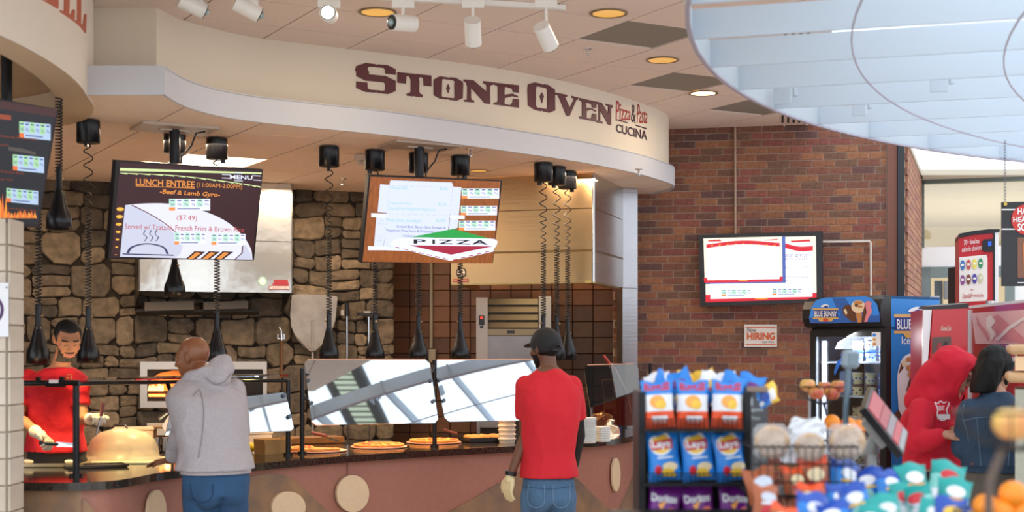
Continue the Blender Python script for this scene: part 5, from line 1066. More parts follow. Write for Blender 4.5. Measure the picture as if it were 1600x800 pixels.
# door
def fbar(b,x0,y0,x1,y1,o=.02,d=.03): b.prism([ff(x0,y0,o),ff(x1,y0,o),ff(x1,y1,o),ff(x0,y1,o)],-fn_*d)
dz=800
b=MB(); b.X=None; W_=(C1-C0).length
def dbox(s0,s1,z0,z1,o0=.02,o1=-.02): b.prism([C0+fd*s0+fn_*o0+Vector((0,0,z0)),C0+fd*s1+fn_*o0+Vector((0,0,z0)),C0+fd*s1+fn_*o0+Vector((0,0,z1)),C0+fd*s0+fn_*o0+Vector((0,0,z1))],fn_*(o1-o0))
dbox(0,.05,.2,1.74); dbox(W_-.05,W_,.2,1.74); dbox(.05,W_-.05,1.69,1.74); dbox(.05,W_-.05,.2,.25); df_=b.build('door_frame',fbk,t)
b=MB(); dbox(.05,W_-.05,.25,1.69,.006,.0); b.build('door_glass',Mglass('freezer_glass','#eef4fb',.02,.97),t)
b=MB(); b.tube([C0+fd*.02+fn_*.05+Vector((0,0,.8)),C0+fd*.02+fn_*.05+Vector((0,0,1.25))],.012,8); b.build('door_handle',M('handle_grey','#9a9da4',.4),df_)
b=MB(); dbox(.07,.10,.3,1.66,-.03,-.05); b.build('light_strip',M('led_white','#eef2ff',.5,emit=3.0),t)
shz=[1.49,1.235,.985,.73,.48]
for z in shz:
    b=MB(); b.prism([up(C0+fd*.04-fn_*.05,z),up(C1-fd*.05-fn_*.05,z),up(C2-fd*.05+fn_*.04,z),up(C3+fd*.04+fn_*.04,z)],(0,0,.012)); b.build('wire_shelf',M('shelf_white','#dfe1e6',.5),t)
b=MB(); cx_,cz_=0,0; wl=M('price_tag','#f0e6d2',.5)
poly(b,[(1362,519),(1376,519),(1376,541),(1362,541)],lambda x,y:ff(x,y,.024),3)
for k,c_ in enumerate((0,2,5)): poly(b,ell(1366,523.5+k*7,3,2.6,10),lambda x,y:ff(x,y,.026),c_)
poly(b,[(1304,588),(1310,575),(1314,566),(1319,562),(1322,556),(1313,553),(1316,559),(1308,564),(1303,580)],lambda x,y:ff(x,y,.01),8)
b.build('door_stickers',hm,t,kind='stuff')
l=area('freezer_light',tuple((C0+C1)/2-fn_*.10+Vector((0,0,1.66))),(R(-25),0,0),.3,18,(.93,.96,1)); l.name='freezer_light'
# side picture
b=MB(); logo(b,fs_,1397,488,72); g=lambda o:(lambda x,y:fs_(x,y,o))
txt(b,'Ice Cream',[(1409,525.5),(1458,538)],g(.003),bold=.01,mat=3)
poly(b,[(p.x,p.y) for p in catmull([(1404,640),(1402,600),(1404,575),(1412,558),(1424,552),(1440,552),(1467,560)],4)]+[(1467,700),(1440,700),(1425,680)],g(.003),3)
poly(b,[(1416,610),(1423,585),(1432,586),(1438,600),(1436,612),(1424,622)],g(.0045),4); poly(b,[(1404,585),(1408,568),(1414,562),(1412,575)],g(.0045),4); poly(b,[(1438,580),(1446,570),(1462,590),(1467,640),(1450,620)],g(.0045),4); poly(b,[(1420,650),(1440,640),(1467,660),(1467,700),(1430,690)],g(.0045),4)
for (x,y,rx,ry,r_) in [(1413,568,4,6,10),(1420,562,5,4,0),(1421,575,5.5,5,20),(1424,585,6,5,0),(1432,551,5,6,10),(1440,548,5,5,0),(1434,563,6,6,40),(1443,566,4,8,0),(1430,578,4,3,0),(1452,558,5,7,20),(1460,572,4,6,0)]: poly(b,ell(x,y,rx,ry,12,rot=r_),g(.006),5 if (x*7)%3 else 7)
poly(b,[(1393,700),(1392,665),(1396,648),(1404,640),(1409,650),(1409,700)],g(.0045),4); poly(b,[(1402,672),(1405,660),(1409,658),(1409,690)],g(.006),5); b.build('side_picture',hm,sp_)
# tubs
tubm=[M('tub_blue','#2d62b8',.4),M('tub_white','#e6ebf4',.4),M('tub_cream','#f0dca0',.4),M('tub_brown','#7c5238',.5),M('tub_pink','#c8405a',.4),M('tub_darklid','#3a3f58',.4)]
def mk_tub(lidm,bodym,spot):
    t=bpy.data.objects.new('ice_cream_tub',None); COL.objects.link(t)
    b=MB(); b.lathe([(.034,0),(.040,.07)],n=18); b.lathe([(0,0),(.034,0)],n=18); b.build('tub_body',tubm[bodym],t)
    b=MB(); b.lathe([(.040,.068),(.043,.068),(.043,.083),(.038,.085),(0,.085)],n=18); b.build('lid',tubm[lidm],t)
    b=MB(); rr=random.Random(lidm*7+spot)
    for i in range(9):
        a=i*.7; z=rr.uniform(.015,.055); r=.0345+.006*z/.07+.0022; b.box((r*math.cos(a),r*math.sin(a),z),(.003,.014,.012),rot=(0,0,a))
    b.build('label_spots',tubm[spot],t,kind='stuff'); return t
protos=[mk_tub(0,1,0),mk_tub(5,1,3),mk_tub(3,2,3),mk_tub(0,0,1),mk_tub(2,2,0),mk_tub(4,4,1)]
words_=['first','second','third','fourth','fifth']
used=set()
lay=[(0,[0,0,0],[1,1,1]),(1,[2,2,3],[4,4,3]),(2,[4,4,5],[2,2,5]),(3,[2,4,5],[2,4,5])]
tn=['white tub with blue lid','white tub with dark lid','cream tub with brown lid','blue ice cream tub','yellow ice cream tub','pink ice cream tub']
shn=['top','second','third','fourth']
for si,lo,hi in lay:
    for row,kinds in ((0,lo),(1,hi)):
        for c_,kd in enumerate(kinds):
            p=C0+fd*(.335+c_*.125)-fn_*(.13); z=shz[si]+.012+row*.089
            o=protos[kd] if kd not in used else dup(protos[kd]); used.add(kd); o.location=(p.x,p.y,z); o.rotation_euler=(0,0,c_*1.3)
            tag(o,f"{tn[kd]}, {('lower','upper')[row]} layer, {('left','middle','right')[c_]} column, {shn[si]} freezer shelf",'ice cream tub','ice cream tubs in the freezer')
for i in range(2):
    p=C0+fd*(.2)-fn_*.2; b=MB(); b.box((p.x,p.y,1.235+.012+.05+i*.09),(.13,.1,.085),rot=(0,0,fa),bev=.008); tag(b.build('ice_cream_box',M('box_bluegrey','#5f7896',.4),origin=(p.x,p.y,1.247+i*.09)),('lower','upper')[i]+' blue grey box behind the glass left of the tubs','box')
# --- red fountain tower and red cooler ---
redc=M('cooler_red','#c5101f',.25,coat=.3); wht=M('gloss_white','#eeeef0',.3)
Y1=9.85; fa_=lambda x,y,o=0:onp(x,y,(0,Y1,0),(-.12,-1,0),o)
t=thing('drink_dispenser','red drink dispenser tower with a dark window beside the ice cream freezer','drink machine',(P(1478,545,Y1+.2).x,Y1+.3,0))
def qb(b,pts,fn,o=0,d=(0,.4,0)): b.prism([fn(x,y,o) for x,y in pts],d)
b=MB(); qb(b,[(1444,484),(1512,482),(1512,905),(1443,905)],fa_,0,(0.05,.5,0)); b.build('cabinet',M('cab_dark_red','#a80e1a',.35),t)
b=MB(); qb(b,[(1443,484),(1456,484),(1450,560),(1445,720),(1443,905),(1441,905),(1441,600)],fa_,.012,(0,.02,0)); b.build('white_trim',wht,t)
b=MB(); qb(b,[(1458,484),(1511,482),(1512,905),(1447,905),(1449,640),(1453,560)],fa_,.03,(0,.03,0)); b.build('door_panel',redc,t)
b=MB(); qb(b,[(1457,527),(1486,526),(1485,640),(1455,640)],fa_,.036,(0,.01,0)); b.build('window_panel',M('disp_window','#5c4a44',.3),t)
b=MB(); f=lambda o:(lambda x,y:fa_(x,y,o)); poly(b,ell(1468,544,4.2,9,16),f(.04),1); poly(b,ell(1478,542,4.2,9,16),f(.04),2); poly(b,ell(1468,560,4,7,16),f(.04),1); b.build('flavour_buttons',[wht,M('btn_red','#a03038',.4),M('btn_dark','#2e2a2a',.4)],t)
b=MB(); txt(b,'Coca-Cola',[(1470,509),(1486,517)],f(.035),shear=.5,bold=.02); b.build('script_logo',M('script_silver','#c9b8a8',.3,.6),t)
b=MB(); qb(b,[(1450,479),(1515,474),(1512,482),(1444,484)],fa_,0,(.1,.5,0.02)); b.build('top_lid',M('lid_dark','#2c2628',.4),t)
t=thing('beverage_cooler','large glossy red cooler with pink script graphics at the right edge','cooler',(3.7,10.3,0))
Q0=Vector((3.42,10.6,0)); Q1=Vector((3.25,8.95,0)); qd=(Q1-Q0).normalized(); qn=Vector((-abs(qd.y),qd.x*-1*0-.1,0)).normalized()
Q0=P(1514,478,10.6); Q0.z=0; Q1=P(1600,468,9.25); Q1.z=0; qd=(Q1-Q0).normalized(); qn=Vector((qd.y,-qd.x,0)); 
if qn.y>0 and qn.x>0: qn=-qn
fq=lambda x,y,o=0:onp(x,y,Q0,qn,o); Q2=Q1+qd*.9
b=MB(); b.prism([Q0,Q2,Q2-qn*.6,Q0-qn*.6],(0,0,1.9)); b.build('cabinet',redc,t)
b=MB(); b.prism([up(Q0+qn*.01,0),up(Q0+qn*.01+qd*.08,0),up(Q0+qd*.08,0),up(Q0,0)],(0,0,1.89)); b.build('white_trim',wht,t)
b=MB(); f=lambda o:(lambda x,y:fq(x,y,o)); poly(b,[(1518,489),(1602,484),(1602,538),(1524,537)],f(.012),0); poly(b,[(1545,496),(1560,492),(1602,530),(1602,538),(1560,530)],f(.014),1)
for pts in ([(1541,497),(1548,492),(1556,502),(1549,512),(1556,522),(1550,532),(1547,522),(1541,510)],[(1555,530),(1575,510),(1600,495),(1600,500),(1578,515),(1560,533)],[(1571,540),(1580,537),(1588,546),(1590,560),(1583,566),(1573,556)]): poly(b,pts,f(.016),2)
poly(b,[(1575,543),(1581,541),(1586,548),(1585,558),(1579,556)],f(.018),3)
poly(b,[(1525,492),(1530,505),(1540,518),(1545,530),(1543,531),(1536,519),(1527,507)],f(.017),1)
b.build('script_graphics',[M('pink_pale','#f0c4c6',.4),M('pink_mid','#e2959c',.4),M('gr_white','#f8f2f2',.4),M('gr_red','#c5101f',.3)],t)
b=MB(); b.prism([up(Q0,1.9),up(Q2,1.9),up(Q2-qn*.6,1.9),up(Q0-qn*.6,1.9)],(0,0,.02)); b.build('top_lid',wht,t)
b=MB(); b.cyl(up(Q0-qn*.1+qd*.2,1.92),up(Q0-qn*.1+qd*.2,1.95),.03,n=12); b.build('cap_knob',steel,t)
# --- tall freestyle style machine ---
Y2=11.6; n2=Vector((math.sin(R(-14)),-math.cos(R(-14)),0)); fv=lambda x,y,o=0:onp(x,y,(P(1520,400,Y2).x,Y2,0),n2,o)
t=thing('drink_dispenser','tall red and white drink machine with eight round flavour badges','drink machine',(P(1525,400,Y2).x,Y2+.3,0))
def vb(b,pts,o,d): b.prism([fv(x,y,o) for x,y in pts],-n2*d)
b=MB(); vb(b,[(1498,366),(1553,360),(1553,860),(1498,860)],0,.5); b.build('cabinet',M('machine_red','#bb1522',.35),t)
b=MB(); vb(b,[(1553,360),(1560,360),(1560,860),(1553,860)],0,.5); b.build('white_side',wht,t)
b=MB(); vb(b,[(1552,364),(1554.5,364),(1554.5,860),(1552,860)],.01,.02); b.build('edge_strip',fbk,t)
b=MB(); vb(b,[(1497,372),(1499,365),(1520,361),(1545,358),(1562,358),(1562,362),(1552,364),(1520,367)],.01,.5); b.build('top_cap',fbk,t)
b=MB(); vb(b,[(1499,402),(1541,398),(1543,403),(1543,466),(1540,470),(1499,472)],.006,.01); b.build('badge_panel',M('badge_panel','#e8e2dc',.4),t)
b=MB(); vb(b,[(1535,377),(1538,374),(1552,373),(1552,393),(1538,393),(1535,390)],.02,.03); b.build('reader_box',fbk,t)
b=MB(); vb(b,[(1544,377.5),(1549,377),(1549,384),(1544,384.5)],.026,.004); b.build('reader_screen',ME('reader_blue','#1f5bff',1.2),t)
cols=['#3a6fb0','#c0504a','#e4d860','#2f8a5a','#8a4a8a','#7a4030','#4a3a9a','#c8c8a0']
for i in range(8):
    x=1504+(i%4)*9.4; y=(414.5,437.5)[i//4]-(i%4)*1.0; b=MB(); b.prism([fv(px,py,.014) for px,py in ell(x,y,3.6,9.2 if False else 8,16)],-n2*.006); b.cur=1; f=lambda a,c:fv(a,c,.017); rect(b,x-2.2,y-2,x+2.2,y+1.2,f,1); b.build('flavour_badge',[M('badge%d'%i,cols[i],.4),M('badge_text','#efeadf',.5)],t)
b=MB(); f=lambda a,c:fv(a,c,.012); txt(b,'70+ low/no',[(1506,(375)),(1530,372),(1530,380),(1506,383)],f,mat=0); txt(b,'calorie choices',[(1503,386),(1534,382),(1534,390),(1503,394)],f,mat=0); f=lambda a,c:fv(a,c,.014); txt(b,'with',[(1516,451),(1521,454)],f,mat=1); txt(b,'Coca-Cola',[(1504,459),(1517,466)],f,bold=.02,shear=.5,mat=1); txt(b,'freestyle',[(1517,458),(1537,466)],f,mat=1)
b.build('lettering',[wht,M('badge_red','#b8303a',.4)],t)
b=MB(); pp=P(1494,408,12.2); b.box((pp.x,12.2,1.15),(.05,.3,2.3)); tag(b.build('speaker_column',fbk,origin=(pp.x,12.2,0)),'narrow black column standing left of the tall red machine','column')
# --- hanging banner ---
Yb=9.2; fw_=lambda x,y,o=0:onp(x,y,(0,Yb,0),(0,-1,0),o)
t=thing('hanging_sign','black hanging menu banner with a red disc cut by the right edge','sign',(P(1600,315,Yb).x,Yb,P(0,380,Yb).z))
b=MB(); b.prism([fw_(1565,316),(fw_(1680,313)),fw_(1680,447),fw_(1565,447)],(0,.01,0)); b.build('banner',M('banner_black','#2b2a2e',.6),t)
b=MB(); f=lambda o:(lambda x,y:fw_(x,y,o)); rect(b,1565,326.5,1680,328.5,f(.003),0); rect(b,1565,357,1680,359,f(.003),0); poly(b,ell(1605,343,25,24,28),f(.005),1); rect(b,1590,371,1680,434,f(.003),2); rect(b,1590,441,1680,442.5,f(.003),0)
txt(b,'HAPPY',[(1590,325),(1622,335)],f(.007),bold=.03,mat=0); txt(b,'HEALTHY',[(1583,339),(1630,347)],f(.007),bold=.03,mat=0); txt(b,'SOUL',[(1590,349),(1618,361)],f(.007),bold=.03,mat=0); rect(b,1594,337,1600,338,f(.007),0); poly(b,[(1598,380),(1610,376),(1620,400),(1612,430),(1600,425)],f(.005),3)
b.build('banner_print',[M('print_white2','#e6e4e2',.6),M('print_red','#c8332c',.6),M('print_brown','#7d5240',.6),M('print_orange','#c07038',.6)],t)
b=MB(); 
y=222.0
while y<317: c=P(1570.5,y,Yb); b.tube([c+Vector((.006*math.cos(a),.004*(int(y)%2),.011*math.sin(a))) for a in np.linspace(0,2*math.pi,7)[:-1]],.0022,5,closed=True); y+=4.6
b.build('chain',M('chain_steel','#6a6a70',.35,.8),t,kind='stuff'); b=MB(); c=P(1570,319,Yb); b.cyl(c-Vector((0,.012,0)),c+Vector((0,0.004,0)),.012,n=12); b.build('grommet',M('grommet_brass','#b89a50',.3,.8),t)
# --- host stand ---
t=thing('counter_end','beige counter end with rounded wooden ledges at the right edge','counter',(2.75,7.2,0))
gx=(1586-800)/F; pk=[(gx*7,7.0),(gx*7+.8,7.0),(gx*7+.8,7.5),(gx*7.5,7.5)]
b=MB(); b.zprism(pk,0,1.4); b.build('plinth',M('plinth_grey','#a9a697',.8,noise=(60,.15)),t)
ledge=M('ledge_wood','#dcb083',.4,noise=(10,.12,(1,1,8)))
for y_,r_,e_ in ((590,.025,.03),(546,.025,.02)):
    z=P(0,y_,7).z; b=MB(); q=[(gx*7.5-e_,7.5,z),(gx*7-e_,6.985,z),(gx*7+.8,6.985,z)]; b.zprism([(q[0][0],q[0][1]),(q[1][0],q[1][1]),(q[2][0],q[2][1]),(q[2][0],7.5)],z-r_,z+r_); b.tube(q,r_,12); b.build('ledge',ledge,t)
b=MB(); z=P(0,568,7).z; b.zprism(pk,z-.035,z+.035); b.build('apron',M('apron_wood','#e2bd93',.5),t)
# ================= SNACK DISPLAYS IN THE FOREGROUND =================
def bag_proto(bands,decals,w=.12,h=.175,th=.028,nu=10,nv=14,seed=1):
    """a crimped pillow bag; bands = [(v_from, material)] from the bottom; decals = fn(poly adder)"""
    rr=random.Random(seed); t=bpy.data.objects.new('snack_bag',None); COL.objects.link(t)
    def surf(u,v,s=-1,o=0):
        x=u-.5; e=(math.sin(math.pi*min(1,max(0,(v-.04)/.92)))**.55 if .04<v<.96 else 0); d=th*e*(1-(2*abs(x))**2.6)**.8 if abs(x)<.5 else 0
        wob=.0035*math.sin(9*u+seed)*math.sin(7*v+seed*2)*e
        pinch=1-.10*math.exp(-((v-.5)/.35)**2)*1+.0
        return Vector((x*w*pinch*(1+.04*math.sin(v*40)*(v>.93 or v<.06)),s*(d+wob+o)+.0,v*h+.006*math.sin(u*8+seed)*(v>.9)))
    b=MB(); b.smooth=True
    for s in (-1,1):
        vs=[surf(i/nu,j/nv,s) for j in range(nv+1) for i in range(nu+1)]; o=len(b.v); b.v+=[tuple(x) for x in vs]
        for j in range(nv):
            m=0
            for v0,mm in bands:
                if (j+.5)/nv>=v0: m=mm
            for i in range(nu):
                q=(j*(nu+1)+i+o,j*(nu+1)+i+1+o,(j+1)*(nu+1)+i+1+o,(j+1)*(nu+1)+i+o); b.f.append(q if s==-1 else q[::-1]); b.m.append(m); b.sm.append(True)
    fb_=b.build('foil_bag',BM,t)
    b=MB(); decals(b,lambda o:(lambda x,y:surf(.5+(x-.5)*1,1-y,-1,o))); 
    if b.v: b.build('bag_print',BM,fb_)
    return t
BM=[M('bg_blue','#1b7fd6',.3),M('bg_white','#e9e9ee',.35),M('bg_orange','#e8501c',.35),M('bg_yellow','#f0c040',.35),M('bg_red','#c81f2e',.35),M('bg_purple','#6a1a7c',.3),M('bg_gold','#eca24a',.4),M('bg_deep','#1848a8',.3),M('bg_teal','#0f9a94',.35),M('bg_brown','#a8562c',.4),M('bg_dark','#3a2a34',.4),M('bg_pink','#e87a68',.4),M('bg_mint','#8fd0c8',.35),M('bg_cream','#ecd6ac',.5),M('bg_silver','#b8bcc8',.2,.6)]
def spoly(b,pts,fn,mat=0,k=4):
    n=len(pts); 
    if n<8:
        q=[]
        for i in range(n):
            for j in range(4): q.append((pts[i][0]+(pts[(i+1)%n][0]-pts[i][0])*j/4,pts[i][1]+(pts[(i+1)%n][1]-pts[i][1])*j/4))
        pts=q; n=len(q)
    cx=sum(p[0] for p in pts)/n; cy=sum(p[1] for p in pts)/n; vs=[fn(cx,cy)]
    for j in range(1,k+1): vs+=[fn(cx+(p[0]-cx)*j/k,cy+(p[1]-cy)*j/k) for p in pts]
    fs=[(0,1+i,1+(i+1)%n) for i in range(n)]+[(1+j*n+i,1+(j+1)*n+i,1+(j+1)*n+(i+1)%n,1+j*n+(i+1)%n) for j in range(k-1) for i in range(n)]
    b.cur=mat; b.add(vs,fs,True)
def srect(b,x0,y0,x1,y1,fn,mat=0): spoly(b,[(x0,y0),(x1,y0),(x1,y1),(x0,y1)],fn,mat)
def dec_ruffles(b,s): txt(b,'RUFFLES',[(.1,.06),(.9,.2)],s(.0015),bold=.05,mat=4); spoly(b,ell(.5,.44,.26,.14,16),s(.0015),6); spoly(b,ell(.62,.5,.18,.1,14),s(.0025),3); srect(b,.3,.74,.8,.84,s(.0015),1); srect(b,.35,.87,.75,.9,s(.0015),1)
def dec_lays(b,s): spoly(b,ell(.45,.26,.36,.23,24),s(.0015),1); spoly(b,ell(.45,.26,.31,.19,24),s(.0025),3); spoly(b,[(.12,.2),(.8,.16),(.82,.36),(.14,.38)],s(.0035),4); txt(b,'Lays',[(.17,.18),(.76,.37)],s(.0045),bold=.03,mat=1); spoly(b,ell(.3,.78,.11,.1,14),s(.0015),4); spoly(b,ell(.68,.72,.24,.09,16),s(.0015),13); spoly(b,ell(.6,.82,.2,.07,14),s(.0025),3); srect(b,.3,.52,.8,.55,s(.0015),1); srect(b,.42,.88,.85,.92,s(.0015),3)
def dec_dorito(b,s): txt(b,'Doritos',[(.08,.2),(.9,.36)],s(.002),bold=.03,mat=1); spoly(b,[(.3,.42),(.62,.3),(.42,.52)],s(.0015),6); spoly(b,[(.45,.8),(.95,.62),(.9,.98)],s(.0015),6); spoly(b,[(.05,.9),(.35,.75),(.4,1.0)],s(.0015),6); spoly(b,ell(.75,.52,.14,.06,12),s(.0015),11)
def dec_mix(a,c,d):
    def f(b,s): spoly(b,ell(.5,.3,.3,.12,14),s(.0015),a); spoly(b,ell(.45,.65,.28,.16,14),s(.0015),c); srect(b,.2,.42,.8,.48,s(.0015),d); spoly(b,ell(.7,.82,.12,.08,10),s(.0015),d)
    return f
ruf=bag_proto([(0,2),(.33,1),(.74,0)],dec_ruffles,.122,.175,seed=1); lay_=bag_proto([(0,0)],dec_lays,.125,.185,seed=2); dor=bag_proto([(0,5)],dec_dorito,.125,.185,seed=3); 
heapA=bag_proto([(0,7),(.5,1)],dec_mix(3,0,4),.11,.15,seed=4); heapB=bag_proto([(0,0),(.6,3)],dec_mix(1,7,1),.11,.15,seed=5); heapC=bag_proto([(0,1),(.4,0)],dec_mix(5,3,0),.11,.15,seed=6)
usedp=set()
def put(proto,px,py,Y,lab,cat='snack bag',group=None,rz=0,tilt=0,roll=0,s=1,foot=None):
    """foot of the bag at pixel (px,py), depth Y"""
    o=proto if proto.name not in usedp else dup(proto); usedp.add(proto.name); c=P(px,py,Y)
    if foot is not None: c.z=foot
    o.location=c; o.rotation_euler=(tilt,roll,rz); o.scale=(s,s,s); return tag(o,lab,cat,group)
Yr=5.3
pos3=['left','middle','right']
for i,x in enumerate((1030,1082,1136)): put(ruf,x,668+1,Yr,f'blue, white and orange chip bag, {pos3[i]} one on the top rack tier',group='orange chip bags on the top rack tier',rz=.1*(i-1)-.05,roll=(-.06,0,.03)[i],tilt=-.06)
for i,x in enumerate((1040,1093,1146)): put(lay_,x,751,Yr,f'blue potato chip bag with a yellow disc, {pos3[i]} one on the middle rack tier',group='blue chip bags on the middle rack tier',rz=.08*(i-1),roll=(-.09,-.08,-.12)[i],tilt=-.08)
for i,x in enumerate((1033,1096,1148)): put(dor,x,834,Yr,f'purple tortilla chip bag, {pos3[i]} one on the lowest visible tier',group='purple chip bags on the lowest rack tier',rz=.1*(i-1),roll=(.1,-.12,.02)[i],tilt=-.08)
hp_=[(heapC,1022,604,.9,.5),(heapA,1040,606,-.5,-.3),(heapB,1058,604,.4,.4),(heapC,1078,602,-.3,-.5),(heapA,1098,604,.7,.3),(heapB,1112,602,-.6,-.35),(heapC,1128,606,.3,.5),(heapA,1146,606,-.2,-.4),(heapC,1160,608,.2,.35)]
for i,(pr,x,y,rz,ro) in enumerate(hp_): put(pr,x,y+36,Yr+.14+.03*(i%3),f'{"leftmost" if i==0 else "rightmost" if i==8 else words_[i-1] if i<6 else ("sixth","seventh")[i-6]}{" inner" if 0<i<8 else ""} blue and white bag in the heap on top of the rack',group='bags heaped on top of the rack',rz=rz,roll=ro*.8,tilt=.1)
# the rack
t=thing('snack_rack','black wire snack rack with three visible tiers of chip bags','rack',(P(1088,800,Yr).x,Yr,0)); wire=M('wire_black','#17171a',.4,.4)
xl,xr=P(1003,0,Yr).x,P(1168,0,Yr).x
b=MB()
for x in (xl,xr): b.box((x,Yr+.12,.72),(.025,.25,1.44+.0)); 
b.build('upright',wire,t)
b=MB(); b.box(((xl+xr)/2,Yr+.2,.72),(xr-xl,.01,1.4)); b.build('back_panel',M('rack_back','#1d1d20',.6),t)
for y_ in (669,752,835):
    z=P(0,y_,Yr).z; b=MB(); b.box(((xl+xr)/2,Yr+.05,z-.006),(xr-xl,.28,.008))
    for k in range(4): b.tube([(xl,Yr-.075,z+.012*k),(xr,Yr-.075,z+.012*k)],.0022,5)
    for k in range(24): x=xl+(xr-xl)*k/23; b.tube([(x,Yr-.077,z-.005),(x,Yr-.077,z+.04)],.0016,5)
    b.build('wire_tier',wire,t)
z=P(0,632,Yr).z; b=MB(); b.box(((xl+xr)/2,Yr+.2,z-.1),(xr-xl,.14,.01)); b.build('top_shelf',wire,t)
t=thing('side_display','narrow black printed display panel at the right of the chip rack','display',(P(1180,800,Yr+.15).x,Yr+.15,0))
b=MB(); q=[P(1166,615,Yr+.1),P(1196,612,Yr+.25)]; b.prism([up(q[0],0),up(q[1],0),up(q[1],q[1].z),up(q[0],q[0].z)],(.02,.05,0)); b.build('panel',M('panel_charcoal','#3a3c42',.5),t)
b=MB(); b.box((P(1182,0,Yr+.15).x,Yr+.2,P(0,608,Yr+.2).z),(.085,.14,.022),bev=.004); b.build('top_tray',M('tray_taupe','#8d7668',.5),t)
b=MB(); fr_=lambda x,y:onp(x,y,q[0],(q[1]-q[0]).cross(Vector((0,0,1))).normalized(),.004 if (q[1]-q[0]).cross(Vector((0,0,1))).y<0 else -.004); txt(b,'Popcorn',[(1169,636),(1192,645)],fr_,bold=.02); txt(b,'Chips',[(1170,650),(1188,657)],fr_); rect(b,1170,622,1176,634,fr_); b.build('print',M('print_grey','#a8b0b4',.6),t)
put(heapB,1178,628,Yr+.2,'crumpled pale bag lying on the narrow side display',rz=.5,roll=1.2,s=.8)
# low snack bin and cookie basket
Zt=P(0,800,4.3).z-.08
t=thing('snack_bin','low black display table of snack bags in the right foreground','display',(1.05,4.5,0)); b=MB(); b.box((1.1,4.44,Zt-.02),(1.5,1.4,.03),bev=.005); b.build('table_top',wire,t)
for sx in (-.7,.7):
    for sy in (-.7,.7): b=MB(); b.box((1.1+sx,4.42+sy*.93,Zt/2-.02),(.04,.04,Zt-.03)); b.build('leg',wire,t)
b=MB(); z=P(0,697,4.95).z; xl,xr=P(1172,0,4.95).x,P(1336,0,4.95).x
for zz in (z,z-.06,z-.12): b.tube([(xl,4.9,zz),(xr,4.9,zz)],.0028,6)
for k in range(15): x=xl+(xr-xl)*k/14; b.tube([(x,4.9,z-.17),(x,4.9,z),(x,5.25,z)],.002,5)
b.tube([(xl,4.9,z),(xl,5.25,z),(xr,5.25,z),(xr,4.9,z)],.0028,6); b.box(((xl+xr)/2,5.08,z-.17),(xr-xl,.36,.008))
tag(b.build('wire_basket',wire,origin=((xl+xr)/2,5.08,z-.17)),'black wire basket holding large wrapped cookies behind the snack bags','basket')
ckm=M('cookie','#dcc0a2',.7,noise=(40,.35),col2='#b08a68'); wrapm=M('clear_wrap','#f2f2f6',.15,alpha=.22)
def cookie(px,py,r,Y,lab,rz=0,n=2):
    c=P(px,py,Y); t=thing('cookie_pack',lab,'cookies',tuple(c),rz)
    for i in range(n):
        b=MB(); X=Matrix.Translation(c+Vector((.012*i,.018*i,-.003*i)))@Matrix.Rotation(rz,4,'Z')@Matrix.Rotation(R(90+8),4,'X'); b.X=X; b.lathe([(0,-.008),(r*.8,-.008),(r,-.002),(r,.004),(r*.85,.009),(0,.011)],n=28)
        rr=random.Random(px+i)
        for k in range(9): a=rr.random()*6.28; q=r*rr.random()**.5*.8; b.sph((q*math.cos(a),q*math.sin(a),.009),(.006,.006,.004),7,4)
        b.build('cookie',ckm,t)
    b=MB(); b.X=Matrix.Translation(c)@Matrix.Rotation(rz,4,'Z'); b.box((0,.01,0),(r*2.1,.05,r*2.15),bev=.02); b.build('clear_wrapper',wrapm,t); return t
cookie(1205,690,.058,4.98,'leftmost pair of big round cookies in the wire basket'); cookie(1321,690,.058,5.0,'rightmost big round cookies in the wire basket',.1,3); cookie(1264,698,.05,4.98,'smaller cookie pack below white plastic in the middle of the basket')
b=MB(); c=P(1260,690,5.12); rr=random.Random(9); vs=[]; 
for j in range(10):
    for i in range(12):
        a=2*math.pi*i/12; r=.085*(1-.35*j/9)*(1+rr.uniform(-.22,.22)); vs.append((c.x+r*math.cos(a),c.y+r*.5*math.sin(a),c.z-.07+j*.017+rr.uniform(-.006,.006)))
b.add(vs,[(j*12+i,j*12+(i+1)%12,(j+1)*12+(i+1)%12,(j+1)*12+i) for j in range(9) for i in range(12)]+[tuple(range(108,120))]); tag(b.build('plastic_wrap',M('wrap_white','#eceff4',.2,alpha=.9),origin=(c.x,c.y,c.z-.07)),'crumpled white plastic packaging standing in the cookie basket','packaging')
pret=bag_proto([(0,9),(.85,2)],dec_mix(13,11,4),.085,.15,seed=7); choc=bag_proto([(0,10),(.3,9)],dec_mix(14,4,1),.1,.14,seed=8); bl1=bag_proto([(0,0),(.8,7)],dec_mix(1,12,3),.1,.15,seed=9); tl1=bag_proto([(0,12),(.55,8)],dec_mix(1,13,6),.1,.15,seed=10); tl2=bag_proto([(0,1),(.4,12),(.7,8)],dec_mix(4,1,14),.1,.15,seed=11); nv1=bag_proto([(0,14),(.5,7)],dec_mix(3,1,0),.09,.14,seed=12); cor=bag_proto([(0,11),(.6,13)],dec_mix(6,11,1),.09,.13,seed=13)
pn={pret:'brown pretzel bag',choc:'dark snack pack',bl1:'bright blue snack bag',tl1:'teal snack bag',tl2:'mint and teal snack bag',nv1:'navy and silver snack bag',cor:'coral and orange snack bag'}
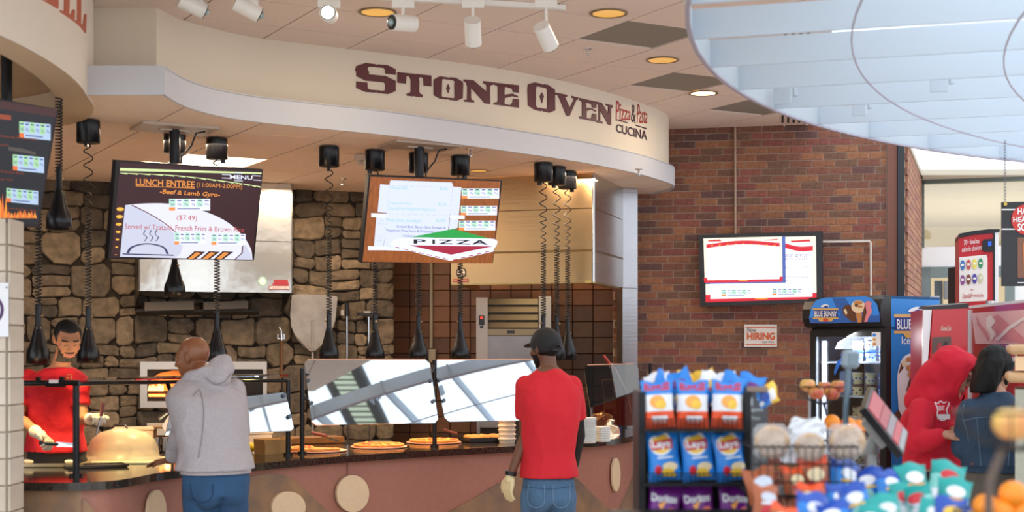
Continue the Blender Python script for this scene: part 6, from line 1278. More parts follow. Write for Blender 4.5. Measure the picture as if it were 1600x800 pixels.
def row(name,Y,foot,items,rowlab,s=1):
    for i,(pr,x,rz,ro) in enumerate(items):
        o_='leftmost' if i==0 else 'rightmost' if i==len(items)-1 else ['','second','third','fourth','fifth','sixth','seventh','eighth','ninth'][i]+' from left'
        jr=random.Random(int(x*7+Y*13)); rz+=jr.uniform(-.3,.3); ro+=jr.uniform(-.2,.2)
        put(pr,x+jr.uniform(-6,6),790,Y+jr.uniform(-.06,.06),f'{pn[pr]}, {o_} in the {rowlab}',group=f'snack bags in the {rowlab}',rz=rz,roll=ro,tilt=-.22+jr.uniform(-.1,.1),s=s*jr.uniform(.86,1.18),foot=foot)
zt=Zt-.004
row('back',4.95,zt,[(choc,1203,.1,0),(pret,1253,.1,.05),(pret,1283,-.1,-.05),(bl1,1322,.2,.1),(bl1,1362,-.2,-.12),(bl1,1398,.15,.1),(tl1,1438,0,-.15),(tl2,1472,.2,.25)],'back row of the foreground table',1.12)
row('mid',4.55,zt,[(choc,1192,.1,.1),(pret,1262,-.1,0),(bl1,1310,.2,.15),(bl1,1356,-.1,-.2),(tl2,1405,.1,.1),(tl2,1445,-.3,-.3),(tl1,1490,.2,.2)],'middle row of the foreground table',1.0)
row('front',4.1,zt-.0,[(pret,1205,.1,.2),(bl1,1262,.3,.3),(bl1,1312,-.2,-.2),(tl1,1352,.1,.1),(tl1,1400,-.1,-.1),(tl1,1446,.1,.15),(nv1,1488,-.2,.1),(nv1,1518,.2,-.2),(cor,1549,.1,.2)],'front row of the foreground table',.95)
# fruit
def fruit(kind,px,py,Y,r,lab,col,group):
    c=P(px,py,Y); b=MB(); n,m=20,14; vs=[]
    for i in range(m+1):
        th_=math.pi*i/m
        for j in range(n):
            a=2*math.pi*j/n; q=r*math.sin(th_); z=r*math.cos(th_)*(.92 if kind=='apple' else .97)
            if kind=='apple': z-=.28*r*math.exp(-(q/(.38*r))**2)*(1 if z>0 else -.5); q*=1+.06*(z/r)
            vs.append((c.x+q*math.cos(a),c.y+q*math.sin(a),c.z+z))
    b.add(vs,[(i*n+j,(i+1)*n+j,(i+1)*n+(j+1)%n,i*n+(j+1)%n) for i in range(m) for j in range(n)],True)
    if kind=='apple':
        t=thing('apple',lab,'apple',tuple(c),group=group); b.build('skin',col,t); b=MB(); b.tube([c+Vector((0,0,r*.6)),c+Vector((.004,0,r*1.05))],.002,5); b.build('stalk',M('stalk','#5a3a22',.7),t)
    else: tag(b.build('orange',col,origin=tuple(c)),lab,'orange',group)
apm=M('apple_skin','#b8303a',.25,noise=(9,.3),col2='#d8b45a'); apy=M('apple_yellow','#d98a5a',.25,noise=(12,.4),col2='#e4c860'); orm=M('orange_peel','#f08a1a',.4,bump=(160,.3,.002))
def bowl(cx,rimy,Y,r,h,lab):
    c=P(cx,rimy,Y); t=thing('fruit_bowl',lab,'fruit bowl',tuple(c)); b=MB()
    b.tube([(c.x+r*math.cos(a),c.y+r*math.sin(a),c.z) for a in np.linspace(0,2*math.pi,33)[:-1]],.003,6,closed=True); b.build('rim',wire,t)
    b=MB()
    for k in range(16): a=2*math.pi*k/16; b.tube([(c.x+r*math.cos(u)*math.cos(a),c.y+r*math.cos(u)*math.sin(a),c.z-h*math.sin(u)) for u in np.linspace(0,math.pi/2*.9,7)],.0018,5)
    b.tube([(c.x+r*.25*math.cos(a),c.y+r*.25*math.sin(a),c.z-h) for a in np.linspace(0,2*math.pi,17)[:-1]],.003,5,closed=True); b.build('wire_ribs',wire,t); return t,c
Yf=6.3; t,c=bowl(1287,604,Yf,.113,.075,'wire bowl of red apples in front of the ice cream freezer')
b=MB(); b.tube([c-Vector((0,0,.07)),(c.x+.02,c.y,P(0,655,Yf).z)],.006,8); b.tube([(c.x+.02,c.y,P(0,655,Yf).z),(c.x+.02,c.y,.02)],.008,8); b.cyl((c.x+.02,c.y,0),(c.x+.02,c.y,.02),.14,n=24); b.build('stand',wire,t)
for i,(x,y,col) in enumerate([(1262,602,apy),(1288,606,apm),(1310,604,apm),(1276,614,apm),(1300,615,apm)]): fruit('apple',x,y,Yf-.03+.05*(i%2)*(-1 if i>2 else 1),.034,['yellow red apple at the left of the wire bowl','red apple in the middle of the wire bowl before the freezer','red apple at the right of the wire bowl before the freezer','red apple low at the left in the wire bowl','red apple low at the right in the wire bowl'][i],col,'apples in the middle wire bowl')
t,c2=bowl(1318,672,Yf,.13,.06,'lower wire bowl of oranges below the apple bowl'); b=MB(); b.tube([c2-Vector((0,0,.06)),(c2.x,c2.y,.02)],.006,8); b.build('stand',wire,t)
for i,(x,y) in enumerate([(1300,660),(1325,664),(1342,668),(1312,674)]): fruit('orange',x,y,Yf+.02*(i-1),.036,['leftmost','second','rightmost','lowest'][i]+' orange in the lower wire bowl under the apples',orm,'oranges in the lower wire bowl')
# near bowl at the right edge
Yn=3.05; t,c=bowl(1585,643,Yn,.125,.08,'near blurred wire bowl with a striped apple at the right edge')
b=MB(); e_=P(1545,755,Yn); b.tube([c-Vector((0,0,.075)),P(1567,700,Yn),e_],[.008,.01,.01],8); b.tube([e_,(e_.x,e_.y,.0)],.01,8); b.build('stand_arm',M('arm_brown','#5a4a42',.4,.3),t)
fruit('apple',1582,662,Yn-.02,.042,'big blurred red and yellow apple in the near bowl at right',apy,'apples in the near bowl'); fruit('apple',1625,668,Yn,.04,'half hidden apple cut by the right edge in the near bowl',apm,'apples in the near bowl')
for i,(x,y,r) in enumerate([(1583,773,.040),(1541,792,.038),(1565,800,.038),(1598,802,.04)]): fruit('orange',x,y,3.95,r,['large orange on top of the pile in the lower right corner','orange at the left of the pile in the lower right corner','orange low in the middle of the corner pile','orange low at the right of the corner pile'][i],orm,'oranges in the lower right corner')
t,c=bowl(1572,800,3.95,.14,.07,'wire bowl of oranges in the lower right corner')
b=MB(); b.cyl((c.x,c.y,Zt-.004),(c.x,c.y,c.z-.07),.05,n=16); b.build('pedestal',wire,t)
# price scanner pole
Ys=5.75; t=thing('scanner_pole','grey pole with a boxy customer display in front of the freezer','display pole',(P(1325,0,Ys).x,Ys,0)); b=MB(); pz=P(1326,560,Ys); b.tube([(pz.x-.012,Ys,.0),(pz.x-.012,Ys,P(0,640,Ys).z),pz],.0125,10); b.build('pole',M('pole_slate','#5c6c78',.35,.3),t); b=MB(); c=P(1329,561,Ys); b.box(c,(.068,.05,.075),rot=(0,.08,0),bev=.012); b.build('display_head',M('head_slate','#8a98a4',.4),t); b=MB(); b.box(c+Vector((.006,-.027,0)),(.04,.004,.045)); b.build('display_window',M('window_slate','#6f7f8a',.2),t)
# register tablet
Yt=5.6; t=thing('register_screen','tilted register touchscreen with red tiles on a grey stand behind the snacks','register',(P(1380,0,Yt).x,Yt,0))
s0,s1=P(1356,638,Yt),P(1409,704,Yt); dv=(s1-s0).normalized(); nr=Vector((dv.z*-1*-1,0,0)); nr=Vector((-dv.z,-.45,dv.x)).normalized(); back_=Vector((0,1,0)); sw=(dv.cross(nr)).normalized()
if sw.y<0: sw=-sw
L_=(s1-s0).length; cc=(s0+s1)/2
def tb_(b,a0,a1,w0,w1,o0,o1): b.prism([cc+dv*L_*a0+sw*w0+nr*o0,cc+dv*L_*a1+sw*w0+nr*o0,cc+dv*L_*a1+sw*w1+nr*o0,cc+dv*L_*a0+sw*w1+nr*o0],nr*(o1-o0))
b=MB(); tb_(b,-.56,.56,-.02,.26,-.03,.0); b.build('housing',black,t)
for i,(a0,a1,cl_) in enumerate([(-.5,-.2,'#b8404a'),(-.18,.02,'#a83a46'),(.04,.2,'#8a8088'),(.22,.38,'#c04450'),(.4,.52,'#9aa0a8')]): b=MB(); tb_(b,a0,a1,0,.24,.001,.004); b.build('screen_tile',ME('reg_%d'%i,cl_,.8),t)
b=MB(); tb_(b,-.3,.3,.03,.2,-.07,-.03); b.build('rear_box',M('rear_grey','#9a9a98',.5),t)
b=MB(); b.tube([cc-nr*.05+sw*.1,cc-nr*.09+sw*.1+Vector((-.01,0,-.1)),Vector((cc.x-.03,cc.y+.1,P(0,712,Yt).z)),Vector((cc.x-.03,cc.y+.1,0))],.022,10); b.build('stand',M('stand_grey','#a8a8a6',.45),t)
# ================= PEOPLE =================
from mathutils import noise as mn
from mathutils.bvhtree import BVHTree
def remesh(mb,vox,smooth=4,fold=None,classify=None):
    me=bpy.data.meshes.new('tmp'); me.from_pydata(mb.v,[],mb.f); o=bpy.data.objects.new('tmp',me); COL.objects.link(o)
    m=o.modifiers.new('r','REMESH'); m.mode='VOXEL'; m.voxel_size=vox; m.adaptivity=0
    if smooth: q=o.modifiers.new('s','SMOOTH'); q.factor=.5; q.iterations=smooth
    dg=bpy.context.evaluated_depsgraph_get(); dg.update(); out=bpy.data.meshes.new_from_object(o.evaluated_get(dg))
    bpy.data.objects.remove(o); bpy.data.meshes.remove(me)
    if fold:
        amp,sc,st=fold; co=[v.co.copy() for v in out.vertices]; nr=[v.normal.copy() for v in out.vertices]
        for v,c,n in zip(out.vertices,co,nr):
            q=Vector((c.x*sc*st[0],c.y*sc*st[1],c.z*sc*st[2])); d=mn.noise(q)+.5*mn.noise(q*2.1+Vector((3,1,2)))
            d=-abs(d)*1.3+.3; v.co=c+n*(amp*d)
    for p in out.polygons: p.use_smooth=True
    if classify:
        for p in out.polygons: p.material_index=classify(p.center)
    out.update(); return out
def linkmesh(name,me,mats,root,parent=None,**kw):
    for m in mats: me.materials.append(m)
    if root is not None: me.transform(Matrix.Translation(-Vector(root)))
    o=bpy.data.objects.new(name,me); COL.objects.link(o)
    if parent is not None: o.parent=parent
    else: o.location=root
    return o
def loft(mb,rings,n=24):
    """rings: (centre, rx, ry, yaw[, pitch])"""
    vs=[]
    for r in rings:
        c,rx,ry,yw=r[:4]; pt=r[4] if len(r)>4 else 0; m=Matrix.Rotation(yw,3,'Z')@Matrix.Rotation(pt,3,'X')
        for i in range(n):
            a=2*math.pi*i/n; ca,sa=math.cos(a),math.sin(a); e=.85
            x=rx*math.copysign(abs(ca)**e,ca); y=ry*math.copysign(abs(sa)**e,sa); vs.append(Vector(c)+m@Vector((x,y,0)))
    k=len(rings); mb.add(vs,[(i*n+j,i*n+(j+1)%n,(i+1)*n+(j+1)%n,(i+1)*n+j) for i in range(k-1) for j in range(n)]+[tuple(range(n-1,-1,-1)),tuple(range((k-1)*n,k*n))])
def limb(mb,pts,rs,n=14):
    mb.tube(pts,rs,n)
    for p,r in zip(pts,rs): mb.sph(p,r,12,8)
def spline(pts,rs,k=5):
    P4=catmull(pts,k); n=len(P4); out=[]
    for i in range(n):
        t=i/k; a=min(int(t),len(rs)-2); out.append(rs[a]+(rs[a+1]-rs[a])*(t-a))
    return P4,out
def headmat(c,face,roll=0):
    f=Vector(face).normalized(); y=-f; up_=Vector((0,0,1)); x=y.cross(up_)*1; x=(up_.cross(y)*-1).normalized(); x=y.cross(Vector((0,0,1))).normalized(); z=x.cross(y).normalized()
    m=Matrix((x,y,z)).transposed().to_4x4()@Matrix.Rotation(roll,4,'Y'); return Matrix.Translation(Vector(c))@m
def head(mb,H,female=False,ears=True):
    mb.X=H; mb.sph((0,.018,.034),(.075,.094,.087),24,16)
    X0=mb.X; loft(mb,[((0,-.0,.05),.069,.086,0),((0,-.006,.02),.069,.086,0),((0,-.014,-.02),.066,.079,0),((0,-.022,-.05),.060,.070,0),((0,-.033,-.08),.048,.056,0),((0,-.044,-.103),.032,.038,0),((0,-.05,-.114),.016,.02,0)])
    mb.tube([(0,-.088,.028),(0,-.099,.008),(0,-.111,-.016),(0,-.108,-.026)],[.007,.009,.013,.011],10); mb.sph((.012,-.098,-.024),.009,8,6); mb.sph((-.012,-.098,-.024),.009,8,6)
    mb.tube([(-.05,-.068,.028),(-.028,-.087,.036),(0,-.089,.03),(.028,-.087,.036),(.05,-.068,.028)],.009,8)
    for s in (-1,1):
        mb.sph((s*.031,-.078,.012),.0125,12,8); mb.sph((s*.043,-.06,-.018),(.024,.028,.024),12,8)
        if ears: mb.sph((s*.075,.012,.0),(.008,.019,.031),12,8); mb.tube([(s*.079,.0,.02),(s*.085,.018,.03),(s*.088,.03,.012),(s*.082,.022,-.02),(s*.078,.008,-.028)],.0045,6)
    mb.tube([(-.025,-.083,-.058),(-.008,-.096,-.055),(0,-.0955,-.057),(.008,-.096,-.055),(.025,-.083,-.058)],[.004,.006,.006,.006,.004],8); mb.tube([(-.02,-.083,-.066),(0,-.094,-.068),(.02,-.083,-.066)],[.004,.0075,.004],8); mb.sph((0,-.08,-.1),(.022,.018,.016),12,8); mb.X=None
def fclass(H,beard=False,down=False):
    inv=H.inverted()
    def f(p):
        q=inv@p
        if abs(q.x)>.12 or abs(q.y)>.14 or q.z<-.14 or q.z>.14: return 0
        ax=abs(q.x)
        if q.y<-.055:
            if .014<ax<.052 and .030<q.z<.040: return 1
            if down:
                if .018<ax<.044 and .004<q.z<.0095: return 3
            elif .020<ax<.043 and .007<q.z<.017: return 3 if .026<ax<.038 else 4
            if ax<.026 and -.073<q.z<-.051: return 2
        if beard and q.y<.0:
            if q.z<-.076 or (q.z<-.03 and ax>.05 ) or (ax>.034 and q.z<-.055) or (ax<.032 and -.05<q.z<-.040 and q.y<-.08): return 1
        return 0
    return f
def hairshell(H,keep,r=(.083,.103,.095),c=(0,.018,.038),n=30,m=22,noise_=.004):
    vs=[];
    for i in range(m+1):
        t=math.pi*i/m
        for j in range(n):
            a=2*math.pi*j/n; d=Vector((math.sin(t)*math.cos(a),math.sin(t)*math.sin(a),math.cos(t))); p=Vector((d.x*r[0],d.y*r[1],d.z*r[2]))+Vector(c)
            k=1.0 if keep(p) else .84
            p=Vector(c)+(p-Vector(c))*(k+noise_*10*mn.noise(p*60)*.5); vs.append(H@p)
    b=MB(); b.add(vs,[(i*n+j,(i+1)*n+j,(i+1)*n+(j+1)%n,i*n+(j+1)%n) for i in range(m) for j in range(n)],True); return b
def hand(mb,wrist,d,nrm,side=1,curl=.5,s=1.0,fat=1.0,thumb=.6):
    """d: direction of the hand, nrm: back-of-hand normal, side: which side the thumb is on"""
    d=Vector(d).normalized(); nrm=Vector(nrm); nrm=(nrm-d*nrm.dot(d)).normalized(); w=d.cross(nrm).normalized()*side; o=Vector(wrist)
    limb(mb,[o,o+d*.02*s],[.024*s*fat,.026*s*fat])
    for k in range(4):
        off=(-.028+.019*k)*s; base=o+d*.082*s+w*off; mb.tube([o+d*.012*s+w*off*.75,o+d*.05*s+w*off,base],[.014*s*fat,.0145*s*fat,.0115*s*fat],8); mb.sph(base,.0115*s*fat,8,6)
        L=(.058,.070,.074,.066)[k]*s; p=base; a=curl*.5; rr=.0088*s*fat
        for q,fr in enumerate((.45,.32,.23)):
            a+=curl*(.2 if q==0 else 1.0)*.6; dv=d*math.cos(a)-nrm*math.sin(a)+w*(-.06+.04*k); pn_=p+dv.normalized()*L*fr; mb.tube([p,pn_],[rr,rr*.93],8); mb.sph(pn_,rr*.93,8,6); p=pn_; rr*=.93
    tb=o+d*.02*s+w*.026*s; p1_=tb+(d*.6+w*.75-nrm*.25*thumb).normalized()*.036*s; p2_=p1_+(d*.85+w*.2-nrm*.5*thumb).normalized()*.03*s; p3_=p2_+(d*.8-w*.15-nrm*.7*thumb).normalized()*.024*s
    limb(mb,[tb,p1_,p2_,p3_],[.015*s*fat,.0125*s*fat,.0105*s*fat,.0085*s*fat],8)
def drape(ob,pts,off=.003):
    bv=drape.c.get(ob.name)
    if bv is None:
        me=ob.data; M_=rootmat(ob); bv=BVHTree.FromPolygons([tuple(M_@v.co) for v in me.vertices],[tuple(p.vertices) for p in me.polygons]); drape.c[ob.name]=bv
    out=[]
    for x,y in pts:
        d=Vector(((x-800)/F,1,(HY-y)/F)).normalized(); h=bv.ray_cast(Vector((0,0,EZ)),d)
        out.append((h[0]+h[1]*off*(1 if h[1].dot(d)<0 else -1)) if h[0] is not None else None)
    return [o for o in out if o is not None]
drape.c={}
def stitch(ob,pxs,mat,name,r=.0022,root=None,k=6):
    pts=catmull(pxs,k); q=drape(ob,[(p.x,p.y) for p in pts])
    if len(q)>2: b=MB(); b.tube(q,r,5); b.build(name,mat,root)
def person(spec):
    G=spec; A=G['at']; f=Vector(G['face']).normalized(); yw=math.atan2(f.y,f.x)+math.pi/2; rt=Vector((f.y,-f.x,0)).normalized()
    J=G['J']; m=G.get('m',.014); hw=G.get('hw',.19); wd=G.get('width',1.0)
    sp=catmull([J['pelvis'],J['waist'],J['chest'],J['neck']],1); pe,wa,ch,ne=[Vector(p) for p in (J['pelvis'],J['waist'],J['chest'],J['neck'])]
    def torso(mb,mg,low=.0,hem=None,neck=True):
        top_=[(ch.lerp(ne,.55),hw*.93+mg,.095*wd+mg,yw),(ch.lerp(ne,.82),hw*.62+mg*.5,.078*wd+mg*.6,yw)]
        top_.append((ne+Vector((0,0,0 if neck else -.012)),(.062 if neck else .066)+mg*.3,(.062 if neck else .066)+mg*.3,yw))
        base=[]
        if hem is not None: base=[(hem,.158*wd+mg*1.5,.118*wd+mg*1.5,yw)]
        loft(mb,base+([(pe,.160*wd+mg,.118*wd+mg,yw)] if hem is None or pe.z>hem.z+.04 else [])+[(wa,.148*wd+mg,.108*wd+mg,yw),(ch,.168*wd+mg,.122*wd+mg,yw),(ch.lerp(ne,.3),.178*wd+mg,.115*wd+mg,yw)]+top_)
    H=headmat(J['head'],J['hface'],J.get('hroll',0))@Matrix.Scale(J.get('hs',1),4)
    b=MB(); torso(b,-.006); head(b,H,ears=G.get('ears',True)); limb(b,[ne-Vector((0,0,.04)),ne,H@Vector((0,.025,-.06)),H@Vector((0,.02,-.02))],[.06,.055,.052,.056])
    for s in 'LR':
        sh,el,wr=J['sh'+s],J['el'+s],J['wr'+s]; sh,el,wr=Vector(sh),Vector(el),Vector(wr)
        limb(b,[sh,sh.lerp(el,.35),el,el.lerp(wr,.3),wr],[.05,.047,.037,.036,.025])
        if 'hand'+s in J: hd=J['hand'+s]; hand(b,wr,*hd) if not G.get('glove'+s) else None
        hp,kn,an=[Vector(v) for v in (J['hip'+s],J['kn'+s],J['an'+s])]; limb(b,[hp,kn,an],[.075,.052,.036])
        limb(b,[an,an+f*.12-Vector((0,0,an.z-.03))],[.035,.03])
    skin=G['skin']; body=linkmesh(spec.get('name','person'),remesh(b,.0058,3,classify=fclass(H,G.get('beard',False),G.get('down',False))),[skin,G.get('hairm',hairbl),G.get('lips',lipm),eyem,eyew],A)
    tag(body,G['label'],'person')
    # trousers
    b=MB(); loft(b,[(pe-Vector((0,0,.08)),.150*wd+m,.112*wd+m,yw),(pe,.160*wd+m*.7,.118*wd+m*.7,yw),(pe.lerp(wa,.35),.152*wd+m*.6,.112*wd+m*.6,yw)])
    for s in 'LR':
        hp,kn,an=[Vector(v) for v in (J['hip'+s],J['kn'+s],J['an'+s])]; limb(b,[hp,hp.lerp(kn,.5),kn,kn.lerp(an,.5),an],[.098,.088,.072,.066,.06])
    for gl_ in (-1,1): b.sph(pe-f*.055+rt*.07*gl_-Vector((0,0,.06)),(.085,.085,.09),14,10)
    tr=linkmesh('trousers',remesh(b,.011,4,fold=(.008,9,(1,1,.6))),[G['trousers']],A,body)
    # shoes
    for s in 'LR':
        an=Vector(J['an'+s]); b=MB(); limb(b,[Vector((an.x,an.y,.05))-f*.05,Vector((an.x,an.y,.045))+f*.08,Vector((an.x,an.y,.035))+f*.16],[.045,.045,.035]); linkmesh('shoe',remesh(b,.012,2),[G.get('shoem',blackm)],A,body)
    # shirt
    b=MB(); mg=G.get('loose',.02); torso(b,mg,hem=Vector(J['hem']),neck=G.get('highneck',False))
    for s in 'LR':
        sh,el,wr=[Vector(J[k+s]) for k in ('sh','el','wr')]
        if G.get('short'): e=sh.lerp(el,.66); limb(b,[sh,sh.lerp(e,.5)],[.066,.066]); b.tube([sh,sh.lerp(e,.5),e],[.066,.067,.066],14)
        else: limb(b,[sh,sh.lerp(el,.4),el,el.lerp(wr,.4),el.lerp(wr,.82)],[.066+mg*.4,.064+mg*.5,.058+mg*.4,.054+mg*.4,.044+mg*.3]); b.tube([el.lerp(wr,.82),wr],[.04,.036],14)
    for fn in G.get('extra',[]): fn(b,locals())
    shirt=linkmesh(G.get('top','shirt'),remesh(b,.009,5,fold=G.get('fold',(.010,7,(1,1,.55)))),[G['shirt']],A,body)
    return body,shirt,H,tr
skA=M('skin_cook','#a06c4e',.65); skB=M('skin_bald','#8a5638',.38); skC=M('skin_worker','#6e4630',.5); skD=M('skin_hoodie','#a97a62',.5); skE=M('skin_woman','#b98a70',.5)
lipm=M('lips','#9a5a4c',.5); eyem=M('eye_dark','#1a1210',.2); eyew=M('eye_white','#d8ccc4',.3); hairbl=M('hair_black','#0c0a0a',.6,spec=.25,bump=(60,.6,.01,(1,1,.15))); glove=M('glove','#ecd2b8',.45); glovey=M('glove_cream','#e2cfa0',.5)
redt=M('red_tee','#c90c1e',.8,bump=(14,.5,.02)); redt2=M('red_tee_back','#d2202e',.85,bump=(14,.6,.02)); greyh=M('grey_hoodie','#b4acb0',.9,noise=(90,.12),bump=(22,.6,.02)); denim=M('blue_jeans','#2f567e',.85,noise=(6,.35),bump=(300,.3,.002)); denim2=M('faded_jeans','#54789c',.85,noise=(5,.45),bump=(300,.3,.002)); dkp=M('dark_trousers','#2c2624',.85); jackm=M('denim_jacket','#27415c',.8,noise=(7,.3),bump=(260,.3,.003)); greyp=M('grey_trousers','#5c564f',.85); hoodr=M('red_hoodie','#c30f2c',.85,bump=(250,.15,.003))
def PV(px,py,Y): return tuple(P(px,py,Y))
# --- cook behind the counter ---
def logo_none(*a): pass
A=(-2.75,8.55,0)
J=dict(pelvis=(-2.76,8.62,.95),waist=(-2.76,8.6,1.10),chest=(-2.75,8.57,1.30),hs=.95,neck=(-2.70,8.5,1.50),head=PV(106,532,8.42),hface=(.42,-.8,-.42),
 shL=PV(117,596,8.55),elL=PV(130,655,8.5),wrL=PV(143,655,8.3),handL=((.5,-.6,.25),(-.2,.2,1),-1,1.5),
 shR=PV(44,594,8.5),elR=PV(28,652,8.45),wrR=PV(60,678,8.2),handR=((.75,-.4,-.3),(.3,.4,.9),1,1.2),
 hipL=(-2.67,8.62,.9),knL=(-2.66,8.6,.48),anL=(-2.66,8.65,.08),hipR=(-2.85,8.62,.9),knR=(-2.87,8.6,.48),anR=(-2.87,8.65,.08),hem=(-2.76,8.6,.98))
bd_,sh_,H,_=person(dict(at=A,face=(.25,-.97,0),J=J,skin=skA,beard=True,down=True,shirt=redt,trousers=dkp,short=True,hw=.185,gloveL=True,gloveR=True,label='bearded cook in a red t-shirt and gloves looking down behind the counter',loose=.018,fold=(.012,6,(1,1,.6))))
b=hairshell(H,lambda p:(p.z>.082 or p.y>-.03+max(0,(.03-p.z))*.2) and p.z>-.045+max(0,-p.y)*1.5 and not(p.y<-.055 and p.z<.08)); linkmesh('hair',b.mesh('hair',hairbl),[],A,bd_)
for s,k in (('L','L'),('R','R')):
    b=MB(); hand(b,Vector(J['wr'+k]),*J['hand'+k],1.05,1.12); el=Vector(J['el'+k]); wr=Vector(J['wr'+k]); b.tube([wr+(el-wr)*.18,wr],[.038,.031],12); linkmesh('glove',remesh(b,.0042,2),[glove],A,bd_)
w=Vector(J['wrL'])+Vector((.04,-.05,.02)); t=thing('serving_spoon','steel spoon with a wooden handle held upright by the cook','spoon',tuple(w)); b=MB(); b.tube([P(161,630,8.22),P(158,650,8.2)],.011,8); b.build('handle',wood_h,t); b=MB(); b.tube([P(158,650,8.2),P(150,680,8.15)],.006,6); b.build('shaft',chrome,t)
t=thing('knife','carving knife in the gloved hand of the cook','knife',PV(80,692,8.1)); b=MB(); b.prism([P(88,690,8.1),P(120,693,8.05),P(121,699,8.05),P(88,698,8.1)],(0,.004,0)); b.build('blade',chrome,t); b=MB(); b.tube([P(62,692,8.12),P(90,694,8.1)],.011,8); b.build('handle',black,t)
b=MB(); q=drape(sh_,[(104,589),(106,585),(110,585),(112,589),(110,591)]); 
if len(q)>2: b.tube(q,.0025,5,closed=True); b.build('chest_emblem',M('emblem_gold','#d0a060',.5),bd_)
# --- leaning man in the grey hoodie ---
A=(-1.66,7.9,0); f=Vector((-.5,.86,0))
J=dict(pelvis=PV(338,752,7.88),waist=PV(334,700,7.92),chest=PV(324,636,7.98),neck=PV(316,586,8.05),head=PV(301,560,8.14),hface=(-.93,.30,-.22),
 shL=PV(292,612,8.02),elL=PV(288,672,8.02),wrL=PV(268,718,8.1),handL=((-.9,.25,-.12),(0,0,1),-1,.35),
 shR=PV(364,612,8.1),elR=PV(372,672,8.25),wrR=PV(350,712,8.42),handR=((-.6,.7,-.05),(0,0,1),1,.35),
 hipL=PV(312,760,7.85),knL=(-1.74,7.9,.47),anL=(-1.74,7.8,.08),hipR=PV(362,760,7.9),knR=(-1.56,7.95,.47),anR=(-1.56,7.86,.08),hem=PV(337,734,7.88))
def hoodb(b,L):
    ne=Vector(J['neck'])
    ring=[ne+Vector((.10*math.cos(a)*1.0+.02,.09*math.sin(a),.0+.03*math.cos(a+.5))) for a in np.linspace(0,2*math.pi,13)[:-1]]; b.tube(ring,.034,10,closed=True)
    c=P(346,577,8.0); b.sph(c,(.075,.065,.06),16,12); b.sph(P(338,592,7.98),(.09,.07,.05),16,12); b.tube([P(325,592,7.98),P(338,566,8.0),P(355,556,8.03)],[.04,.035,.02],10); b.sph(P(353,566,8.02),(.035,.04,.045),12,8)
bd_,sh_,H,tr_=person(dict(at=A,face=tuple(f),J=J,skin=skB,shirt=greyh,trousers=denim,hw=.178,width=1.12,label='bald man in a grey hoodie and blue jeans leaning on the counter',loose=.03,m=.014,top='hoodie',extra=[hoodb],fold=(.013,5.5,(1,1,.8))))
b=MB(); loft(b,[(Vector(J['hem'])+Vector((0,0,-.018)),.193,.148,math.atan2(f.y,f.x)+math.pi/2),(Vector(J['hem'])+Vector((0,0,.02)),.198,.153,math.atan2(f.y,f.x)+math.pi/2)],40); b.build('hem_band',greyh,bd_)
sd_=M('stitch_blue','#1d3a5a',.8)
stitch(tr_,[(298,756),(302,778),(316,785),(330,778),(333,757)],sd_,'pocket_seam',root=bd_); stitch(sh_,[(301,620),(312,610),(318,640),(316,680),(310,715)],M('seam_grey','#8f8789',.9),'sleeve_seam',.0025,bd_); stitch(sh_,[(322,590),(336,600),(350,596),(360,585)],M('seam_grey'),'hood_seam',.003,bd_)
# --- worker in the red t-shirt and black cap, from behind ---
A=(.22,9.0,0); f=Vector((-.22,.97,0))
J=dict(pelvis=PV(857,765,9.0),waist=PV(858,708,9.0),chest=PV(860,645,9.0),neck=PV(857,573,9.03),head=PV(851,546,9.06),hface=(-.62,.78,-.12),
 shL=PV(821,603,9.02),elL=PV(821,682,9.0),wrL=PV(797,744,8.95),handL=((-.15,-.1,-.97),(-.7,-.6,0),1,.55),
 shR=PV(896,601,9.05),elR=PV(903,680,9.15),wrR=PV(896,726,9.35),handR=((0,.4,-.9),(.9,0,0),-1,.6),
 hipL=PV(837,775,8.98),knL=(.13,9.02,.45),anL=(.12,8.95,.08),hipR=PV(877,775,9.0),knR=(.32,9.04,.45),anR=(.33,8.98,.08),hem=PV(858,745,9.0))
bd_,sh_,H,tr_=person(dict(at=A,face=tuple(f),J=J,skin=skC,shirt=redt2,trousers=denim2,short=True,hw=.19,width=1.0,gloveL=True,label='worker in a red t-shirt, black cap and jeans seen from behind',loose=.022,beard=True,fold=(.012,6,(1,1,.5))))
b=MB(); hand(b,Vector(J['wrL']),*J['handL'],1.08,1.12,.3); linkmesh('glove',remesh(b,.0042,2),[glovey],A,bd_)
wr=Vector(J['wrL']); b=MB(); b.tube([wr+Vector((.008,0,.03)),wr+Vector((.003,0,.005))],[.037,.036],14); b.build('wristband',black,bd_)
el,wr2=Vector(J['elR']),Vector(J['wrR']); b=MB(); b.tube([Vector(J['shR']).lerp(el,.6),el,wr2],[.05,.048,.035],12); b.build('arm_sleeve',M('sleeve_black','#17171a',.7),bd_)
capm=M('cap_black','#1c1c20',.75,bump=(200,.2,.002))
b=hairshell(H,lambda p:p.z>-.035+max(0,.0-p.y)*.9,r=(.089,.110,.100),c=(0,.015,.04),noise_=0); b.X=H
n=14; top_=[];
for i in range(n+1):
    a=math.pi*(i/n); top_.append((-.078*math.cos(a),-.05-.118*math.sin(a)**.8,.048-.012*math.sin(a)))
b.add([(x,y,z) for x,y,z in top_]+[(x,y,z-.006) for x,y,z in top_],[tuple(range(n+1)),tuple(range(2*n+1,n,-1))]+[(i,n+1+i,n+2+i,i+1) for i in range(n)],False); b.sph((0,.01,.14),.01,8,6); b.X=None
linkmesh('cap',b.mesh('cap',capm),[],A,bd_)
b=MB(); b.X=H; b.tube([(-.035,.118,-.005),(-.02,.125,.012),(0,.127,.018),(.02,.125,.012),(.035,.118,-.005)],.006,6); b.box((0,.123,-.016),(.075,.01,.014)); b.X=None; b.build('cap_strap',capm,bd_)
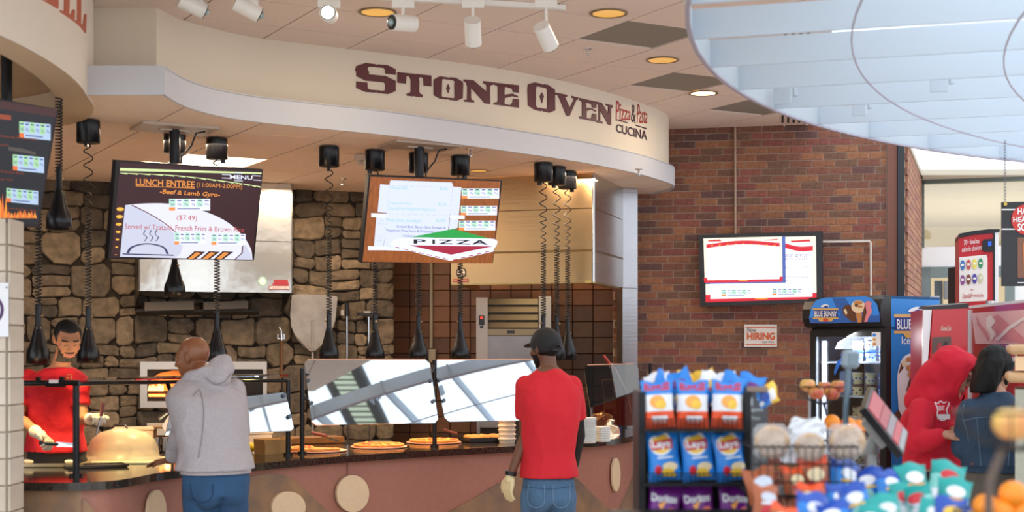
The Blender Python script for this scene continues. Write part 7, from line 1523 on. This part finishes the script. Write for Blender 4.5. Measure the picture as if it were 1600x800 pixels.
b=hairshell(H,lambda p:-.07<p.z<-.0 and p.y>-.01,r=(.078,.1,.1),c=(0,.018,.03)); linkmesh('hair',b.mesh('hair',hairbl),[],A,bd_)
b=MB(); ne=Vector(J['neck']); b.tube([ne+Vector((.072*math.cos(a),.066*math.sin(a),-.022+.012*math.sin(a))) for a in np.linspace(0,2*math.pi,25)[:-1]],.010,8,closed=True); b.build('collar_rib',redt2,bd_)
for pts in ([(826,757),(826,785),(838,793),(850,785),(850,758)],[(864,758),(865,785),(877,793),(889,784),(890,757)]): stitch(tr_,pts,M('stitch_pale','#7c9ab8',.8),'pocket_seam',root=bd_)
stitch(tr_,[(818,760),(858,764),(896,759)],M('stitch_dark','#38567a',.8),'waist_seam',root=bd_)
# --- person in the red hoodie with the hood up ---
A=(2.42,8.25,0); f=Vector((.75,-.62,0))
J=dict(pelvis=PV(1452,750,8.3),waist=PV(1450,705,8.3),chest=PV(1452,655,8.27),neck=PV(1468,612,8.22),head=PV(1491,583,8.15),hface=(.74,-.50,-.5),
 shL=PV(1488,632,8.4),elL=PV(1500,690,8.35),wrL=PV(1490,672,8.12),handL=((.8,-.2,.1),(0,0,1),-1,1.1),
 shR=PV(1440,640,8.12),elR=PV(1430,694,8.05),wrR=PV(1474,680,7.92),handR=((.9,-.1,.15),(0,-.3,1),1,1.2),
 hipL=PV(1465,760,8.35),knL=(2.5,8.35,.42),anL=(2.48,8.4,.08),hipR=PV(1438,760,8.2),knR=(2.38,8.2,.42),anR=(2.36,8.25,.08),hem=PV(1456,728,8.3))
def pouch(b,L): b.sph(P(1445,622,8.28),(.10,.09,.06),14,10)
bd_,sh_,H,tr_=person(dict(at=A,face=tuple(f),J=J,skin=skD,shirt=hoodr,trousers=dkp,hw=.165,width=1.02,label='person in a red hooded sweatshirt with the hood up looking down at their hands',loose=.022,top='hoodie',extra=[pouch],highneck=True,fold=(.013,6,(1,1,.7))))
Hh=H
def hoodshell(scale,c,cut):
    vs=[];n=36;m=26; R_=(.108,.128,.125)
    for i in range(m+1):
        t=math.pi*i/m
        for j in range(n):
            a=2*math.pi*j/n; d=Vector((math.sin(t)*math.cos(a),math.sin(t)*math.sin(a),math.cos(t))); p=Vector((d.x*R_[0]*scale,d.y*R_[1]*scale,d.z*R_[2]*scale))+Vector(c)
            p.y+=.03*max(0,p.z)/.12*(1 if p.y>0 else 0); p+=Vector((mn.noise(p*14),mn.noise(p*14+Vector((5,0,0))),mn.noise(p*14+Vector((0,5,0)))))*.008; vs.append(p)
    return vs,n,m
b=MB(); b.sph(H@Vector((0,.02,.018)),.118,24,18); b.sph(H@Vector((0,-.02,.03)),(.112,.112,.112),20,14); limb(b,[H@Vector((0,-.03,-.0)),H@Vector((0,-.03,-.06)),Vector(J['neck'])+Vector((.04,-.03,-.02))],[.105,.095,.085])
limb(b,[H@Vector((0,.04,.03)),P(1466,588,8.2),P(1448,608,8.24),P(1432,628,8.26)],[.115,.112,.10,.075]); limb(b,[P(1470,605,8.2),P(1462,622,8.2)],[.11,.11])
me=remesh(b,.008,6,fold=(.010,9,(1,1,1))); inv=H.inverted(); me2=MB(); me2.smooth=True
op=lambda q:(q.x/.084)**2+((q.z-.0)/.118)**2<1 and q.y<-.03
vv=[v.co.copy() for v in me.vertices]; me2.add(vv,[tuple(p.vertices) for p in me.polygons if not op(inv@p.center)],True); bpy.data.meshes.remove(me)
fr_y=-.10; me2.X=H; me2.tube([Vector((.086*math.cos(a),-.098+.02*abs(math.cos(a)),.0+.12*math.sin(a))) for a in np.linspace(0,2*math.pi,33)[:-1]],.011,8,closed=True); me2.X=None
linkmesh('hood',me2.mesh('hood',hoodr),[],A,bd_)
b=hairshell(H,lambda p:p.z>.055 and p.y<.0,noise_=.006); linkmesh('hair',b.mesh('hair',hairbl),[],A,bd_)
b=MB(); b.X=H; 
for s in (-1,1): b.tube([(s*.031+.019*math.cos(a),-.098,.010+.015*math.sin(a)) for a in np.linspace(0,2*math.pi,13)[:-1]],.002,5,closed=True); b.tube([(s*.05,-.097,.014),(s*.075,-.03,.016)],.002,5)
b.tube([(-.012,-.1,.014),(.012,-.1,.014)],.002,5); b.X=None; b.build('glasses',black,bd_)
wp_=M('hoodie_print','#e8dfe2',.7)
stitch(sh_,[(1460.5,629),(1465,631),(1469,627),(1474,630),(1480,627),(1482,632),(1478.5,640),(1480,650),(1472,657),(1464,650),(1465,640),(1460.5,629)],wp_,'shield_outline',.0035,bd_,3)
b=MB(); vs_,fs2=text2d('QUC',.02,0,1.0)
pq=drape(sh_,[(1466+9*u,642-8*v) for u,v in vs_],.003)
if len(pq)==len(vs_): b.add(pq,fs2,False)
pq=drape(sh_,[(x,y) for y in (647,651,655) for x in (1464,1468,1472,1476,1480,1484)],.003)
if len(pq)==18: b.add(pq,[(i+6*j,i+1+6*j,i+7+6*j,i+6+6*j) for j in range(2) for i in range(5)],False)
if b.v: b.build('chest_print',wp_,bd_)
# --- woman in the denim jacket ---
A=(2.66,7.85,0); f=Vector((.12,.99,0))
J=dict(pelvis=PV(1554,752,7.85),waist=PV(1554,705,7.85),chest=PV(1555,662,7.85),neck=PV(1556,612,7.88),head=PV(1555,578,7.92),hface=(.86,.40,-.25),
 shL=PV(1518,642,7.88),elL=PV(1504,700,7.9),wrL=PV(1512,690,8.12),handL=((.2,.9,.1),(0,0,1),1,.8),
 shR=PV(1594,642,7.88),elR=PV(1606,700,7.9),wrR=PV(1600,690,8.12),handR=((-.2,.9,.1),(0,0,1),-1,.8),
 hipL=PV(1538,765,7.85),knL=(2.58,7.9,.42),anL=(2.57,7.88,.08),hipR=PV(1572,765,7.85),knR=(2.75,7.9,.42),anR=(2.76,7.88,.08),hem=PV(1554,728,7.85))
bd_,sh_,H,tr_=person(dict(at=A,face=tuple(f),J=J,skin=skE,shirt=jackm,trousers=greyp,hw=.158,width=.98,label='person with black bobbed hair in a dark denim jacket seen from behind',loose=.018,top='jacket',ears=False,highneck=True,fold=(.010,6,(1,1,.6))))
# bob hair: lofted down to the chin
b=MB(); rings=[]
Hc=H@Vector((0,.03,.02))
loft(b,[(H@Vector((0,.055,-.145)),.066,.072,0),(H@Vector((0,.052,-.09)),.076,.086,0),(H@Vector((0,.048,-.02)),.078,.092,0),(H@Vector((0,.035,.05)),.082,.09,0),(H@Vector((0,.025,.1)),.06,.066,0),(H@Vector((0,.02,.132)),.02,.024,0)],28)
b.X=H; b.sph((0,.015,.045),(.084,.104,.095),20,14); b.tube([(-.07,-.045,.06),(-.082,-.03,.0),(-.08,-.02,-.08)],[.018,.02,.014],8); b.X=None
linkmesh('hair',remesh(b,.008,3,fold=(.006,26,(1,1,.12))),[hairbl],A,bd_)
stj=M('jacket_stitch','#5d7c94',.8)
stitch(sh_,[(1506,657),(1530,653),(1560,652),(1590,655),(1602,658)],stj,'yoke_seam',.0025,bd_); stitch(sh_,[(1527,655),(1530,690),(1533,728)],stj,'panel_seam',.0025,bd_); stitch(sh_,[(1580,655),(1578,690),(1575,728)],stj,'panel_seam',.0025,bd_); stitch(sh_,[(1507,632),(1505,650),(1511,672),(1514,690)],stj,'arm_seam',.0025,bd_)
b=MB(); hc=Vector(J['hem']); loft(b,[(hc+Vector((0,0,-.03)),.166,.132,math.atan2(f.y,f.x)+math.pi/2),(hc+Vector((0,0,.02)),.17,.136,math.atan2(f.y,f.x)+math.pi/2)],36); b.build('waistband',jackm,bd_)
b=MB(); ne=Vector(J['neck']); loft(b,[(ne+Vector((0,-.01,-.06)),.105,.085,0),(ne+Vector((0,-.005,-.01)),.085,.075,0)],28); b.build('collar',jackm,bd_)
for x in (1519,1589):
    b=MB(); q=drape(sh_,[(x,725)],.012)
    if q: b.sph(q[0]+Vector((0,-.02,0)),.007,10,6); b.build('button',M('button_copper','#8a5a40',.4,.7),bd_)
